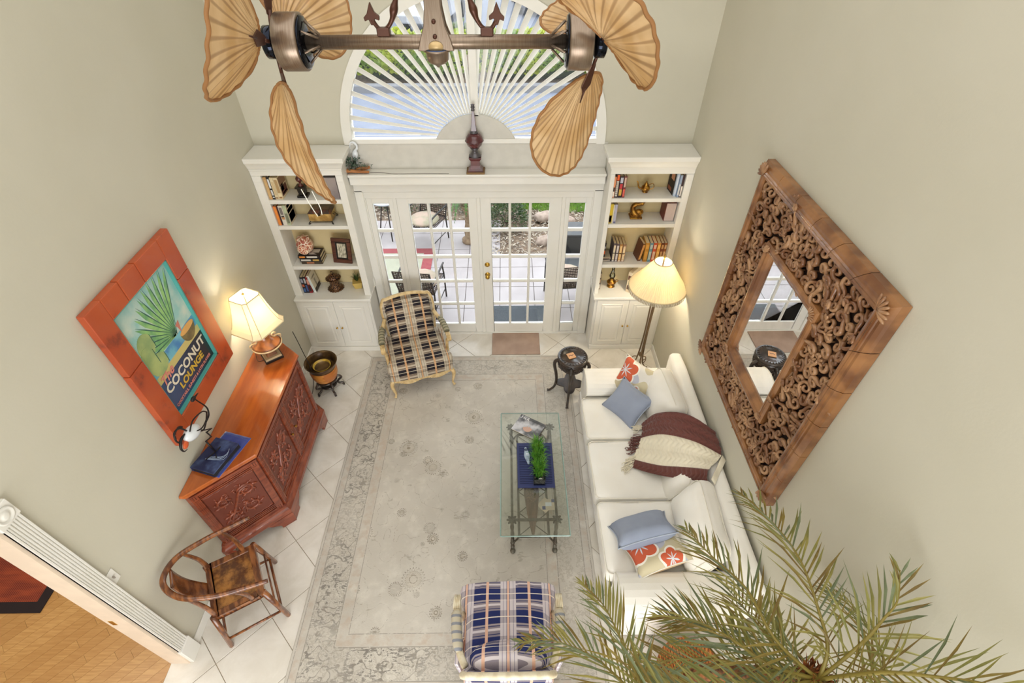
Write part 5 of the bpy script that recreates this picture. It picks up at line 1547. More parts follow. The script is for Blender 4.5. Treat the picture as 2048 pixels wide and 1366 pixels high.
# ================================================================ ledge ornaments
t = thing('turned_finial', 'tall dark red turned finial on a square base, centred on the ledge', 'finial', (-.018, -.085, 2.3585))
t.scale = (1.28, 1.28, 1.0)
m_ox = M('oxblood_lacquer', lambda t: t.mix(t.noise(10).sm(.3, .7), (96, 30, 34), (64, 26, 32)), rough=.25, coat=.6)
m_pew = M('dark_pewter', (96, 92, 96), rough=.3, metal=.6)
MB().box(-.075, .075, -.055, .055, 0, .022).build('plinth', M('antique_gold_base', (122, 92, 52), rough=.4, metal=.4), t, bevel=.003)
b = MB()
sq = lambda h, z_: [(-h, -h * .8, z_), (h, -h * .8, z_), (h, h * .8, z_), (-h, h * .8, z_)]
b.rings([sq(.062, .022), sq(.058, .034), sq(.044, .05), sq(.037, .08), sq(.036, .13), sq(.046, .15), sq(.05, .158), sq(.05, .168)])
b.build('square_pedestal', m_ox, t)
MB().lathe([(.048, .168), (.05, .178), (.036, .19), (.024, .215), (.024, .235), (.04, .262)], 24).build('stem', m_pew, t, smooth=True)
MB().lathe([(.03, .258), (.058, .285), (.068, .318), (.07, .326), (.075, .33), (.07, .334), (.064, .366), (.046, .394), (.024, .408)], 28).build('ball', m_ox, t, smooth=True)
MB().lathe([(.03, .405), (.034, .412), (.024, .42), (.024, .432), (.001, .433)], 20).build('collar', m_pew, t, smooth=True)
MB().prism([(-.022, -.022), (.022, -.022), (.022, .022), (-.022, .022)], .43, .62, top=[(-.009, -.009), (.009, -.009), (.009, .009), (-.009, .009)]).build('spire', m_ox, t, bevel=.002)
MB().lathe([(.014, .62), (.016, .628), (.01, .636), (.017, .65), (.012, .668), (.016, .678), (.001, .682)], 16).build('tip', m_pew, t, smooth=True)

t = thing('driftwood_planter', 'driftwood piece with grey green leaves at the left end of the ledge', 'ornament', (-1.265, -.085, 2.3585))
m_dw = M('driftwood', lambda t: t.mix(t.noise(4, vec=t.scale(2, 14, 14)).sm(.3, .7), (196, 132, 78), (148, 92, 52)), rough=.7)
MB().tube(spline([(-.12, -.02, .025), (-.06, -.03, .03), (.02, -.03, .022), (.13, -.035, .018)], 4), [.026, .028, .026, .024, .022, .02, .02, .018, .018, .016, .016, .014, .012], 8, flat=(1.1, .8)).build('log', m_dw, t, smooth=True)
MB().tube(spline([(-.02, .02, .02), (.05, .03, .03), (.13, .02, .045)], 4), [.014, .018, .02, .022, .022, .022, .02, .018, .014], 8).build('log', m_dw, t, smooth=True)
m_sage = leaf_mat('sage_leaf', lambda t: t.mix(t.noise(20).sm(.3, .7), (118, 140, 120), (66, 88, 74)), rough=.6)
b = MB()
for k in range(90):
    c = Vector((random.gauss(-.03, .05), random.gauss(0, .02), random.uniform(.04, .15)))
    leaf_quad(b, c, Vector((random.uniform(-1, 1), random.uniform(-1, 1), random.uniform(-.3, .9))), Vector((random.uniform(-1, 1), random.uniform(-1, 1), 1)), random.uniform(.025, .055), .011)
for k in range(60):
    c = Vector((random.gauss(.07, .04), random.gauss(0, .015), random.uniform(.03, .08)))
    leaf_quad(b, c, Vector((random.uniform(-1, 1), random.uniform(-1, 1), random.uniform(.1, 1))), Vector((random.uniform(-1, 1), random.uniform(-1, 1), 1)), random.uniform(.02, .04), .004)
b.build('foliage', m_sage, t, recalc=False)
for k in range(4): MB().tube(spline([(-.05 + .01 * k, 0, .03), (-.06 + .02 * k, .0, .1), (-.08 + .03 * k, .0, .15 + .01 * k)], 4), .002, 5).build('stem', m_twig, t)
t = thing('white_bird_figurine', 'small white standing heron figurine behind the driftwood leaves', 'figurine', (-1.262, -.05, 2.3585))
m_wp = M('white_porcelain', (228, 232, 236), rough=.25, coat=.4)
MB().lathe([(.03, 0), (.03, .006), (.001, .007)], 14).build('base', m_wp, t, smooth=True)
MB().tube([(.006, 0, .006), (.008, 0, .14)], .003, 6).tube([(-.006, 0, .006), (-.004, 0, .14)], .003, 6).build('legs', m_wp, t, smooth=True)
MB().sphere((0, 0, .175), (.03, .022, .05), 14, 8, Matrix.Rotation(R(12), 3, 'Y')).build('body', m_wp, t, smooth=True)
MB().tube(spline([(-.0, 0, .21), (.028, 0, .235), (.034, 0, .27), (.01, 0, .30), (-.018, 0, .30), (-.034, 0, .27), (-.038, 0, .235)], 4), [.014] * 6 + [.012] * 8 + [.01] * 5 + [.007, .006, .005, .004, .003, .002], 8).build('neck_and_head', m_wp, t, smooth=True)
o = MB().tube(spline([(-1.13, -.10, 2.361), (-1.0, -.105, 2.361), (-.85, -.13, 2.361), (-.6, -.125, 2.361), (-.3, -.13, 2.361)], 5), .0022, 5).build('thin_wire', M('wire_grey', (110, 100, 92), rough=.5), smooth=True)
tag(o, 'thin dark wire trailing along the ledge from the driftwood', 'wire')
# ================================================================ carving helper
def spiral(c, r, turns, a0, dirn=1, n=18, k=.16):
    return [(c[0] + (r * (1 - (1 - k) * i / n)) * math.cos(a0 + dirn * turns * 2 * PI * i / n), c[1] + (r * (1 - (1 - k) * i / n)) * math.sin(a0 + dirn * turns * 2 * PI * i / n)) for i in range(n + 1)]


def carve_scroll(b, mt, pts, r0, r1, h=1.0, up=.0):
    P_ = [mt @ Vector((p[0], p[1], up)) for p in pts]
    rad = [lerp(r0, r1, i / (len(P_) - 1)) * (.45 + .55 * min(1, i / 2.5)) for i in range(len(P_))]
    b.tube(P_, rad, 6, up=(mt.to_3x3() @ Vector((0, 0, 1))), flat=(1, h))


def leafy(b, mt, c, a, L, W, h=.5):
    b.sphere((0, 0, 0), (L / 2, W / 2, W * h), 8, 5, mt @ Matrix.Translation((c[0], c[1], 0)) @ Matrix.Rotation(a, 4, 'Z') @ Matrix.Translation((L / 2, 0, 0)))


def acanthus(b, mt, w_, h_, seed):
    """a pair of big leafed scrolls and a wavy border filling a w x h panel (origin at its centre)"""
    rnd = random.Random(seed); s_ = min(w_, h_)
    stem = spline([(-w_ * .42, -h_ * .42, 0), (-w_ * .2, -h_ * .15, 0), (-w_ * .05, h_ * .05, 0), (w_ * .1, h_ * .25, 0), (w_ * .3, h_ * .28, 0)], 5)
    carve_scroll(b, mt, [(p.x, p.y) for p in stem], s_ * .036, s_ * .026, 1.1)
    for (cx, cy, r, a0, d) in ((w_ * .22, h_ * .20, s_ * .2, PI * .9, -1), (-w_ * .22, -h_ * .26, s_ * .17, PI * .2, 1), (w_ * .2, -h_ * .2, s_ * .19, PI * .6, 1), (-w_ * .26, h_ * .22, s_ * .15, -PI * .2, -1)):
        sp_ = spiral((cx, cy), r, 1.35, a0, d, 22)
        carve_scroll(b, mt, sp_, s_ * .036, s_ * .018, 1.1)
        for q in range(5): leafy(b, mt, (cx, cy), q * 2 * PI / 5, s_ * .055, s_ * .03)
        for q in range(9):
            i = q * 2; p = sp_[i]; a = math.atan2(p[1] - cy, p[0] - cx)
            leafy(b, mt, (p[0], p[1]), a + d * .9, s_ * rnd.uniform(.1, .16), s_ * .045, .7)
    for q in range(22):
        x = rnd.uniform(-w_ * .44, w_ * .44); y = rnd.uniform(-h_ * .44, h_ * .44)
        leafy(b, mt, (x, y), rnd.uniform(0, 2 * PI), s_ * rnd.uniform(.07, .13), s_ * .03)


# ================================================================ carved sideboard
m_cw = M('carved_cherry_wood', lambda t: t.mix(t.noise(3, vec=t.scale(3, 3, 12), det=4).sm(.3, .7), (150, 74, 46), (112, 50, 32)), rough=.3, coat=.35)
m_cwd = M('cherry_recess', (78, 34, 26), rough=.45)  # darker cherry, shadow put into the recess; studs share it
m_cwf = M('cherry_field_shade', (112, 52, 36), rough=.4)  # same cherry darkened to hold the deep shadow between the carving
m_ctop = M('polished_cherry_top', lambda t: t.mix(t.noise(2, vec=t.scale(7, 1, 3), det=4).sm(.3, .7), (188, 100, 42), (160, 78, 34)), rough=.12, coat=.6)
sb = thing('carved_sideboard', 'reddish carved wooden sideboard with canted corners against the left wall', 'sideboard', (-2.07, -2.14, 0))
ZC = 1.10
def outl(e):  # half octagon, e = overhang ; local coords
    xb = LX + 2.07 + .004
    return [(xb, -.96 - e), (xb + .03, -.96 - e), (.215 + e, -.585 - e * .5), (.215 + e, .585 + e * .5), (xb + .03, .94 + e), (xb, .94 + e)]
def sweep(name, prof, mat, bevel=0):
    b = MB(); b.rings([[(p[0], p[1], z) for p in outl(e)] for e, z in prof]); return b.build(name, mat, sb, bevel=bevel)
sweep('body', [(-.005, .16), (-.005, 1.04)], m_cw)
sweep('top', [(-.0, 1.035), (.012, 1.045), (.014, 1.06), (.026, 1.066), (.03, 1.075), (.03, 1.092), (.022, ZC)], m_ctop)
sweep('base_moulding', [(.055, .15), (.06, .16), (.06, .20), (.045, .215), (.03, .225), (.025, .245), (.004, .25)], m_cw)
# bracket feet
o_ = outl(.055)
def foot(p, q, r_):
    """L-shaped bracket at corner p towards q and r_"""
    b = MB()
    for e in (q, r_):
        d = (Vector((e[0], e[1], 0)) - Vector((p[0], p[1], 0))).normalized(); n = Vector((-d.y, d.x, 0))
        if n.dot(Vector((-p[0] - .3, -p[1] * .3, 0))) < 0: n = -n
        m_ = Matrix(((d.x, 0, n.x, p[0]), (d.y, 0, n.y, p[1]), (0, 1, 0, 0), (0, 0, 0, 1)))
        b.prism([(0, 0), (.13, 0), (.135, .05), (.17, .08), (.2, .10), (.24, .15), (0, .15)], 0, .03, m_)
    b.build('foot', m_cw, sb, bevel=.004)
foot(o_[2], o_[1], o_[3]); foot(o_[3], o_[2], o_[4])
MB().box(o_[0][0], o_[0][0] + .1, o_[0][1], o_[0][1] + .03, 0, .15).build('foot', m_cw, sb); MB().box(o_[5][0], o_[5][0] + .1, o_[5][1] - .03, o_[5][1], 0, .15).build('foot', m_cw, sb)
m_yzx = lambda x: Matrix(((0, 0, 1, x), (1, 0, 0, 0), (0, 1, 0, 0), (0, 0, 0, 1)))


def carved_panel(nm, mt, w_, h_, seed, studs=True):
    """frame with reeded bands and a carved field, local XY centred, z outward"""
    fr = MB()
    sw = .055
    fr.box(-w_ / 2, -w_ / 2 + sw, -h_ / 2, h_ / 2, 0, .02, mt).box(w_ / 2 - sw, w_ / 2, -h_ / 2, h_ / 2, 0, .02, mt)
    fr.box(-w_ / 2 + sw, w_ / 2 - sw, h_ / 2 - .03, h_ / 2, 0, .02, mt).box(-w_ / 2 + sw, w_ / 2 - sw, -h_ / 2, -h_ / 2 + .03, 0, .02, mt)
    o = fr.build(nm, m_cw, sb, bevel=.002)
    iw, ih = w_ - 2 * sw, h_ - .06
    MB().box(-iw / 2, iw / 2, -ih / 2, ih / 2, .0, .003, mt).build('recess', m_cwd, o)
    rb_ = MB()
    for q in range(3):
        rb_.box(-iw / 2, iw / 2, ih / 2 - .022 - q * .022, ih / 2 - .01 - q * .022, 0, .012, mt); rb_.box(-iw / 2, iw / 2, -ih / 2 + .01 + q * .022, -ih / 2 + .022 + q * .022, 0, .012, mt)
        for s_ in (-1, 1): rb_.box(s_ * (w_ / 2 - .018 - q * .012) - .0035, s_ * (w_ / 2 - .018 - q * .012) + .0035, -h_ / 2 + .07, h_ / 2 - .07, .02, .0235, mt)
    rb_.build('reeding', m_cw, o)
    fh_ = ih - .15
    MB().box(-iw / 2 + .006, iw / 2 - .006, -fh_ / 2, fh_ / 2, 0, .008, mt).build('field', m_cwf, o, bevel=.003)
    cv = MB(); acanthus(cv, mt @ Matrix.Translation((0, 0, .009)), iw - .03, fh_ - .02, seed)
    wv = [(lerp(-iw / 2, iw / 2, k / 24), fh_ / 2 - .008 + .006 * math.sin(k * 1.6)) for k in range(25)]
    carve_scroll(cv, mt @ Matrix.Translation((0, 0, .008)), wv, .004, .004)
    carve_scroll(cv, mt @ Matrix.Translation((0, 0, .008)), [(x, -y) for x, y in wv], .004, .004)
    cv.build('carving', m_cw, o, smooth=True)
    st_ = MB()
    for sx in (-1, 1):
        for sy in (-1, 1):
            for i in range(2):
                for j in range(3):
                    st_.lathe([(.005, .02), (.004, .0225), (.001, .0225)], 6, mt @ Matrix.Translation((sx * (w_ / 2 - .018 - i * .018), sy * (h_ / 2 - .018 - j * .016), 0)))
    st_.build('studs', m_cwd, o)
    return o
H_ = .78; zc_ = .25 + H_ / 2
for k, yc in enumerate((-.29, .29)):
    d_ = carved_panel('door', m_yzx(.212) @ Matrix.Translation((yc, zc_, 0)), .575, H_, 40 + k)
    kb = MB().lathe([(.008, 0), (.007, .012), (.014, .02), (.014, .028), (.001, .031)], 12, Matrix.Translation((.234, yc + (.24 if yc < 0 else -.24), zc_)) @ Matrix.Rotation(PI / 2, 4, 'Y'))
    kb.build('knob', m_gold, d_, smooth=True)
for sy in (-1, 1):
    ya = -.585 if sy < 0 else .585; yb = -.955 if sy < 0 else .935
    p0 = Vector((.212, ya, 0)); p1 = Vector((LX + 2.07 + .03, yb, 0))
    d = (p1 - p0).normalized() if sy > 0 else (p0 - p1).normalized()
    n = Vector((d.y, -d.x, 0)); n = n if n.x > 0 else -n
    L_ = (p1 - p0).length; mid = (p0 + p1) / 2 - n * .002
    carved_panel('side_panel', Matrix(((d.x, 0, n.x, mid.x), (d.y, 0, n.y, mid.y), (0, 1, 0, zc_), (0, 0, 0, 1))), L_ - .01, H_, 50 + sy)

# album and cloth with the iron ostrich
ZA = ZC + .0005
cl = thing('blue_velvet_cloth', 'royal blue velvet cloth with stitched hem beneath the dark album on the sideboard', 'cloth', (-2.11, -2.74, ZA), R(-17))
m_vel = M('royal_velvet', (34, 52, 140), rough=.9, sheen=.8)
b = MB(); b.grid(lambda u, v: Vector((lerp(-.13, .13, u), lerp(-.19, .215, v), .003 + .0015 * math.sin(u * 20) * math.sin(v * 17))), 16, 20)
b.build('cloth', m_vel, cl, smooth=True, solid=.004)
MB().tube([(-.125, .19, .006), (.125, .19, .006)], .003, 5).build('hem', m_vel, cl)
al = thing('blue_album', 'dark blue thick album on the blue cloth carrying the iron ostrich', 'book', (-2.125, -2.775, ZA + .0075), R(-17))
m_alb = M('midnight_album', lambda t: t.mix(t.noise(11, det=5).sm(.45, .75), (26, 34, 74), (74, 92, 134)), rough=.4)
MB().box(-.115, .115, -.16, .15, 0, .006).box(-.115, .115, -.16, .15, .044, .052).box(-.117, -.108, -.16, .15, 0, .052).build('cover', m_alb, al, bevel=.003)
MB().box(-.105, .11, -.154, .146, .006, .044).build('pages', M('dark_pages', (26, 24, 30), rough=.8), al)
b = MB()
for k in range(6):
    a = R(-40 + 16 * k); b.tube(spline([(-.05, -.06, .053), (-.0 + .02 * k, -.02, .054), (.02 + .07 * math.cos(a), .03 + .08 * math.sin(a), .053)], 4), .0018, 4)
b.build('silver_feather', M('silver_ink', (170, 186, 210), rough=.35), al, smooth=True)

os_ = thing('iron_ostrich', 'black iron ostrich figurine with a white shell body standing on the album', 'figurine', (-2.13, -2.755, ZA + .0605))
m_oi = M('black_iron', (30, 24, 24), rough=.45, metal=.3)
zo = -(ZA + .0605)
q = lambda y, z, dx=0: (dx, y + 2.755, z + zo)
MB().tube([q(-2.75, 1.165), q(-2.76, 1.25), q(-2.77, 1.34), q(-2.70, 1.305), q(-2.715, 1.385), q(-2.65, 1.35), q(-2.72, 1.42), q(-2.755, 1.47)], [.007, .009, .008, .006, .009, .005, .005, .005], 7).build('legs', m_oi, os_, smooth=True)
MB().tube([q(-2.83, 1.165, -.05), q(-2.75, 1.168), q(-2.81, 1.165, .03)], .005, 6).tube([q(-2.75, 1.168), q(-2.70, 1.165, .02)], .005, 6).build('toes', m_oi, os_, smooth=True)
MB().sphere((0, -.075, 1.535 + zo), (.045, .095, .058), 18, 12, Matrix.Rotation(R(-22), 3, 'X')).build('shell_body', m_wp, os_, smooth=True)
b = MB()
b.tube(spline([q(-2.60, 1.50), q(-2.68, 1.60, .035), q(-2.80, 1.645, .04), q(-2.87, 1.60, .03)], 5), .0055, 6)
b.tube(spline([q(-2.60, 1.50), q(-2.69, 1.53, .05), q(-2.79, 1.53, .05), q(-2.87, 1.585, .02)], 5), .005, 6)
b.tube(spline([q(-2.60, 1.50), q(-2.66, 1.45, 0), q(-2.72, 1.43), q(-2.76, 1.46)], 5), .0065, 6)
b.build('body_straps', m_oi, os_, smooth=True)
MB().tube(spline([q(-2.66, 1.45), q(-2.60, 1.46), q(-2.575, 1.51), q(-2.585, 1.57), q(-2.61, 1.64), q(-2.63, 1.70)], 5), [lerp(.007, .005, i / 25) for i in range(26)], 7).build('neck', m_oi, os_, smooth=True)
MB().sphere(q(-2.64, 1.71), (.016, .03, .018), 10, 7).tube([q(-2.62, 1.705), q(-2.58, 1.70), q(-2.56, 1.69)], [.008, .005, .001], 6).build('head', m_oi, os_, smooth=True)
b = MB()
b.tube(spline([q(-2.86, 1.60), q(-2.90, 1.68), q(-2.96, 1.70), q(-2.985, 1.64), q(-2.96, 1.58)], 5), .007, 6)
for k in range(16):
    f = k / 15; a = lerp(PI * .1, PI * .95, f); c = Vector(q(-2.925, 1.64))
    b.tube([c + Vector((0, math.cos(a) * .045, math.sin(a) * .05)), c + Vector((0, math.cos(a) * .062, math.sin(a) * .068))], .003, 5)
b.tube(spline([q(-2.89, 1.60), q(-2.95, 1.60), q(-2.99, 1.56), q(-2.985, 1.51), q(-2.95, 1.49)], 5), [.006, .007, .009, .011, .012, .012, .012, .011, .011, .01, .01, .009, .008, .007, .006, .005, .005, .004, .003, .003, .002], 6)
b.build('tail', m_oi, os_, smooth=True)
MB().sphere(q(-2.94, 1.53), (.012, .035, .03), 10, 7).build('tail_accent', M('copper_orange', (214, 96, 48), rough=.4), os_, smooth=True)

# table lamp
tl = thing('table_lamp', 'lit table lamp with a cream square bell shade and wooden urn base on the sideboard', 'lamp', (-2.075, -1.565, ZA))
rz = Matrix.Rotation(R(38), 4, 'Z')
def sqr(h, z, c=.0): return [rz @ Vector(p) for p in ((-h, -h, z), (h, -h, z), (h, h, z), (-h, h, z))]
MB().rings([sqr(.088, 0), sqr(.088, .028)]).build('plinth', m_black, tl, bevel=.002)
MB().rings([sqr(.08, .028), sqr(.08, .034), sqr(.076, .042), sqr(.076, .05)]).build('plinth_trim', M('champagne_trim', (196, 170, 132), rough=.35), tl)
m_burl = M('burl_wood', lambda t: t.mix(t.noise(6, det=3, dist=1.2).sm(.35, .65), (156, 92, 44), (104, 56, 28)), rough=.22, coat=.5)
b = MB(); b.rings([sqr(.05, .05), sqr(.036, .075), sqr(.03, .10), sqr(.045, .12)]); b.build('stem', m_burl, tl)
MB().lathe([(.03, .11), (.07, .125), (.115, .15), (.135, .17)], 28).build('carved_bowl', M('dark_carved_bowl', (70, 38, 26), rough=.4, bump=lambda t: t.voro(40), bstr=1.0), tl, smooth=True)
MB().lathe([(.136, .168), (.146, .172), (.148, .18), (.14, .186)], 32).build('rim_band', M('champagne_trim', (0, 0, 0)), tl, smooth=True)
MB().lathe([(.14, .186), (.12, .196), (.09, .215), (.06, .25), (.045, .29), (.04, .34), (.03, .36), (.012, .365)], 32).build('urn', m_burl, tl, smooth=True)
for a in (R(38), R(218)):
    c, s_ = math.cos(a), math.sin(a)
    MB().tube(spline([(.14 * c, .14 * s_, .19), (.15 * c, .15 * s_, .22), (.12 * c, .12 * s_, .235), (.085 * c, .085 * s_, .23), (.075 * c, .075 * s_, .26), (.10 * c, .10 * s_, .275), (.115 * c, .115 * s_, .26)], 4), .008, 6).build('scroll_handle', M('champagne_trim', (0, 0, 0)), tl, smooth=True)
MB().tube([(0, 0, .36), (0, 0, .44)], .008, 8).build('lamp_neck', m_brass, tl, smooth=True)


def shade_mat(name, col, strength, warm):
    m = bpy.data.materials.new(name); m.use_nodes = True
    nt = m.node_tree; p = nt.nodes['Principled BSDF']; p.inputs['Base Color'].default_value = lin(col); p.inputs['Roughness'].default_value = .9
    tl_ = nt.nodes.new('ShaderNodeBsdfTranslucent'); tl_.inputs[0].default_value = lin(warm)
    mx = nt.nodes.new('ShaderNodeMixShader'); mx.inputs[0].default_value = .6
    nt.links.new(p.outputs[0], mx.inputs[1]); nt.links.new(tl_.outputs[0], mx.inputs[2]); nt.links.new(mx.outputs[0], nt.nodes['Material Output'].inputs[0])
    MATS[name] = m
    return m
m_sh = shade_mat('cream_silk_shade', (250, 246, 234), 1, (255, 246, 220))
m_shp = M('shade_piping', (206, 192, 156), rough=.8)
rs = Matrix.Rotation(R(-24), 4, 'Z')
def oct_(h, z, cut=.28): return [rs @ Vector((x * h, y * h, z)) for x, y in ((1, -1 + cut), (1, 1 - cut), (1 - cut, 1), (-1 + cut, 1), (-1, 1 - cut), (-1, -1 + cut), (-1 + cut, -1), (1 - cut, -1))]
rg = [oct_(lerp(.20, .105, f ** .55), lerp(.40, .745, f)) for f in [k / 8 for k in range(9)]]
off = Vector((-.03, .03, 0))
rg = [[p + off for p in r] for r in rg]
MB().rings(rg, cap=False).build('lamp_shade', m_sh, tl, solid=.002)
pb = MB()
for j in range(8): pb.tube([r[j] * 1.0 for r in rg], .0035, 5)
pb.tube(rg[0], .005, 5, loop=True).tube(rg[-1], .005, 5, loop=True)
pb.build('shade_piping', m_shp, tl)
MB().tube([off + Vector((0, 0, .44)), off + Vector((0, 0, .76))], .003, 6).sphere(off + Vector((0, 0, .77)), .012, 10, 7).tube([rg[-1][0] * 1, off + Vector((0, 0, .745)), rg[-1][4] * 1], .002, 5).build('finial', m_brass, tl, smooth=True)
m_bulb = M('lit_bulb', (255, 240, 210), emit=(255, 232, 190), estr=14.0)
MB().sphere(off + Vector((0, 0, .58)), .03, 12, 8).build('bulb', m_bulb, tl, smooth=True)


def lamp_light(loc, power, name, size=.05):
    l = bpy.data.lights.new(name, 'POINT'); l.energy = power; l.color = (1.0, .90, .70); l.shadow_soft_size = size
    o = bpy.data.objects.new(name, l); COL.objects.link(o); o.location = loc
lamp_light((-2.105, -1.535, ZA + .58), 10, 'table_lamp_light')
o = MB().tube(spline([(-2.14, -1.62, ZC + .003), (-2.2, -1.63, ZC + .003), (-2.27, -1.5, ZC + .003)], 5), .003, 5).build('lamp_cord', M('cord_brown', (90, 60, 40), rough=.5), smooth=True)
tag(o, 'thin brown cord running from the table lamp to the wall', 'cord')

# ================================================================ framed painting
pc = thing('framed_painting', 'large rust red wooden frame with a tropical lounge sign painting on the left wall', 'picture', (LX + .002, -2.354, 2.075))
# local: y = width, z = height, x outward
PW, PH, FW = .515, .66, .165
m_rust = M('distressed_rust_paint', lambda t: t.mix(t.noise(4, det=5, rough=.65).sm(.56, .74), t.mix(t.noise(2).sm(.3, .7), (186, 84, 40), (168, 66, 34)), (112, 48, 32)), rough=.35, coat=.25)
m_redp = M('frame_side_red', (150, 44, 30), rough=.4)
def rail(y0, y1, z0, z1, nm): return MB().box(.0, .052, y0, y1, z0, z1).build(nm, m_rust, pc, bevel=.006, seg=2)
# boards with visible joints
for (z0, z1) in ((-PH, .12), (.125, PH)): rail(-PW, -PW + FW - .0, z0, z1, 'stile')
for (z0, z1) in ((-PH, .30), (.305, PH)): rail(PW - FW, PW, z0, z1, 'stile')
for (y0, y1) in ((-PW + FW, -.16), (-.155, .05), (.055, PW - FW)): rail(y0, y1, PH - FW, PH, 'top_rail')
rail(-PW + FW, PW - FW, -PH, -PH + FW, 'bottom_rail')
iy, iz = PW - FW, PH - FW
m_teal = M('teal_liner', (86, 168, 160), rough=.5)
MB().box(.0, .04, -iy, -iy + .012, -iz, iz).box(.0, .04, iy - .012, iy, -iz, iz).box(.0, .04, -iy, iy, -iz, -iz + .012).box(0, .04, -iy, iy, iz - .012, iz).build('liner', m_teal, pc)


def paintcol(t):
    x, y, z = t.xyz(); n = t.noise(7, det=4); n2 = t.noise(3, det=2)
    sky = t.mix(n.sm(.3, .7), (214, 222, 206), (150, 200, 196))
    sky = t.mix((z + y * .3).sm(.1, .5) * .5, sky, (110, 176, 176))
    # sea and beach bands (sloping)
    zz = z + y * .02
    sea = zz.band(-.13, -.03)
    c = t.mix(sea, sky, t.mix(n.sm(.35, .65), (120, 190, 206), (74, 134, 190)))
    c = t.mix(zz.band(-.215, -.13), c, (206, 190, 120))
    # dark lower board, bluer to the left
    low = zz.lt(-.195)
    c = t.mix(low, c, t.mix((y * 1.6 + .5).mn(1.0).mx(0.0), (52, 78, 122), (34, 30, 36)))
    return c
PX_ = .012
MB().box(.0, PX_, -iy + .01, iy - .01, -iz + .01, iz - .01).build('canvas', M('painted_scene', paintcol, rough=.3, coat=.3), pc)
def flat(nm, pts, mat, d): MB().prism(pts, PX_, PX_ + .0006 * d, m_yzx(0)).build(nm, mat, pc)
m_pg1 = M('paint_leaf_green', lambda t: t.mix(t.noise(12).sm(.35, .65), (150, 196, 120), (108, 164, 110)), rough=.35)
m_pg2 = M('paint_leaf_dark', (56, 104, 88), rough=.35)
m_pc1 = M('paint_coconut_green', lambda t: t.mix(t.noise(6).sm(.35, .65), (176, 190, 122), (140, 164, 110)), rough=.35)
root = (.08, -.03)
for k in range(13):
    a = R(62 + 9.2 * k); L = .62 - .012 * k
    tip = (root[0] + L * math.cos(a) * .82, root[1] + L * math.sin(a) * .86)
    tip = (max(-iy + .03, min(iy - .04, tip[0])), min(iz - .03, tip[1]))
    d = Vector((tip[0] - root[0], tip[1] - root[1])); n_ = Vector((-d.y, d.x)).normalized()
    def bl(w0, w1, o2): return [(root[0] + n_.x * (o2 - w0), root[1] + n_.y * (o2 - w0)), (lerp(root[0], tip[0], .75) + n_.x * (o2 - w1), lerp(root[1], tip[1], .75) + n_.y * (o2 - w1)), (tip[0] + n_.x * o2, tip[1] + n_.y * o2), (lerp(root[0], tip[0], .75) + n_.x * (o2 + w1), lerp(root[1], tip[1], .75) + n_.y * (o2 + w1)), (root[0] + n_.x * (o2 + w0), root[1] + n_.y * (o2 + w0))]
    flat('painted_leaf', bl(.003, .021, 0), m_pg1, 1); flat('painted_leaf_shadow', bl(.001, .005, -.016), m_pg2, 2)
def circ(cx, cy, rx, ry, n=28, a=0): return [(cx + rx * math.cos(2 * PI * k / n) * math.cos(a) - ry * math.sin(2 * PI * k / n) * math.sin(a), cy + rx * math.cos(2 * PI * k / n) * math.sin(a) + ry * math.sin(2 * PI * k / n) * math.cos(a)) for k in range(n)]
for (cx, cy, rx, ry, d) in ((-.22, .13, .085, .10, 3), (-.205, -.06, .10, .085, 4), (-.26, .02, .075, .12, 5)):
    flat('painted_coconut', circ(max(cx, -iy + rx + .012), cy, rx, ry), m_pc1, d); flat('coconut_outline', circ(max(cx, -iy + rx + .012) + rx * .93, cy - .01, .004, ry * .6), m_pg2, d + .4)
m_cb = M('paint_shell_brown', lambda t: t.mix(t.noise(14).sm(.3, .7), (128, 112, 70), (92, 76, 50)), rough=.35)
half = [(p[0], p[1]) for p in [( .215 + .10 * math.cos(PI + PI * k / 16), -.07 + .115 * math.sin(PI + PI * k / 16)) for k in range(17)]]
flat('painted_half_coconut', half, m_cb, 5)
flat('painted_coconut_rim', circ(.215, -.07, .10, .028), M('paint_rim', (226, 170, 96), rough=.35), 6)
flat('painted_umbrella', [(.12, .03), (.17, .045), (.16, .0), (.145, -.05), (.135, .0)], M('paint_pink', (206, 124, 108), rough=.35), 7)
m_T = Matrix(((0, 0, 1, PX_ + .0036), (1, 0, 0, 0), (0, 1, 0, 0), (0, 0, 0, 1)))
cw_ = M('letter_cream', (232, 222, 200), rough=.35); cy_ = M('letter_gold', (214, 176, 66), rough=.35); cp_ = M('letter_pink', (226, 140, 128), rough=.35)
text('The', .11, cp_, pc, m_T @ Matrix.Translation((-.215, -.185, 0)) @ Matrix.Rotation(R(8), 4, 'Z'), shear=.35, bold=.002)
text('COCONUT', .108, cw_, pc, m_T @ Matrix.Translation((.01, -.275, 0)), xs=1.1, bold=.003)
text('LOUNGE', .086, cy_, pc, m_T @ Matrix.Translation((.03, -.365, 0)), xs=1.1, bold=.003)
text('COCKTAILS, SUNSETS & LATIN FLAVOR', .036, cp_, pc, m_T @ Matrix.Translation((.0, -.44, 0)), xs=.92, bold=.001)

# switch plate
sw_ = thing('light_switch', 'cream wall switch plate beside the cased opening on the left wall', 'switch', (LX + .001, -3.83, 1.32))
MB().box(0, .006, -.036, .036, -.06, .06).build('plate', m_trim, sw_, bevel=.002)
MB().box(.006, .02, -.004, .004, -.004, .014).build('toggle', M('switch_grey', (150, 140, 128), rough=.5), sw_)

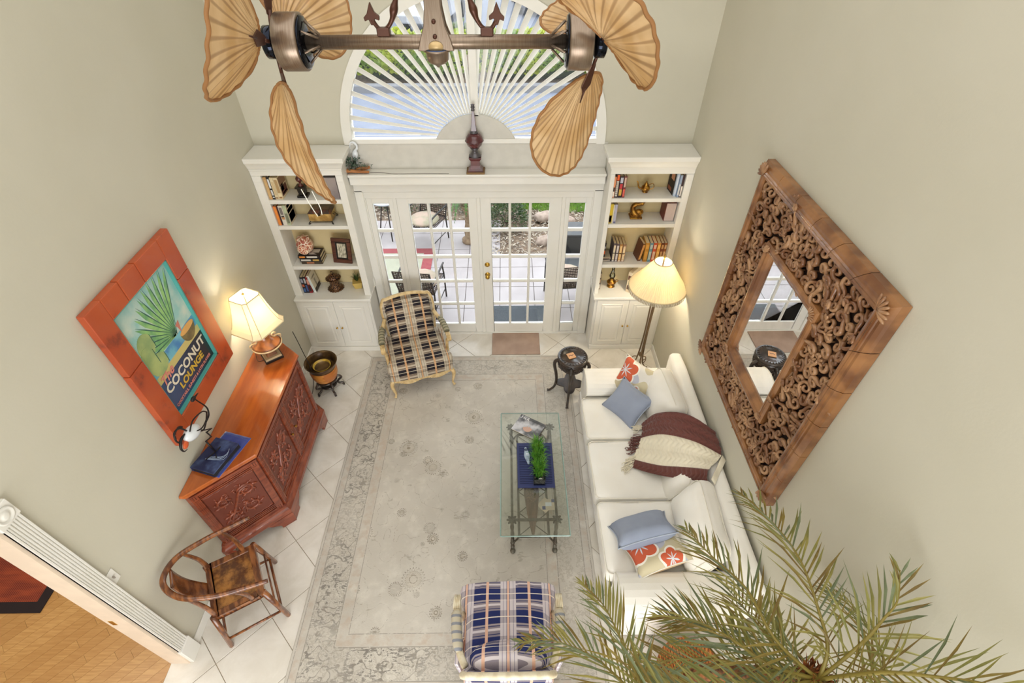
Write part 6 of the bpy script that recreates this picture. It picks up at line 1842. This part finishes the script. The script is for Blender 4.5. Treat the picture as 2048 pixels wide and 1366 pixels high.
# ================================================================ horseshoe armchair
hc = thing('horseshoe_chair', 'antique brown wooden horseshoe back armchair beside the cased opening', 'chair', (-1.937, -3.515, 0), R(120))
m_elm = M('worn_elm', lambda t: t.mix(t.noise(3, vec=t.scale(3, 12, 3), det=5).sm(.35, .62), (150, 92, 50), (92, 50, 28)), rough=.25, coat=.45)
m_seat = M('worn_seat_board', lambda t: t.mix(t.noise(5, det=5, rough=.7).sm(.38, .6), (172, 116, 56), (88, 50, 26)), rough=.25, coat=.4)
hw, hd = .235, .195
b = MB()
zs = .485
b.box(-hw, hw, -hd - .0, -hd + .05, zs - .055, zs).box(-hw, hw, hd - .045, hd, zs - .055, zs).box(-hw, -hw + .05, -hd + .05, hd - .045, zs - .055, zs).box(hw - .05, hw, -hd + .05, hd - .045, zs - .055, zs)
b.build('seat_frame', m_elm, hc, bevel=.006, seg=2)
MB().box(-hw + .05, hw - .05, -hd + .05, hd - .045, zs - .03, zs - .006).build('seat_board', m_seat, hc)
for sx in (-1, 1):
    for sy, top in ((-1, zs), (1, zs)):
        MB().tube([(sx * (hw - .01), sy * (hd - .01), top), (sx * (hw + .028), sy * (hd + .035), 0)], [.024, .02], 10).build('leg', m_elm, hc, smooth=True)
    MB().tube([(sx * (hw + .018), -hd - .025, .11), (sx * (hw + .018), hd + .02, .11)], .011, 8).build('stretcher', m_elm, hc, smooth=True)
MB().tube([(-hw - .018, -hd - .02, .13), (hw + .018, -hd - .02, .13)], .012, 8).build('stretcher', m_elm, hc, smooth=True)
MB().tube([(-hw - .015, hd + .02, .15), (hw + .015, hd + .02, .15)], .011, 8).build('stretcher', m_elm, hc, smooth=True)
MB().tube([(-hw - .01, -hd - .012, .27), (hw + .01, -hd - .012, .27)], .008, 8).build('stretcher', m_elm, hc, smooth=True)
rl = spline([(-.335, -.30, .80), (-.31, -.14, .815), (-.275, .06, .85), (-.19, .25, .90), (-.03, .335, .925), (.13, .25, .90), (.215, .06, .85), (.25, -.12, .815), (.27, -.27, .80)], 7)
MB().tube(rl, [.016 + .006 * math.sin(PI * i / (len(rl) - 1)) for i in range(len(rl))], 10).build('horseshoe_rail', m_elm, hc, smooth=True)
b = MB(); b.grid(lambda u, v: Vector((lerp(-.075, .075, u) - .012 * v, .19 + .10 * v + .03 * math.sin(PI * v), lerp(zs - .01, .905, v))), 6, 12)
b.build('back_splat', m_elm, hc, smooth=True, solid=.014)
for x0, y0, x1, y1, z1 in ((-.21, .17, -.215, .215, .885), (.21, .17, .165, .215, .885), (-.225, -.10, -.29, -.05, .825), (.225, -.10, .245, -.05, .825)):
    MB().tube(spline([(x0, y0, zs - .01), (lerp(x0, x1, .4) * 1.03, lerp(y0, y1, .4) - .015, lerp(zs, z1, .45)), (x1, y1, z1)], 5), [lerp(.024, .014, i / 10) for i in range(11)], 8, flat=(1, .75)).build('arm_post', m_elm, hc, smooth=True)

# ================================================================ copper-banded planter on curved stand
ds = thing('curved_leg_stand', 'low black carved stand with curled legs beneath the ochre pot', 'stand', (-1.90, -1.02, 0))
MB().lathe([(.115, .165), (.125, .17), (.125, .185), (.115, .19), (.09, .19), (.09, .17), (.10, .165)], 28).build('ring', m_bw, ds, smooth=True)
MB().lathe([(.085, .07), (.10, .075), (.10, .09), (.085, .095), (.07, .09), (.07, .075)], 28).build('lower_ring', m_bw, ds, smooth=True)
for k in range(5):
    a = R(20 + 72 * k); c, s_ = math.cos(a), math.sin(a)
    pr_ = [(.11, .178), (.15, .175), (.165, .14), (.13, .11), (.11, .08), (.13, .05), (.165, .045), (.165, .02), (.18, .012)]
    pp = spline([(r * c, r * s_, z) for r, z in pr_], 4)
    MB().tube(pp, .014, 7).build('leg', m_bw, ds, smooth=True)
pt_ = thing('ochre_pot', 'ochre pot with a flared dark bronze rim holding a yellow bowl', 'pot', (-1.90, -1.02, .1905))
m_och = M('ochre_glaze', lambda t: t.mix(t.wave(3, vec=t.scale(.5, .5, 8)).sm(.3, .7), (204, 134, 58), (180, 104, 40)), rough=.4, coat=.2)
m_rim = M('bronze_rim', lambda t: t.mix(t.noise(8).sm(.35, .65), (112, 86, 52), (60, 44, 32)), rough=.3, metal=.6)
MB().lathe([(.105, 0), (.135, .03), (.155, .09), (.16, .15), (.152, .19)], 36, cap=False).build('body', m_och, pt_, smooth=True)
MB().lathe([(.152, .185), (.155, .21), (.175, .25), (.185, .275), (.19, .28), (.186, .284), (.17, .255), (.148, .21), (.14, .15), (.12, .08), (.001, .07)], 36).build('rim', m_rim, pt_, smooth=True)
bw = thing('yellow_bowl', 'yellow glazed bowl set inside the ochre pot', 'bowl', (-1.905, -1.01, .1905 + .09))
MB().lathe([(.05, 0), (.085, .05), (.10, .11), (.104, .12), (.098, .118), (.085, .085), (.05, .08), (.001, .078)], 32).build('bowl', M('yellow_glaze', lambda t: t.mix(t.noise(14).sm(.4, .7), (206, 172, 60), (176, 138, 44)), rough=.3, coat=.4), bw, smooth=True)
o = MB().tube(spline([(-2.0, -1.17, 1.08), (-1.99, -1.15, .8), (-1.985, -1.13, .4), (-2.05, -1.16, .1), (-2.12, -1.2, .006)], 5), .004, 6).build('power_cord', M('cord_dark', (44, 40, 36), rough=.5), smooth=True)
tag(o, 'dark power cord hanging behind the sideboard near the ochre pot', 'cord')

# ================================================================ floor lamp
fl_ = thing('floor_lamp', 'tall lit floor lamp with pleated cream fringed shade and scrolled bronze stand', 'lamp', (1.955, -.775, 0))
m_lb = M('bronze_lamp', (128, 104, 78), rough=.35, metal=.6)
for k in range(3):
    a = R(-95 + 120 * k); c, s_ = math.cos(a), math.sin(a)
    MB().tube(spline([(.055 * c, .055 * s_, 1.33), (.03 * c, .03 * s_, 1.2), (.02 * c, .02 * s_, .7), (.03 * c, .03 * s_, .35), (.055 * c, .055 * s_, .15), (.12 * c, .12 * s_, .03), (.155 * c, .155 * s_, .008)], 5), .009, 7).build('leg', m_lb, fl_, smooth=True)
    MB().tube(spline([(.04 * c, .04 * s_, .25), (.09 * c, .09 * s_, .22), (.10 * c, .10 * s_, .15), (.07 * c, .07 * s_, .12), (.06 * c, .06 * s_, .17), (.085 * c, .085 * s_, .18)], 4), .006, 6).build('scroll', m_lb, fl_, smooth=True)
    MB().tube(spline([(.03 * c, .03 * s_, 1.22), (.08 * c, .08 * s_, 1.26), (.085 * c, .085 * s_, 1.33), (.05 * c, .05 * s_, 1.38)], 4), .006, 6).build('scroll', m_lb, fl_, smooth=True)
MB().tube([(0, 0, .3), (0, 0, 1.72)], .008, 8).lathe([(.02, .28), (.03, .3), (.02, .33), (.008, .34)], 12).build('pole', m_lb, fl_, smooth=True)
m_sh2 = shade_mat('pleated_silk_shade', (250, 244, 228), 1, (255, 242, 212))
NP = 72
def pleat(f, k):
    r = lerp(.31, .092, f ** .92) * (1 + .018 * (1 if k % 2 else -1)); a = 2 * PI * k / (NP * 2)
    return Vector((r * math.cos(a), r * math.sin(a), lerp(1.35, 1.675, f)))
b = MB(); b.rings([[pleat(f, k) for k in range(NP * 2)] for f in (0, .2, .4, .6, .8, 1)], cap=False)
b.build('lamp_shade', m_sh2, fl_, solid=.0015)
MB().tube([(.093 * math.cos(2 * PI * k / 32), .093 * math.sin(2 * PI * k / 32), 1.676) for k in range(32)], .006, 6, loop=True).tube([(.312 * math.cos(2 * PI * k / 48), .312 * math.sin(2 * PI * k / 48), 1.35) for k in range(48)], .006, 6, loop=True).build('shade_trim', m_shp, fl_, smooth=True)
b = MB()
for k in range(120):
    a0, a1 = 2 * PI * k / 120, 2 * PI * (k + .75) / 120
    r = .314 + .003 * (k % 2)
    b.poly([(r * math.cos(a0), r * math.sin(a0), 1.35), (r * math.cos(a1), r * math.sin(a1), 1.35), (r * math.cos(a1) * 1.01, r * math.sin(a1) * 1.01, 1.308), (r * math.cos(a0) * 1.01, r * math.sin(a0) * 1.01, 1.308)])
b.build('fringe', M('fringe_grey', (176, 164, 140), rough=.9), fl_, recalc=False)
MB().tube([(-.09, 0, 1.674), (.09, 0, 1.674)], .002, 5).tube([(0, -.09, 1.674), (0, .09, 1.674)], .002, 5).lathe([(.012, 1.70), (.006, 1.715), (.014, 1.73), (.008, 1.75), (.001, 1.77)], 12).build('finial', m_brass, fl_, smooth=True)
MB().sphere((0, 0, 1.55), .032, 12, 8).build('bulb', m_bulb, fl_, smooth=True)
lamp_light((1.955, -.775, 1.55), 26, 'floor_lamp_light')

# ================================================================ carved mirror
mr = thing('carved_mirror', 'large mirror in a wide deeply carved brown openwork frame on the right wall', 'mirror', (RX - .003, -2.535, 2.25))
# local: looking from the room: y width, z height, x = depth towards room negative
MW, MH = .835, .935
m_mf = M('mirror_frame_wood', lambda t: t.mix(t.noise(2.5, vec=t.scale(2, 2, 2), det=3).sm(.35, .65), (158, 108, 64), (112, 70, 42)), rough=.26, coat=.5)
m_carv = M('carved_walnut', lambda t: t.mix(t.noise(9, det=3).sm(.35, .65), (176, 134, 96), (120, 78, 48)), rough=.35, coat=.2)
m_dkb = M('mirror_shade_backing', (42, 22, 16), rough=.8)


def mould(nm, hw_, hh_, prof, joints=0):
    """mitred moulding, one bar per side; prof (inset from outer edge, height off the wall)"""
    cs_ = [(-hw_, -hh_), (hw_, -hh_), (hw_, hh_), (-hw_, hh_)]
    for i in range(4):
        (ay, az), (by, bz) = cs_[i], cs_[(i + 1) % 4]
        def corner(p, e, h): return Vector((-h, p[0] * (1 - e / hw_), p[1] * (1 - e / hh_)))
        seg = 1 + joints; bar = None
        for s2 in range(seg):
            f0, f1 = s2 / seg, (s2 + 1) / seg
            r0 = [corner((ay, az), e, h).lerp(corner((by, bz), e, h), f0 + (.0012 if s2 else 0)) for e, h in prof]
            r1 = [corner((ay, az), e, h).lerp(corner((by, bz), e, h), f1 - (.0012 if s2 < seg - 1 else 0)) for e, h in prof]
            MB().rings([r0, r1]).build(nm, m_mf, mr)
mould('outer_frame', MW, MH, [(0, 0), (0, .05), (.012, .062), (.03, .078), (.045, .08), (.05, .086), (.062, .09), (.072, .086), (.08, .09), (.095, .088), (.105, .075), (.108, .04), (.108, 0)], 5)
mould('inner_frame', .40, .53, [(0, .0), (0, .075), (.012, .088), (.028, .09), (.04, .078), (.048, .082), (.06, .08), (.075, .066), (.085, .05), (.085, 0)])
MB().box(-.02, -.005, -MW + .09, MW - .09, -MH + .09, MH - .09).build('backing', m_dkb, mr)  # added dark sheet in place of the shaded wall behind the openwork
m_mir = M('mirror_glass', (250, 250, 250), rough=.0, metal=1.0)
MB().box(-.045, -.04, -.32, .32, -.45, .45).build('mirror_glass', m_mir, mr)
# fretwork scrolls
rnd = random.Random(4)
m_fr_ = Matrix(((0, 0, -1, 0), (1, 0, 0, 0), (0, 1, 0, 0), (0, 0, 0, 1)))
zones = [('left', -.73, -.40, -.83, .83), ('right', .40, .73, -.83, .83), ('bottom', -.40, .40, -.83, -.53), ('top', -.40, .40, .53, .83)]
for zn, y0, y1, z0, z1 in zones:
    b = MB(); st = .078
    ny, nz = max(3, round((y1 - y0) / st)), max(3, round((z1 - z0) / st))
    for i in range(ny):
        for j in range(nz):
            cy = lerp(y0, y1, (i + .5 + (.25 if j % 2 else -.25)) / ny); cz = lerp(z0, z1, (j + .5) / nz)
            cy += rnd.uniform(-.012, .012); cz += rnd.uniform(-.012, .012)
            a0 = rnd.uniform(0, 2 * PI); d = rnd.choice((-1, 1)); r = rnd.uniform(.032, .046)
            upz = rnd.uniform(.05, .066)
            mt = m_fr_ @ Matrix.Translation((cy, cz, upz)) @ Matrix.Rotation(rnd.uniform(-.35, .35), 4, 'X') @ Matrix.Rotation(rnd.uniform(-.35, .35), 4, 'Y')
            sp_ = spiral((0, 0), r, rnd.uniform(.95, 1.3), a0, d, 15, .25)
            # tail
            tdir = a0 - d * PI / 2 * 1.0; p0 = sp_[0]
            tail = [(p0[0] + math.cos(tdir) * .055 + math.cos(a0) * .03, p0[1] + math.sin(tdir) * .055 + math.sin(a0) * .03), (p0[0] + math.cos(tdir) * .03 + math.cos(a0) * .008, p0[1] + math.sin(tdir) * .03 + math.sin(a0) * .008)]
            carve_scroll(b, mt, tail + sp_, .0125, .008, 1.6)
            mt2 = mt @ Matrix.Translation((0, 0, .007))
            carve_scroll(b, mt2, [(p[0] * .86, p[1] * .86) for p in sp_[:10]], .0035, .0025, 1.2)
            if rnd.random() < .8:
                for q in range(3): leafy(b, mt, tail[0], tdir + PI + (q - 1) * .7 + PI, .055, .02, .5)
            # strut to the backing
            b.tube([mt @ Vector((sp_[5][0], sp_[5][1], 0)), Vector((-.018, cy + sp_[5][0], cz + sp_[5][1]))], .006, 5)
    b.build('fretwork', m_carv, mr, smooth=True)
# acanthus corner leaves on both mouldings
for hw_, hh_, s_, h in ((MW - .05, MH - .05, 1.0, .09), (.36, .49, .62, .09)):
    for sy in (-1, 1):
        for sz in (-1, 1):
            b = MB(); base = math.atan2(-sz, -sy)
            for q in range(7):
                a = base + PI + (q - 3) * .36
                b.sphere((0, 0, 0), (.045 * s_, .011 * s_, .012), 8, 5, m_fr_ @ Matrix.Translation((sy * (hw_ - .03 * s_), sz * (hh_ - .03 * s_), h)) @ Matrix.Rotation(a, 4, 'Z') @ Matrix.Translation((.045 * s_, 0, 0)))
            b.build('corner_leaf', m_carv, mr, smooth=True)

# ================================================================ twin palm-blade ceiling fan
fn = thing('ceiling_fan', 'bronze twin motor ceiling fan on a horizontal bar with tan palm leaf blades', 'fan', (.052, -3.10, 4.239))
fn.scale = (.778, .778, .778)
m_fb = M('brushed_bronze', lambda t: t.mix(t.noise(4, vec=t.scale(60, 3, 3)).sm(.3, .7), (146, 130, 114), (132, 114, 98)), rough=.32, metal=.75)
m_fd = M('fan_dark_bronze', (84, 52, 40), rough=.35, metal=.5)
m_chr = M('fan_black_chrome', (34, 38, 48), rough=.08, metal=.9)
mx_ = lambda x: Matrix.Translation((x, 0, 0)) @ Matrix.Rotation(PI / 2, 4, 'Y')
MB().tube([(-.62, 0, 0), (.62, 0, 0)], .031, 20).build('cross_bar', m_fb, fn, smooth=True)
# flat iron centre hanger
ol = [(-.085, -.03), (.085, -.03), (.07, .02), (.05, .07), (.038, .14), (.032, .3), (.032, 1.98), (-.032, 1.98), (-.032, .3), (-.038, .14), (-.05, .07), (-.07, .02)]
hng = MB().prism(ol, -.04, -.022, m_xz).build('hanger_plate', m_fb, fn, bevel=.003)
MB().prism(ol, .022, .04, m_xz).build('hanger_plate', m_fb, fn, bevel=.003)
MB().tube([(0, 0, .03), (0, 0, 1.96)], .018, 12).lathe([(.09, 1.94), (.08, 1.97), (.04, 1.99)], 24).build('downrod', m_fb, fn, smooth=True)
b = MB()
for z_ in (.03, .09): b.lathe([(.01, 0), (.01, .005), (.001, .008)], 10, Matrix.Translation((0, -.04, z_)) @ Matrix.Rotation(PI / 2, 4, 'X'))
b.build('bolts', m_fd, fn, smooth=True)
MB().lathe([(.034, 0), (.034, .004), (.001, .005)], 24, Matrix.Translation((0, -.04, -.012)) @ Matrix.Rotation(PI / 2, 4, 'X'), sx=1.0, sy=.72).build('badge', M('badge_gold', (206, 176, 126), rough=.4, metal=.3), fn, smooth=True)
MB().lathe([(.065, -.028), (.066, -.036), (.055, -.04), (.052, -.075), (.04, -.088), (.015, -.098), (.006, -.108), (.001, -.11)], 24).build('bottom_cap', m_fb, fn, smooth=True)
MB().lathe([(.062, -.026), (.064, -.032), (.058, -.036)], 24).build('cap_ring', M('cap_blue_steel', (52, 70, 104), rough=.25, metal=.7), fn, smooth=True)
# anchor hooks
for s_ in (-1, 1):
    m_ = Matrix.Diagonal((s_, 1, 1, 1))
    hk = spline([(.135, 0, .36), (.14, 0, .24), (.165, 0, .17), (.18, 0, .13), (.195, 0, .09), (.225, 0, .055), (.26, 0, .055), (.285, 0, .09)], 5)
    hk = [Vector((p.x * s_, p.y, p.z)) for p in hk]
    MB().tube(hk, [.012 + .012 * math.exp(-((i - 15) / 3.5) ** 2) for i in range(len(hk))], 8, flat=(1, .8)).build('anchor_hook', m_fd, fn, smooth=True)
    tipo = [(.285, .16), (.305, .115), (.322, .10), (.318, .085), (.30, .092), (.292, .07), (.278, .07), (.272, .095), (.252, .088), (.25, .104), (.27, .12)]
    tp = [(x * s_, z) for x, z in tipo]
    MB().prism(tp if s_ > 0 else tp[::-1], -.01, .01, m_xz).build('anchor_tip', m_fd, fn, bevel=.002)
    MB().box(s_ * .24 - .03, s_ * .24 + .03, -.02, .02, .025, .06).build('anchor_post', m_fd, fn, bevel=.004)

m_palm = leaf_mat('palm_blade', lambda t: t.mix((((t.xyz()[1].at2(t.xyz()[0] + .05)) * 84.0).sin()).sm(.2, 1.0) * .55, t.mix(t.noise(4, det=3).sm(.3, .7), (222, 190, 146), (200, 160, 108)), (126, 84, 44)), rough=.55, tr=.3)
m_rimb = M('palm_blade_rim', (150, 104, 58), rough=.7)


def blade(parent, mat4, L=.62, W=.25, cup=.06):
    NR, NA = 14, 260
    def outline(a):
        # egg-shaped palm leaf in polar form around the root (a from -pi..pi measured from +x)
        # build by superposing: point on ellipse centred (L/2,0)
        return Vector((L / 2 + L / 2 * math.cos(a), W * math.sin(a) * (1 + .10 * math.cos(a)), 0))
    b = MB()
    def f(u, v):
        a = lerp(-PI * .985, PI * .985, u); e = outline(a); e.x = max(e.x, 0)
        p = e * (0.02 + .98 * v)
        rr_ = math.hypot(p.x + .02, p.y); ang = math.atan2(p.y, p.x + .05)
        zz = -cup * (p.y / W) ** 2 * -1.0 + .003 * math.sin(ang * 62) * min(1, rr_ / .15) - .09 * (p.x / L) ** 2
        return Vector((p.x, p.y, zz))
    b.grid(f, NA, NR)
    o = b.build('blade', m_palm, parent, smooth=True, recalc=False); o.matrix_local = mat4
    rim = [f(k / NA, 1.0) for k in range(NA + 1)]
    r2 = MB().tube(rim, .0075, 6).build('blade_rim', m_rimb, o, smooth=True)
    ir = MB(); ir.prism([(-.06, -.016), (.0, -.026), (.06, -.034), (.09, -.012), (.12, 0), (.09, .012), (.06, .034), (.0, .026), (-.06, .016)], -.012, -.006)
    ir.build('blade_iron', m_fd, o, bevel=.002)
    MB().tube([(.07, 0, -.009), (.16, 0, -.012)], [.007, .003], 6).build('blade_pin', m_fd, o, smooth=True)
    MB().tube([(-.13, 0, -.01), (-.04, 0, -.009)], .009, 7).build('blade_arm', m_fd, o, smooth=True)
    return o


def fan_head(s_, thetas, pitch, cones, Ls):
    mo = MB().lathe([(.085, -.058), (.118, -.055), (.122, -.05), (.122, .05), (.118, .055), (.085, .058)], 40, mx_(s_ * .675)).build('motor', m_fb, fn, smooth=False, bevel=.002)
    for f in mo.data.polygons: f.use_smooth = len(f.vertices) == 4
    MB().lathe([(.112, 0), (.105, .006), (.05, .009), (.001, .009)], 40, Matrix.Translation((s_ * (.675 - .058), 0, 0)) @ Matrix.Rotation(-s_ * PI / 2, 4, 'Y')).build('motor_plate', m_chr, mo, smooth=True)
    for k in range(6):
        a = 2 * PI * k / 6 + .3
        MB().tube([(s_ * .545, .03 * math.cos(a), .03 * math.sin(a)), (s_ * .605, .085 * math.cos(a), .085 * math.sin(a))], .008, 6, flat=(1.3, .7)).build('strut', m_fb, mo, smooth=True)
    MB().lathe([(.058, -.03), (.07, -.025), (.07, .02), (.055, .028), (.02, .03), (.001, .03)], 28, Matrix.Translation((s_ * .775, 0, 0)) @ Matrix.Rotation(s_ * PI / 2, 4, 'Y')).build('hub', m_chr, fn, smooth=True)
    for th, ph, cone, LL_ in zip(thetas, pitch, cones, Ls):
        t_ = R(th)
        d = Vector((-s_ * cone, math.cos(t_), math.sin(t_))).normalized()
        tang = Vector((0, -math.sin(t_), math.cos(t_)))
        xax = Vector((1, 0, 0)); xax = (xax - d * xax.dot(d)).normalized(); tang = d.cross(xax).normalized()
        w_ = tang * math.cos(R(ph)) + xax * math.sin(R(ph)); n_ = d.cross(w_)
        root_ = Vector((s_ * .775, 0, 0)) + d * .17
        m4 = Matrix(((d.x, w_.x, n_.x, root_.x), (d.y, w_.y, n_.y, root_.y), (d.z, w_.z, n_.z, root_.z), (0, 0, 0, 1)))
        blade(fn, m4, L=LL_)
fan_head(-1, (262, 163, 78, 366), (40, 12, 20, 40), (.04, .1, .1, .1), (.62, .76, .62, .6))
fan_head(1, (290, 164, 75, 15), (-52, -48, -30, -48), (.2, .1, .1, .1), (.6, .64, .6, .6))
b = MB()
b.tube(spline([(-.80, -.28, -.50), (-.78, -.27, -.60), (-.76, -.27, -.66)], 4), .0025, 5).tube(spline([(-.74, -.3, -.5), (-.73, -.28, -.6), (-.735, -.27, -.65)], 4), .0025, 5)
o = b.build('pull_cord', M('cord_white', (236, 234, 226), rough=.6), fn, smooth=True); o.location = (.075, 0, -.10)

# ================================================================ potted date palm
pp_ = thing('potted_palm', 'tall date palm with long feathery fronds in a wicker pot by the right wall', 'plant', (1.62, -4.22, 0))
OX, OY = 1.62, -4.22
MB().lathe([(.17, 0), (.2, .03), (.235, .25), (.245, .42), (.255, .44), (.24, .45), (.225, .43), (.22, .38), (.001, .37)], 28).build('pot', M('orange_wicker', lambda t: t.mix(t.wave(14, vec=t.scale(1, 1, 3), dist=1.0).sm(.3, .7), (206, 128, 58), (146, 80, 36)), rough=.7, bump=lambda t: t.wave(20, dist=1), bstr=.6), pp_, smooth=True)
HX, HY, HZ_ = 1.83 - OX, -4.55 - OY, 1.75
tr_ = spline([(0, 0, .37), (.03, -.06, .8), (.12, -.2, 1.3), (HX, HY, HZ_)], 6)
MB().tube(tr_, [.05 - .012 * math.sin(i * 2.4) for i in range(len(tr_))], 10).build('trunk', M('palm_fibre', lambda t: t.mix(t.noise(20, det=4).sm(.35, .65), (146, 92, 46), (84, 52, 30)), rough=.95, bump=lambda t: t.noise(40, det=3), bstr=1.0), pp_, smooth=True)
fb_ = MB()
for k in range(420):
    a = random.uniform(0, 2 * PI); e = random.uniform(-.6, 1.2); r = random.uniform(.05, .085)
    c = Vector((HX, HY, HZ_ - .02)) + Vector((math.cos(a) * math.cos(e) * r, math.sin(a) * math.cos(e) * r, math.sin(e) * r))
    d = (c - Vector((HX, HY, HZ_ - .1))).normalized() + Vector((random.uniform(-.5, .5), random.uniform(-.5, .5), random.uniform(-.3, .6)))
    leaf_quad(fb_, c, d, Vector((random.uniform(-1, 1), 1, .2)), .05, .005)
fb_.build('crown_fibre', M('rust_fibre', lambda t: t.mix(t.noise(30).sm(.3, .7), (176, 102, 48), (110, 58, 28)), rough=.95), pp_, recalc=False, props={'kind': 'stuff'})
FR = [
 [(1.305, -4.745, 2.0), (0.938, -4.678, 2.05), (0.886, -4.57, 2.0), (0.865, -4.419, 1.9), (0.823, -4.188, 1.75), (0.751, -3.965, 1.5)],
 [(1.336, -4.78, 2.0), (0.978, -4.741, 2.0), (0.814, -4.536, 1.85), (0.717, -4.423, 1.75), (0.526, -4.308, 1.6), (0.364, -4.262, 1.4)],
 [(1.607, -4.424, 1.95), (1.566, -4.158, 1.9), (1.492, -3.913, 1.75), (1.444, -3.668, 1.6)],
 [(1.84, -4.468, 1.95), (1.818, -4.344, 2.05), (1.835, -4.076, 2.05), (1.854, -3.791, 1.9), (1.83, -3.48, 1.7)],
 [(1.92, -4.487, 2.092), (2.03, -4.404, 2.194), (2.08, -4.354, 2.264), (2.1, -4.256, 2.354)],
 [(1.92, -4.609, 2.145), (2.02, -4.676, 2.351), (2.08, -4.736, 2.503), (2.12, -4.8, 2.588)],
 [(1.56, -4.515, 1.9), (1.423, -4.353, 1.8), (1.301, -4.203, 1.6), (1.197, -4.12, 1.35)],
 [(1.614, -4.511, 1.75), (1.434, -4.415, 1.6), (1.22, -4.361, 1.4), (1.053, -4.36, 1.2)],
 [(1.705, -4.411, 1.75), (1.675, -4.194, 1.6), (1.667, -3.952, 1.4)],
 [(1.857, -4.372, 1.6), (1.897, -4.142, 1.35), (1.951, -3.95, 1.15)],
 [(1.374, -4.634, 1.9), (1.107, -4.62, 1.75), (0.858, -4.567, 1.5)],
 [(1.62, -4.40, 1.65), (1.45, -4.22, 1.5), (1.3, -4.1, 1.25)],
 [(1.5, -4.68, 1.7), (1.25, -4.62, 1.55), (1.02, -4.48, 1.3)],
 [(1.98, -4.62, 1.85), (2.12, -4.5, 1.9), (2.16, -4.25, 1.8), (2.17, -4.05, 1.6)],
 [(1.75, -4.8, 2.0), (1.6, -5.1, 1.95), (1.5, -5.4, 1.6)], [(1.45, -4.75, 1.85), (1.2, -4.95, 1.6), (.95, -5.05, 1.3)]]
m_pal = [leaf_mat('palm_leaflet_green', lambda t: t.mix(t.noise(6).sm(.3, .7), (124, 126, 68), (166, 156, 88)), rough=.45, tr=.3), leaf_mat('palm_leaflet_olive', lambda t: t.mix(t.noise(6).sm(.3, .7), (160, 142, 74), (120, 98, 50)), rough=.45, tr=.3), leaf_mat('palm_leaflet_bluegreen', lambda t: t.mix(t.noise(6).sm(.3, .7), (138, 148, 112), (104, 114, 82)), rough=.45, tr=.3)]
m_rach = M('frond_stalk', (142, 126, 58), rough=.5)
rnd = random.Random(12)
for fi, ctl in enumerate(FR):
    pts = spline([(HX, HY, HZ_ + .03)] + [(a - OX, b_ - OY, c) for a, b_, c in ctl], 12)
    n = len(pts)
    st_ = MB().tube(pts, [lerp(.011, .002, i / (n - 1)) for i in range(n)], 6).build('frond', m_rach, pp_, smooth=True)
    lb = MB(); tot = sum((pts[i + 1] - pts[i]).length for i in range(n - 1)); step = .017
    acc = 0; cnt = 0
    for i in range(n - 1):
        seg = pts[i + 1] - pts[i]; L_ = seg.length; m = 0
        while acc < L_:
            p = pts[i] + seg * (acc / L_); f = (sum((pts[j + 1] - pts[j]).length for j in range(i)) + acc) / tot
            acc += step; cnt += 1
            if f < .1: continue
            T_ = seg.normalized(); S_ = T_.cross(Vector((0, 0, 1)))
            if S_.length < .1: S_ = T_.cross(Vector((1, 0, 0)))
            S_.normalize(); U_ = S_.cross(T_)
            side = 1 if cnt % 2 else -1
            ang = lerp(.95, .35, f) + rnd.uniform(-.12, .12); lift = rnd.choice((.15, .45, -.1)) + rnd.uniform(-.1, .1)
            d = (T_ * math.cos(ang) + S_ * side * math.sin(ang) + U_ * lift).normalized()
            LL = (.30 * math.sin(PI * min(1, max(.12, f * .85 + .12))) + .05) * rnd.uniform(.85, 1.12)
            wv = .0068; wd = d.cross(U_).normalized() * wv
            a0, a1, a2 = p, p + d * LL * .5 + Vector((0, 0, -.006)), p + d * LL + Vector((0, 0, -.06 * LL / .3))
            fold = U_ * .003
            lb.mi = 0 if rnd.random() < .5 else (1 if rnd.random() < .6 else 2)
            lb.poly([a0 - wd * .5, a0 + wd * .0 - fold, a1 - fold, a1 - wd]); lb.poly([a0 - fold, a0 + wd * .5, a1 + wd, a1 - fold])
            lb.poly([a1 - wd, a1 - fold, a2]); lb.poly([a1 - fold, a1 + wd, a2])
        acc -= L_
    for v in lb.bm.verts: v.co.x = min(v.co.x, RX - .02 - OX)
    lb.build('leaflets', m_pal, st_, recalc=False, props={'kind': 'stuff'})
